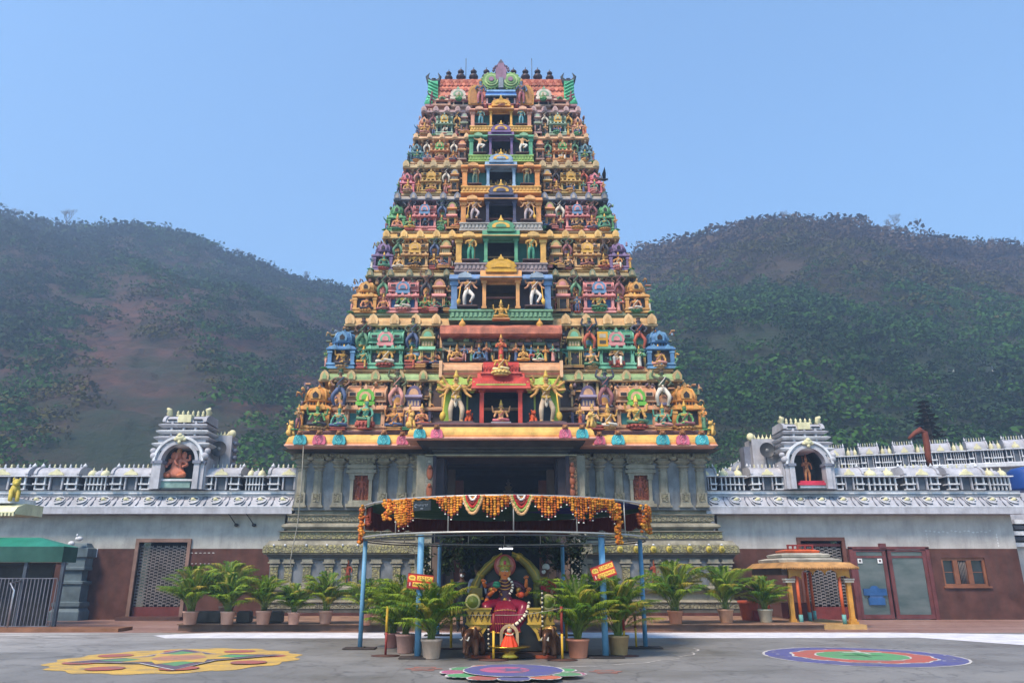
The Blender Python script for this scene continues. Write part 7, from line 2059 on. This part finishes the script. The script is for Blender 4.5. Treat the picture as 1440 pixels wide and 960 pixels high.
for k in range(9): m.ball((.07*math.cos(math.pi*k/8), -.07, .24-.02*math.sin(math.pi*k/8)), .014, fl, 5, 4)
sub(m.mesh('head'), 'head', idol)
m = MB(); arch_band(m, 0, .22, .13, .19, .1, .15, paint('#a8906c', .5), 14); m.box(-.19, -.13, .1, .15, 0, .22, paint('#a8906c', .5)); m.box(.13, .19, .1, .15, 0, .22, paint('#a8906c', .5)); sub(m.mesh('back_arch'), 'back_arch', idol)
for px in (687, 763):
    m = MB(); x_ = txx(px, 880, TY-.2)
    za = tz(830) if px > 700 else tz(880)
    z_ = za; k = 0
    while z_ > (tz(880) if px > 700 else tz(910)): m.ball((x_, TY-.2, z_), .022 if k % 2 else .03, fl if k % 2 else blk, 6, 5); z_ -= .045; k += 1
    o = m.build('bead_string'); tag(o, 'black and white bead string hanging beside the '+('seat on the right of' if px > 700 else 'skirt on the left of')+' the throne', 'bead string')

m = MB(); ch = rp('#c8c4c0'); rr = random.Random(3)
for k in range(60):
    th = R(-8+k*1.5); r_ = 4.35+.05*math.sin(k*.7)
    if rr.random() < .3: continue
    q = [rp_(th, r_), rp_(th+R(1.5), r_+rr.uniform(-.01, .01)), rp_(th+R(1.5), r_+.05), rp_(th, r_+.04)]
    m.add([(v.x, v.y, .006) for v in q], [(0, 1, 2, 3)], ch)
o = m.build('chalk_ring'); tag(o, 'broken white chalk arc on the ground round the right side of the canopy', 'chalk line')
# ================================================================ barrier posts
posts = [(542, 922, 852, 'y', 'r', 888, 'yellow over red barrier post left of the front left blue pole'), (634, 912, 814, 'y', 'y', 860, 'tall all yellow barrier post behind the left palm'),
         (694, 928, 862, 'r', 'y', 886, 'red over yellow barrier post in front of the throne'), (791, 928, 852, 'r', 'y', 890, 'red over yellow barrier post right of the throne, in front'),
         (797, 917, 815, 'y', 'y', 860, 'tall yellow barrier post behind the right palm'), (879, 922, 850, 'r', 'y', 886, 'thin red over yellow barrier post right of the front right pole'), (895, 911, 862, 'r', 'y', 882, 'short red over yellow barrier post beside the outer right pole')]
pc_ = {'y': paint('#c89c28', .5, .2, .3, .1), 'r': paint('#7a1f18', .5, .2, .3, .1)}
tops = []
for px, yb_, yt_, a, b_, ys_, lab in posts:
    p = G(px, yb_); z1_ = Z(yt_, p.y); zm_ = Z(ys_, p.y); r_ = .036 if px in (634, 797) else .028
    t_ = root('barrier_post', p, lab, 'post', 'painted barrier posts around the throne')
    m = MB(); m.cyl((p.x, p.y, .02), (p.x, p.y, zm_), r_*.85, pc_[b_], 10); m.cyl((p.x, p.y, zm_), (p.x, p.y, z1_), r_, pc_[a], 10); m.build('pole', t_)
    m = MB(); m.lathe((p.x, p.y, .0), [(.3, .004), (.3, .015), (.05, .03)], paint('#4a2c22', .7), 18, 1, .7); m.build('base_plate', t_)
    tops.append(Vector((p.x, p.y, min(z1_-.03, 1.05))))
m = MB()
for a, b_ in ((0, 2), (2, 3), (3, 5)):
    A, B_ = tops[a], tops[b_]; m.tube([A.lerp(B_, k/10)+Vector((0, 0, -.05*math.sin(math.pi*k/10))) for k in range(11)], .006, paint('#8a8674', .8), 4)
o = m.build('barrier_rope'); tag(o, 'thin rope strung between the front barrier posts', 'rope')

# ================================================================ potted palms
pgreen = [leafmat('palm_leaf_green', '#2c4a16', '#48681c', 3, .5), leafmat('palm_leaf_lime', '#54701a', '#82902c', 3, .5), leafmat('palm_leaf_old', '#74762a', '#948034', 3, .5)]
pst = paint('#6a7a34', .6, .3, .3, .1)
def palm(seed, H, spread, nf=22):
    rr = random.Random(seed); lf = MB(); lf.mats = list(pgreen); st_ = MB()
    for f in range(nf):
        az = 2*math.pi*(f*.381966+rr.uniform(-.05, .05)); out = spread*rr.uniform(.55, 1.05); up = H*rr.uniform(.5, 1.0)*(1 if f > nf*.3 else .62)
        if f < 4: out *= .25; up = H*rr.uniform(.9, 1.05)
        bx_, by_ = rr.uniform(-.08, .08), rr.uniform(-.08, .08)
        pts = []
        for k in range(11):
            t = k/10; pts.append(Vector((bx_+out*math.cos(az)*(t**1.45), by_+out*math.sin(az)*(t**1.45), up*(1.55*t-.62*t*t)*(1/.93)-.12*t**3*up)))
        st_.tube(pts[:5], [.012, .011, .009, .008, .007], pst, 4)
        lf.tube(pts[4:], [.006]*6+[.003], pgreen[1], 3)
        mi = pgreen[rr.choice([0, 0, 0, 1, 1, 2])]
        nl = 44
        for q in range(nl):
            t = .3+.7*q/(nl-1); i = min(9, int(t*10)); p = pts[i].lerp(pts[i+1], t*10-i); d = (pts[i+1]-pts[i]).normalized()
            side = d.cross(Vector((0, 0, 1))).normalized()
            L = .34*math.sin(math.pi*(.2+.76*(t-.3)/.7))*rr.uniform(.8, 1.15)*(H/1.5)**.4
            for sd in (-1, 1):
                dirn = (side*sd*.8+d*.75+Vector((0, 0, .25))).normalized(); tip = p+dirn*L+Vector((rr.uniform(-.02, .02), rr.uniform(-.02, .02), -L*rr.uniform(.3, .75))); mid = p+dirn*L*.5+Vector((0, 0, .005))
                wv = d.cross(dirn).cross(dirn).normalized()*.0082
                lf.add([p, mid+wv, tip, mid-wv], [(0, 1, 2, 3)], mi if rr.random() < .85 else pgreen[1])
    return lf, st_
def pot_mesh(w, h, c):
    m = MB(); m.lathe((0, 0, 0), [(w*.36, 0), (w*.38, .01), (w*.47, h*.86), (w*.5, h*.87), (w*.52, h*.93), (w*.5, h), (w*.46, h), (w*.44, h*.92), (.02, h*.9)], c, 24); m.lathe((0, 0, 0), [(w*.43, h*.86), (.01, h*.9)], paint('#3a2a1e', .9), 16); return m
PV = []
for k, (H, sp) in enumerate(((1.35, 1.0), (1.2, .9), (1.5, .95), (1.75, 1.2), (1.6, 1.1))):
    a, b_ = palm(31+k, H, sp, 46 if k < 3 else 64); PV.append((a.mesh('palm_foliage'), b_.mesh('palm_stems'), H))
terr = lambda h: paint(h, .75, .15, .35, .1)
plist = [  # px, py base, z, pot w px, pot h px, top py, variant, colour, label
 (262, 878, .2, 22, 18, 797, 0, '#b08878', 'potted palm at the left end of the row, in front of the grille door'),
 (315, 878, .2, 21, 18, 808, 1, '#b08c7c', 'second potted palm from the left on the kerb'),
 (366, 878, .2, 22, 19, 808, 2, '#ac8676', 'third potted palm from the left on the kerb'),
 (410, 878, .2, 18, 17, 822, 1, '#b08878', 'smaller potted palm fourth from the left on the kerb'),
 (455, 877, .2, 20, 18, 806, 0, '#b08c7c', 'fifth potted palm from the left, before the stone plinth'),
 (512, 879, .2, 18, 16, 812, 2, '#b07866', 'potted palm on the kerb behind the outer left blue pole'),
 (953, 877, .2, 22, 18, 790, 0, '#b07a5e', 'potted palm on the kerb just right of the canopy'),
 (1025, 876, .2, 22, 19, 795, 2, '#b88c70', 'broad potted palm on the kerb before the maroon wall'),
 (1081, 875, .2, 21, 18, 812, 1, '#b0a894', 'lime coloured potted palm in a pale pot beside the kiosk'),
 (568, 919, 0, 29, 26, 812, 3, '#b88c80', 'large palm in a pink pot between the left poles'),
 (549, 911, 0, 22, 20, 822, 1, '#a87068', 'palm in a dull pink pot half hidden behind the leftmost barrier post'),
 (605, 927, 0, 31, 27, 818, 4, '#bca08c', 'large palm in a beige pot beside the front left pole'),
 (815, 926, 0, 33, 26, 812, 3, '#bf7c62', 'large palm in a salmon pot right of the throne'),
 (873, 923, 0, 31, 28, 808, 4, '#a8875c', 'large palm in a tan pot between the right poles'),
]
for k, (px, py, z_, wpx, hpx, tpy, v, colr, lab) in enumerate(plist):
    p = G(px, py, z_+.004); zc_ = p.y*math.cos(PITCH)+(z_-EYE)*math.sin(PITCH)
    w, h = wpx/F*zc_, hpx/F*zc_*.98
    if py > 900: p.y += w*.5
    else: p.y += w*.5
    r_ = root('potted_palm', p, lab, 'potted palm', 'potted palms in front of the tower', random.Random(k).uniform(0, 6.28))
    sub(pot_mesh(w, h, terr(colr)).mesh('pot'), 'pot', r_)
    fo, stm, H0 = PV[v]
    H1 = Z(tpy, p.y)-z_-h*.9; s_ = H1/(H0*.88)
    sub(stm, 'stems', r_, (0, 0, h*.88), scale=(s_,)*3); sub(fo, 'foliage', r_, (0, 0, h*.88), scale=(s_*1.05, s_*1.05, s_))
# taller loose plant behind the first pots, and the terracotta planter
p = G(300, 872, .2); r_ = root('potted_palm', Vector((p.x, 26.5, .2)), 'taller darker palm standing behind the left kerb row', 'potted palm', 'potted palms in front of the tower', 1.0)
fo, stm, H0 = PV[2]; sub(pot_mesh(.5, .4, terr('#5a5048')).mesh('pot'), 'pot', r_); sub(stm, 'stems', r_, (0, 0, .35), scale=(1.15,)*3); sub(fo, 'foliage', r_, (0, 0, .35), scale=(1.15,)*3)
m = MB(); p = G(1057, 872, .2); m.lathe((p.x, 25.6, .2), [(.22, 0), (.24, .03), (.3, .5), (.34, .52), (.34, .6), (.3, .6), (.02, .56)], paint('#a8482c', .7), 20)
m.box(p.x+.02, p.x+.4, 25.1, 25.3, .2, .5, paint('#8c2c2c')); o = m.build('terracotta_planter'); tag(o, 'deep orange terracotta planter between the kerb palm and the kiosk', 'planter')
for k, px in enumerate((281, 296, 338, 383)):
    m = MB(); p = G(px, 876, .2); m.ring(.16, p.y+.2, p.y+.5, [(0, .2), (.04, .24), (.03, .5), (0, .54)], paint('#4c4844', .8), cx=p.x); o = m.build('stone_block'); tag(o, 'dark stone block on the kerb, '+['first', 'second', 'third', 'fourth'][k]+' from the left between the pots', 'block', 'stone blocks on the kerb')

# ================================================================ yellow kiosk on the right
ky = 24.5; kx0, kx1 = X(1110, 850, ky), X(1203, 850, ky); kb_ = 27.6
kiosk = root('pillared_kiosk', ((kx0+kx1)/2, ky, 0), 'small yellow and orange pillared kiosk with tiered cream roof by the right wall', 'kiosk')
kc, kor, kw, kte = paint('#a87c48', .7, .3, .5), paint('#c05428', .5), paint('#a8a294', .7, .25, .5), paint('#58908c', .5); kyl = paint('#b07c2c', .6, .25, .4)
zk = lambda y: Z(y, ky-.25)
m = MB(); m.box(kx0-.15, kx1+.2, ky-.15, kb_, .003, .14, paint('#b08c58', .7)); m.build('plinth', kiosk)
m = MB(); ze0, ze1 = zk(799), zk(792)
cxk = (kx0+kx1)/2
m.ring((kx1-kx0)/2-.0, ky-.0, kb_, [(.1, ze0), (.2, ze0+.02), (.16, ze0+.06), (.0, ze1+.04), (-.3, ze1+.06)], kc, cx=cxk)
for k in range(34): x = kx0-.15+(kx1-kx0+.3)*k/33; m.ball((x, ky-.2, ze0+.02), (.035, .04, .05), kc, 5, 4)
for j, (ya, yb_, hw_, Yf_) in enumerate(((790.5, 786.5, 1.0, ky+.55), (783, 779.5, .78, ky+.85), (776.5, 774, .55, ky+1.1))):
    za_, zb__ = Z(ya, Yf_), Z(yb_, Yf_); Yk_ = 2*(ky+1.55)-Yf_
    m.ring(hw_-.12, Yf_+.12, Yk_-.12, [(0, za_-.16), (0, za_)], paint('#4a3226'), cx=cxk); m.ring(hw_-.1, Yf_+.1, Yk_-.1, [(0, za_-.01), (.1, za_), (.13, zb__), (.04, zb__+.03), (-.1, zb__+.06)], kw if j < 2 else kor, cx=cxk)  # brown necks, coloured dark for the shade under each roof step
m.build('tiered_roof', kiosk)
m = MB(); mr_ = paint('#7c2018', .5)
zc0_, zc1_ = Z(775, ky+1.2), Z(766.5, ky+1.2)
for x in (-.42, -.25, -.1, .15, .4): m.box(cxk+x-.025, cxk+x+.025, ky+1.2, ky+1.26, zc0_, zc1_, mr_)
m.box(cxk-.45, cxk+.43, ky+1.195, ky+1.265, zc1_-.02, zc1_+.03, mr_); m.build('roof_crest', kiosk)
m = MB(); zb1_ = ze0; zb0_ = zk(813)                 # scalloped front valance
xs_l, xs_r = kx0+.1, kx1-.05; arc = []
N_ = 5; wv = (xs_r-xs_l)/N_
for k in range(N_):
    for q in range(9):
        a = math.pi*q/8; arc.append((xs_l+wv*(k+.5)-wv*.5*math.cos(a), zb0_-.02+(.16 if 0 < k < 4 else .1)*math.sin(a)+(.12 if k in (1, 2, 3) else 0)*1.0))
pts2 = [(xs_r, zb1_), (xs_l, zb1_)]
m2 = MB()
for (xa_, za_), (xb_, zb__) in zip(arc, arc[1:]): m2.exty([(xa_, za_), (xb_, zb__), (xb_, zb1_), (xa_, zb1_)] if xb_ > xa_+1e-6 else [(xa_, za_), (xa_+.004, za_), (xa_+.004, zb1_), (xa_, zb1_)], ky+.02, ky+.1, kyl)
m2.box(kx0-.1, kx0+.1, ky+.1, kb_-.1, zb0_+.1, zb1_, paint('#3a2a20')); m2.build('scalloped_valance', kiosk)  # left side under the eave painted dark as its shade
for x, y_, c_, w_k in ((kx0+.12, ky+.15, kyl, .13), (kx1-.08, ky+.15, kyl, .13)):
    m = MB(); zt_ = zb0_; m.box(x-w_k/2, x+w_k/2, y_-w_k/2, y_+w_k/2, .3, zt_-.12, c_); m.box(x-w_k, x+w_k, y_-w_k, y_+w_k, .14, .22, c_); m.box(x-w_k*.7, x+w_k*.7, y_-w_k*.7, y_+w_k*.7, .22, .3, c_)
    m.box(x-w_k*1.3, x+w_k*1.3, y_-w_k, y_+w_k, zt_-.05, zt_, kw); m.box(x-w_k*1.1, x+w_k*1.1, y_-w_k, y_+w_k, zt_-.12, zt_-.07, kw); m.build('square_pillar', kiosk)
for x, y_ in ((kx0+.36, ky+.1), (kx1-.36, ky+.1), (kx0+.7, ky+1.7), (kx1-.8, ky+1.7), (kx0+.3, kb_-.3), (kx1-.2, kb_-.3)):
    m = MB(); m.cyl((x, y_, .14), (x, y_, .42), .065, kte, 10); m.cyl((x, y_, .42), (x, y_, zb0_+.2), .05, kor, 10); m.build('round_pillar', kiosk)
m = MB(); m.box(kx0+.6, kx1-.6, ky+1.9, ky+2.4, .14, .7, paint('#5a1c18')); m.build('altar', kiosk)

# ================================================================ gateway dressing: leaves, lamp, people
def leaf_mass(name, spots, label, seed=1, matl=None):
    rr = random.Random(seed); m = MB(); mm = matl or [leafmat('foliage_festoon', '#131d12', '#22301a', 5), leafmat('foliage_festoon_light', '#26361e', '#3a4c28', 5)]
    for (c, rad, n) in spots:
        for k in range(n):
            p = Vector(c)+Vector((rr.gauss(0, rad[0]*.5), rr.gauss(0, rad[1]*.5), rr.gauss(0, rad[2]*.5))); s_ = rr.uniform(.03, .075)
            a = Vector((rr.uniform(-1, 1), rr.uniform(-1, 1), rr.uniform(-1, 1))).normalized(); b_ = a.cross(Vector((rr.uniform(-1, 1), rr.uniform(-1, 1), rr.uniform(-1, 1)))).normalized()
            m.add([p-a*s_*1.6, p-b_*s_*.5, p+a*s_*1.6, p+b_*s_*.5], [(0, 1, 2, 3)], mm[0 if rr.random() < .8 else 1])
    o = m.build(name); tag(o, label, 'foliage', None, 'stuff'); return o
spots = []
YF = 22.6
rr = random.Random(6)
for k in range(46):
    t = k/45; px = 626+t*(812-626); cy_ = 762+14*math.sin(t*math.pi*3)+rr.uniform(-8, 10)
    if 668 < px < 770: cy_ -= 8
    spots.append((U(px, cy_, YF), (.34, .2, .42), 60))
for px, ya, yb_ in ((812, 765, 806), (600, 770, 815), (628, 780, 800), (786, 770, 795)):
    for k in range(8): spots.append((U(px+rr.uniform(-3, 3), ya+(yb_-ya)*k/7, YF), (.14, .12, .16), 34))
leaf_mass('leafy_festoon', spots, 'dark leafy festoon hung across the gateway behind the canopy ring')
m = MB(); lm = paint('#d8dcd0', .5); c = U(712, 771, 24.0)
tl = emis('#f4f6ff', 3.0)
m.cyl((c.x-.22, 24, c.z), (c.x+.2, 24, c.z), .02, tl, 8); m.cyl((c.x-.18, 24, c.z+.1), (c.x+.22, 24, c.z+.1), .018, lm, 8)
o = m.build('tube_lamp'); tag(o, 'lit white tube lamp above the goddess inside the gateway', 'lamp')
def person(px, ytop, Y, shirt, trou, hair, label, arms=None, rz=0., cap=None, mask=None):
    h = Z(ytop, Y)
    s = Skel(); P = s.add((0, 0, .5), (.085, .06), -1, 1); W = s.add((0, 0, .58), (.078, .055), P, 2); C = s.add((0, 0, .71), (.098, .062), W, 2); N = s.add((0, -.005, .82), .032, C, 0)
    H = s.add((0, -.012, .875), (.044, .05), N, 0); s.add((0, -.004, .935), (.048, .056), H, 0)
    for sd in (-1, 1):
        S_ = s.add((sd*.115, 0, .77), .036, C, 2); E_ = s.add((sd*.15, .0, .62), .027, S_, 2); Wr = s.add((sd*.15, -.05, .5), .018, E_, 0); Hn_ = s.add((sd*.15, -.07, .46), (.02, .012), Wr, 0)
        Hp = s.add((sd*.05, 0, .46), .058, P, 1); K_ = s.add((sd*.055, -.01, .27), .042, Hp, 1); A_ = s.add((sd*.055, .01, .04), .028, K_, 1); s.add((sd*.06, -.07, .015), (.025, .018), A_, 3)
    me = s.build('person_body', 1, 4)
    p = X(px, ytop, Y)
    o = put(me, 'person', None, (p, Y, 0.004), (0, 0, R(rz)), h, [paint('#5a3826', .6), paint(trou, .8), paint(shirt, .8), paint('#1c1814', .7)])
    tag(o, label, 'person')
    m = MB(); hc = paint(hair, .7); m.ball((0, .012, .95), (.052, .058, .05), hc, 10, 8)
    if mask: m2_ = MB(); m2_.ball((0, -.05, .885), (.034, .022, .028), paint(mask, .7), 8, 6); sub(m2_.mesh('face_mask'), 'face_mask', o)
    sub(m.mesh('hair'), 'cap' if cap else 'hair', o)
    m = MB()
    for sx in (-1, 1): m.ball((sx*.016, -.054, .915), (.006, .004, .004), paint('#181010'), 5, 4); m.ball((sx*.048, 0, .905), (.008, .012, .018), paint('#5a3826'), 6, 5)
    m.ball((0, -.062, .9), (.007, .01, .012), paint('#5a3826'), 5, 4); sub(m.mesh('face'), 'face', o)
    m = MB()
    for sx in (-1, 1):
        for q in range(4): m.tube([(sx*.15+(q-1.5)*.007, -.075, .455), (sx*.15+(q-1.5)*.008, -.083, .43), (sx*.15+(q-1.5)*.008, -.08, .415+.004*abs(q-1.5))], [.0048, .0044, .003], paint('#5a3826'), 4)
        m.tube([(sx*.135, -.07, .46), (sx*.125, -.085, .445)], [.006, .004], paint('#5a3826'), 4)
    sub(m.mesh('fingers'), 'fingers', o)
    return o
person(672, 792, 21.3, '#8c8c9c', '#2c2c34', '#141010', 'person in a pale grey shirt standing behind the left arm of the gilded arch', rz=150)
person(767, 792, 21.0, '#b0182c', '#20242c', '#c8c8c8', 'person in a red shirt, white cap and white mask standing behind the throne', rz=-35, cap=True, mask='#e8e8e8')
person(650, 799, 23.5, '#1f2226', '#181a1e', '#101010', 'dimly seen person in dark clothes and white mask inside the gateway', rz=0, mask='#d0d0d0')
# red name panel and side panels of the gate walls
m = MB(); c = U(796, 836, 27.0)
# cable hanging down the tower front
m = MB(); m.tube([U(427, 622, 27.7), U(424, 680, 27.9), U(418, 740, 27.9), U(411, 772, 27.8), U(408, 790, 27.8), U(411, 803, 27.8), U(405, 806, 27.8)], .02, paint('#8a867c', .7), 5)
o = m.build('hanging_cable'); tag(o, 'pale cable hanging down the left corner of the tower', 'cable')
m = MB()
for px in (385, 401, 431, 460, 482, 503): m.ball(U(px, 766, 28.25), .045, wht, 6, 5)
m.build('knob_row', base_o)
gb = MB(); gcol = paint('#b0a045', .5, .2, .2, .2); gb.ball((0, 0, 0), (.17, .1, .19), gcol, 10, 8); gb.ball((0, -.08, 0), (.09, .06, .1), paint('#7c742c'), 8, 6); gb.ball((0, -.03, .24), (.07, .07, .06), wht, 8, 6); me_gb = gb.mesh('gable_boss')
for px in (824, 849, 872, 895, 919, 941, 970, 997, 1015): put(me_gb, 'gable_boss', base_o, (X(px, 772, 28.2), 28.2, Z(772, 28.2)), None, .68)
# bird
m = MB(); bc = paint('#15161a', .7); c = U(849, 253, 30)
m.ball((0, 0, 0), (.16, .07, .06), bc, 8, 6); m.ball((.15, 0, .03), (.06, .05, .05), bc, 6, 5)
for sd, tip in ((-1, (-.42, .25, .34)), (1, (.02, -.3, .5))): m.add([(-.05, 0, .02), (.09, 0, .02), (tip[0]*.55+.08, tip[1]*.5, tip[2]*.5), tip, (tip[0]*.5-.1, tip[1]*.5, tip[2]*.42), (-.05, 0, 0), (.09, 0, 0), (tip[0]*.55+.08, tip[1]*.5, tip[2]*.5-.02), (tip[0], tip[1], tip[2]-.01), (tip[0]*.5-.1, tip[1]*.5, tip[2]*.42-.02)], [(0, 1, 2, 3, 4), (9, 8, 7, 6, 5), (0, 5, 6, 1), (1, 6, 7, 2), (2, 7, 8, 3), (3, 8, 9, 4), (4, 9, 5, 0)], bc)
m.add([(-.12, 0, .02), (-.3, -.05, .0), (-.3, .05, .0), (-.12, 0, -.02)], [(0, 1, 2), (3, 2, 1)], bc)
o = m.build('flying_bird'); o.location = c; tag(o, 'dark bird flying beside the right edge of the tower', 'bird')
# antenna posts and roof on the right slope
m = MB()
for px, y0_, y1_ in ((1318, 533, 549), (1346, 528, 549), (1401, 528, 543)):
    p = hill_point(px, y1_+2); m.cyl(p, p+Vector((0, 0, 3.2)), .12, paint('#9aa09c'), 5)
o = m.build('slope_posts'); tag(o, 'three pale posts standing on the green right slope', 'post')
m = MB(); p = hill_point(1264, 560); m.box(p.x-5.2, p.x+5.2, p.y-.4, p.y+3, p.z, p.z+.5, paint('#8a8e8c')); m.box(p.x-5, p.x+4.5, p.y, p.y+3, p.z-6, p.z, paint('#3c5a3c', .8))
o = m.build('slope_terrace'); tag(o, 'pale flat terrace edge on the green right slope', 'terrace')
# ================================================================ air
hz = MB(); hm, nt, b = new_mat('pale_haze')
nt.n.remove(b)
pv_ = nt.node('ShaderNodeVolumePrincipled'); pv_.inputs['Color'].default_value = (.5, .68, 1.0, 1); pv_.inputs['Density'].default_value = HAZE_D; pv_.inputs['Anisotropy'].default_value = .2
nt.link(pv_.outputs[0], nt.n['Material Output'].inputs['Volume'])
hz.box(-700, 700, -15, 420, -5, 190, hm)
o = hz.build('haze'); tag(o, 'pale blue haze in the air between the temple and the hills', 'haze', None, 'stuff')
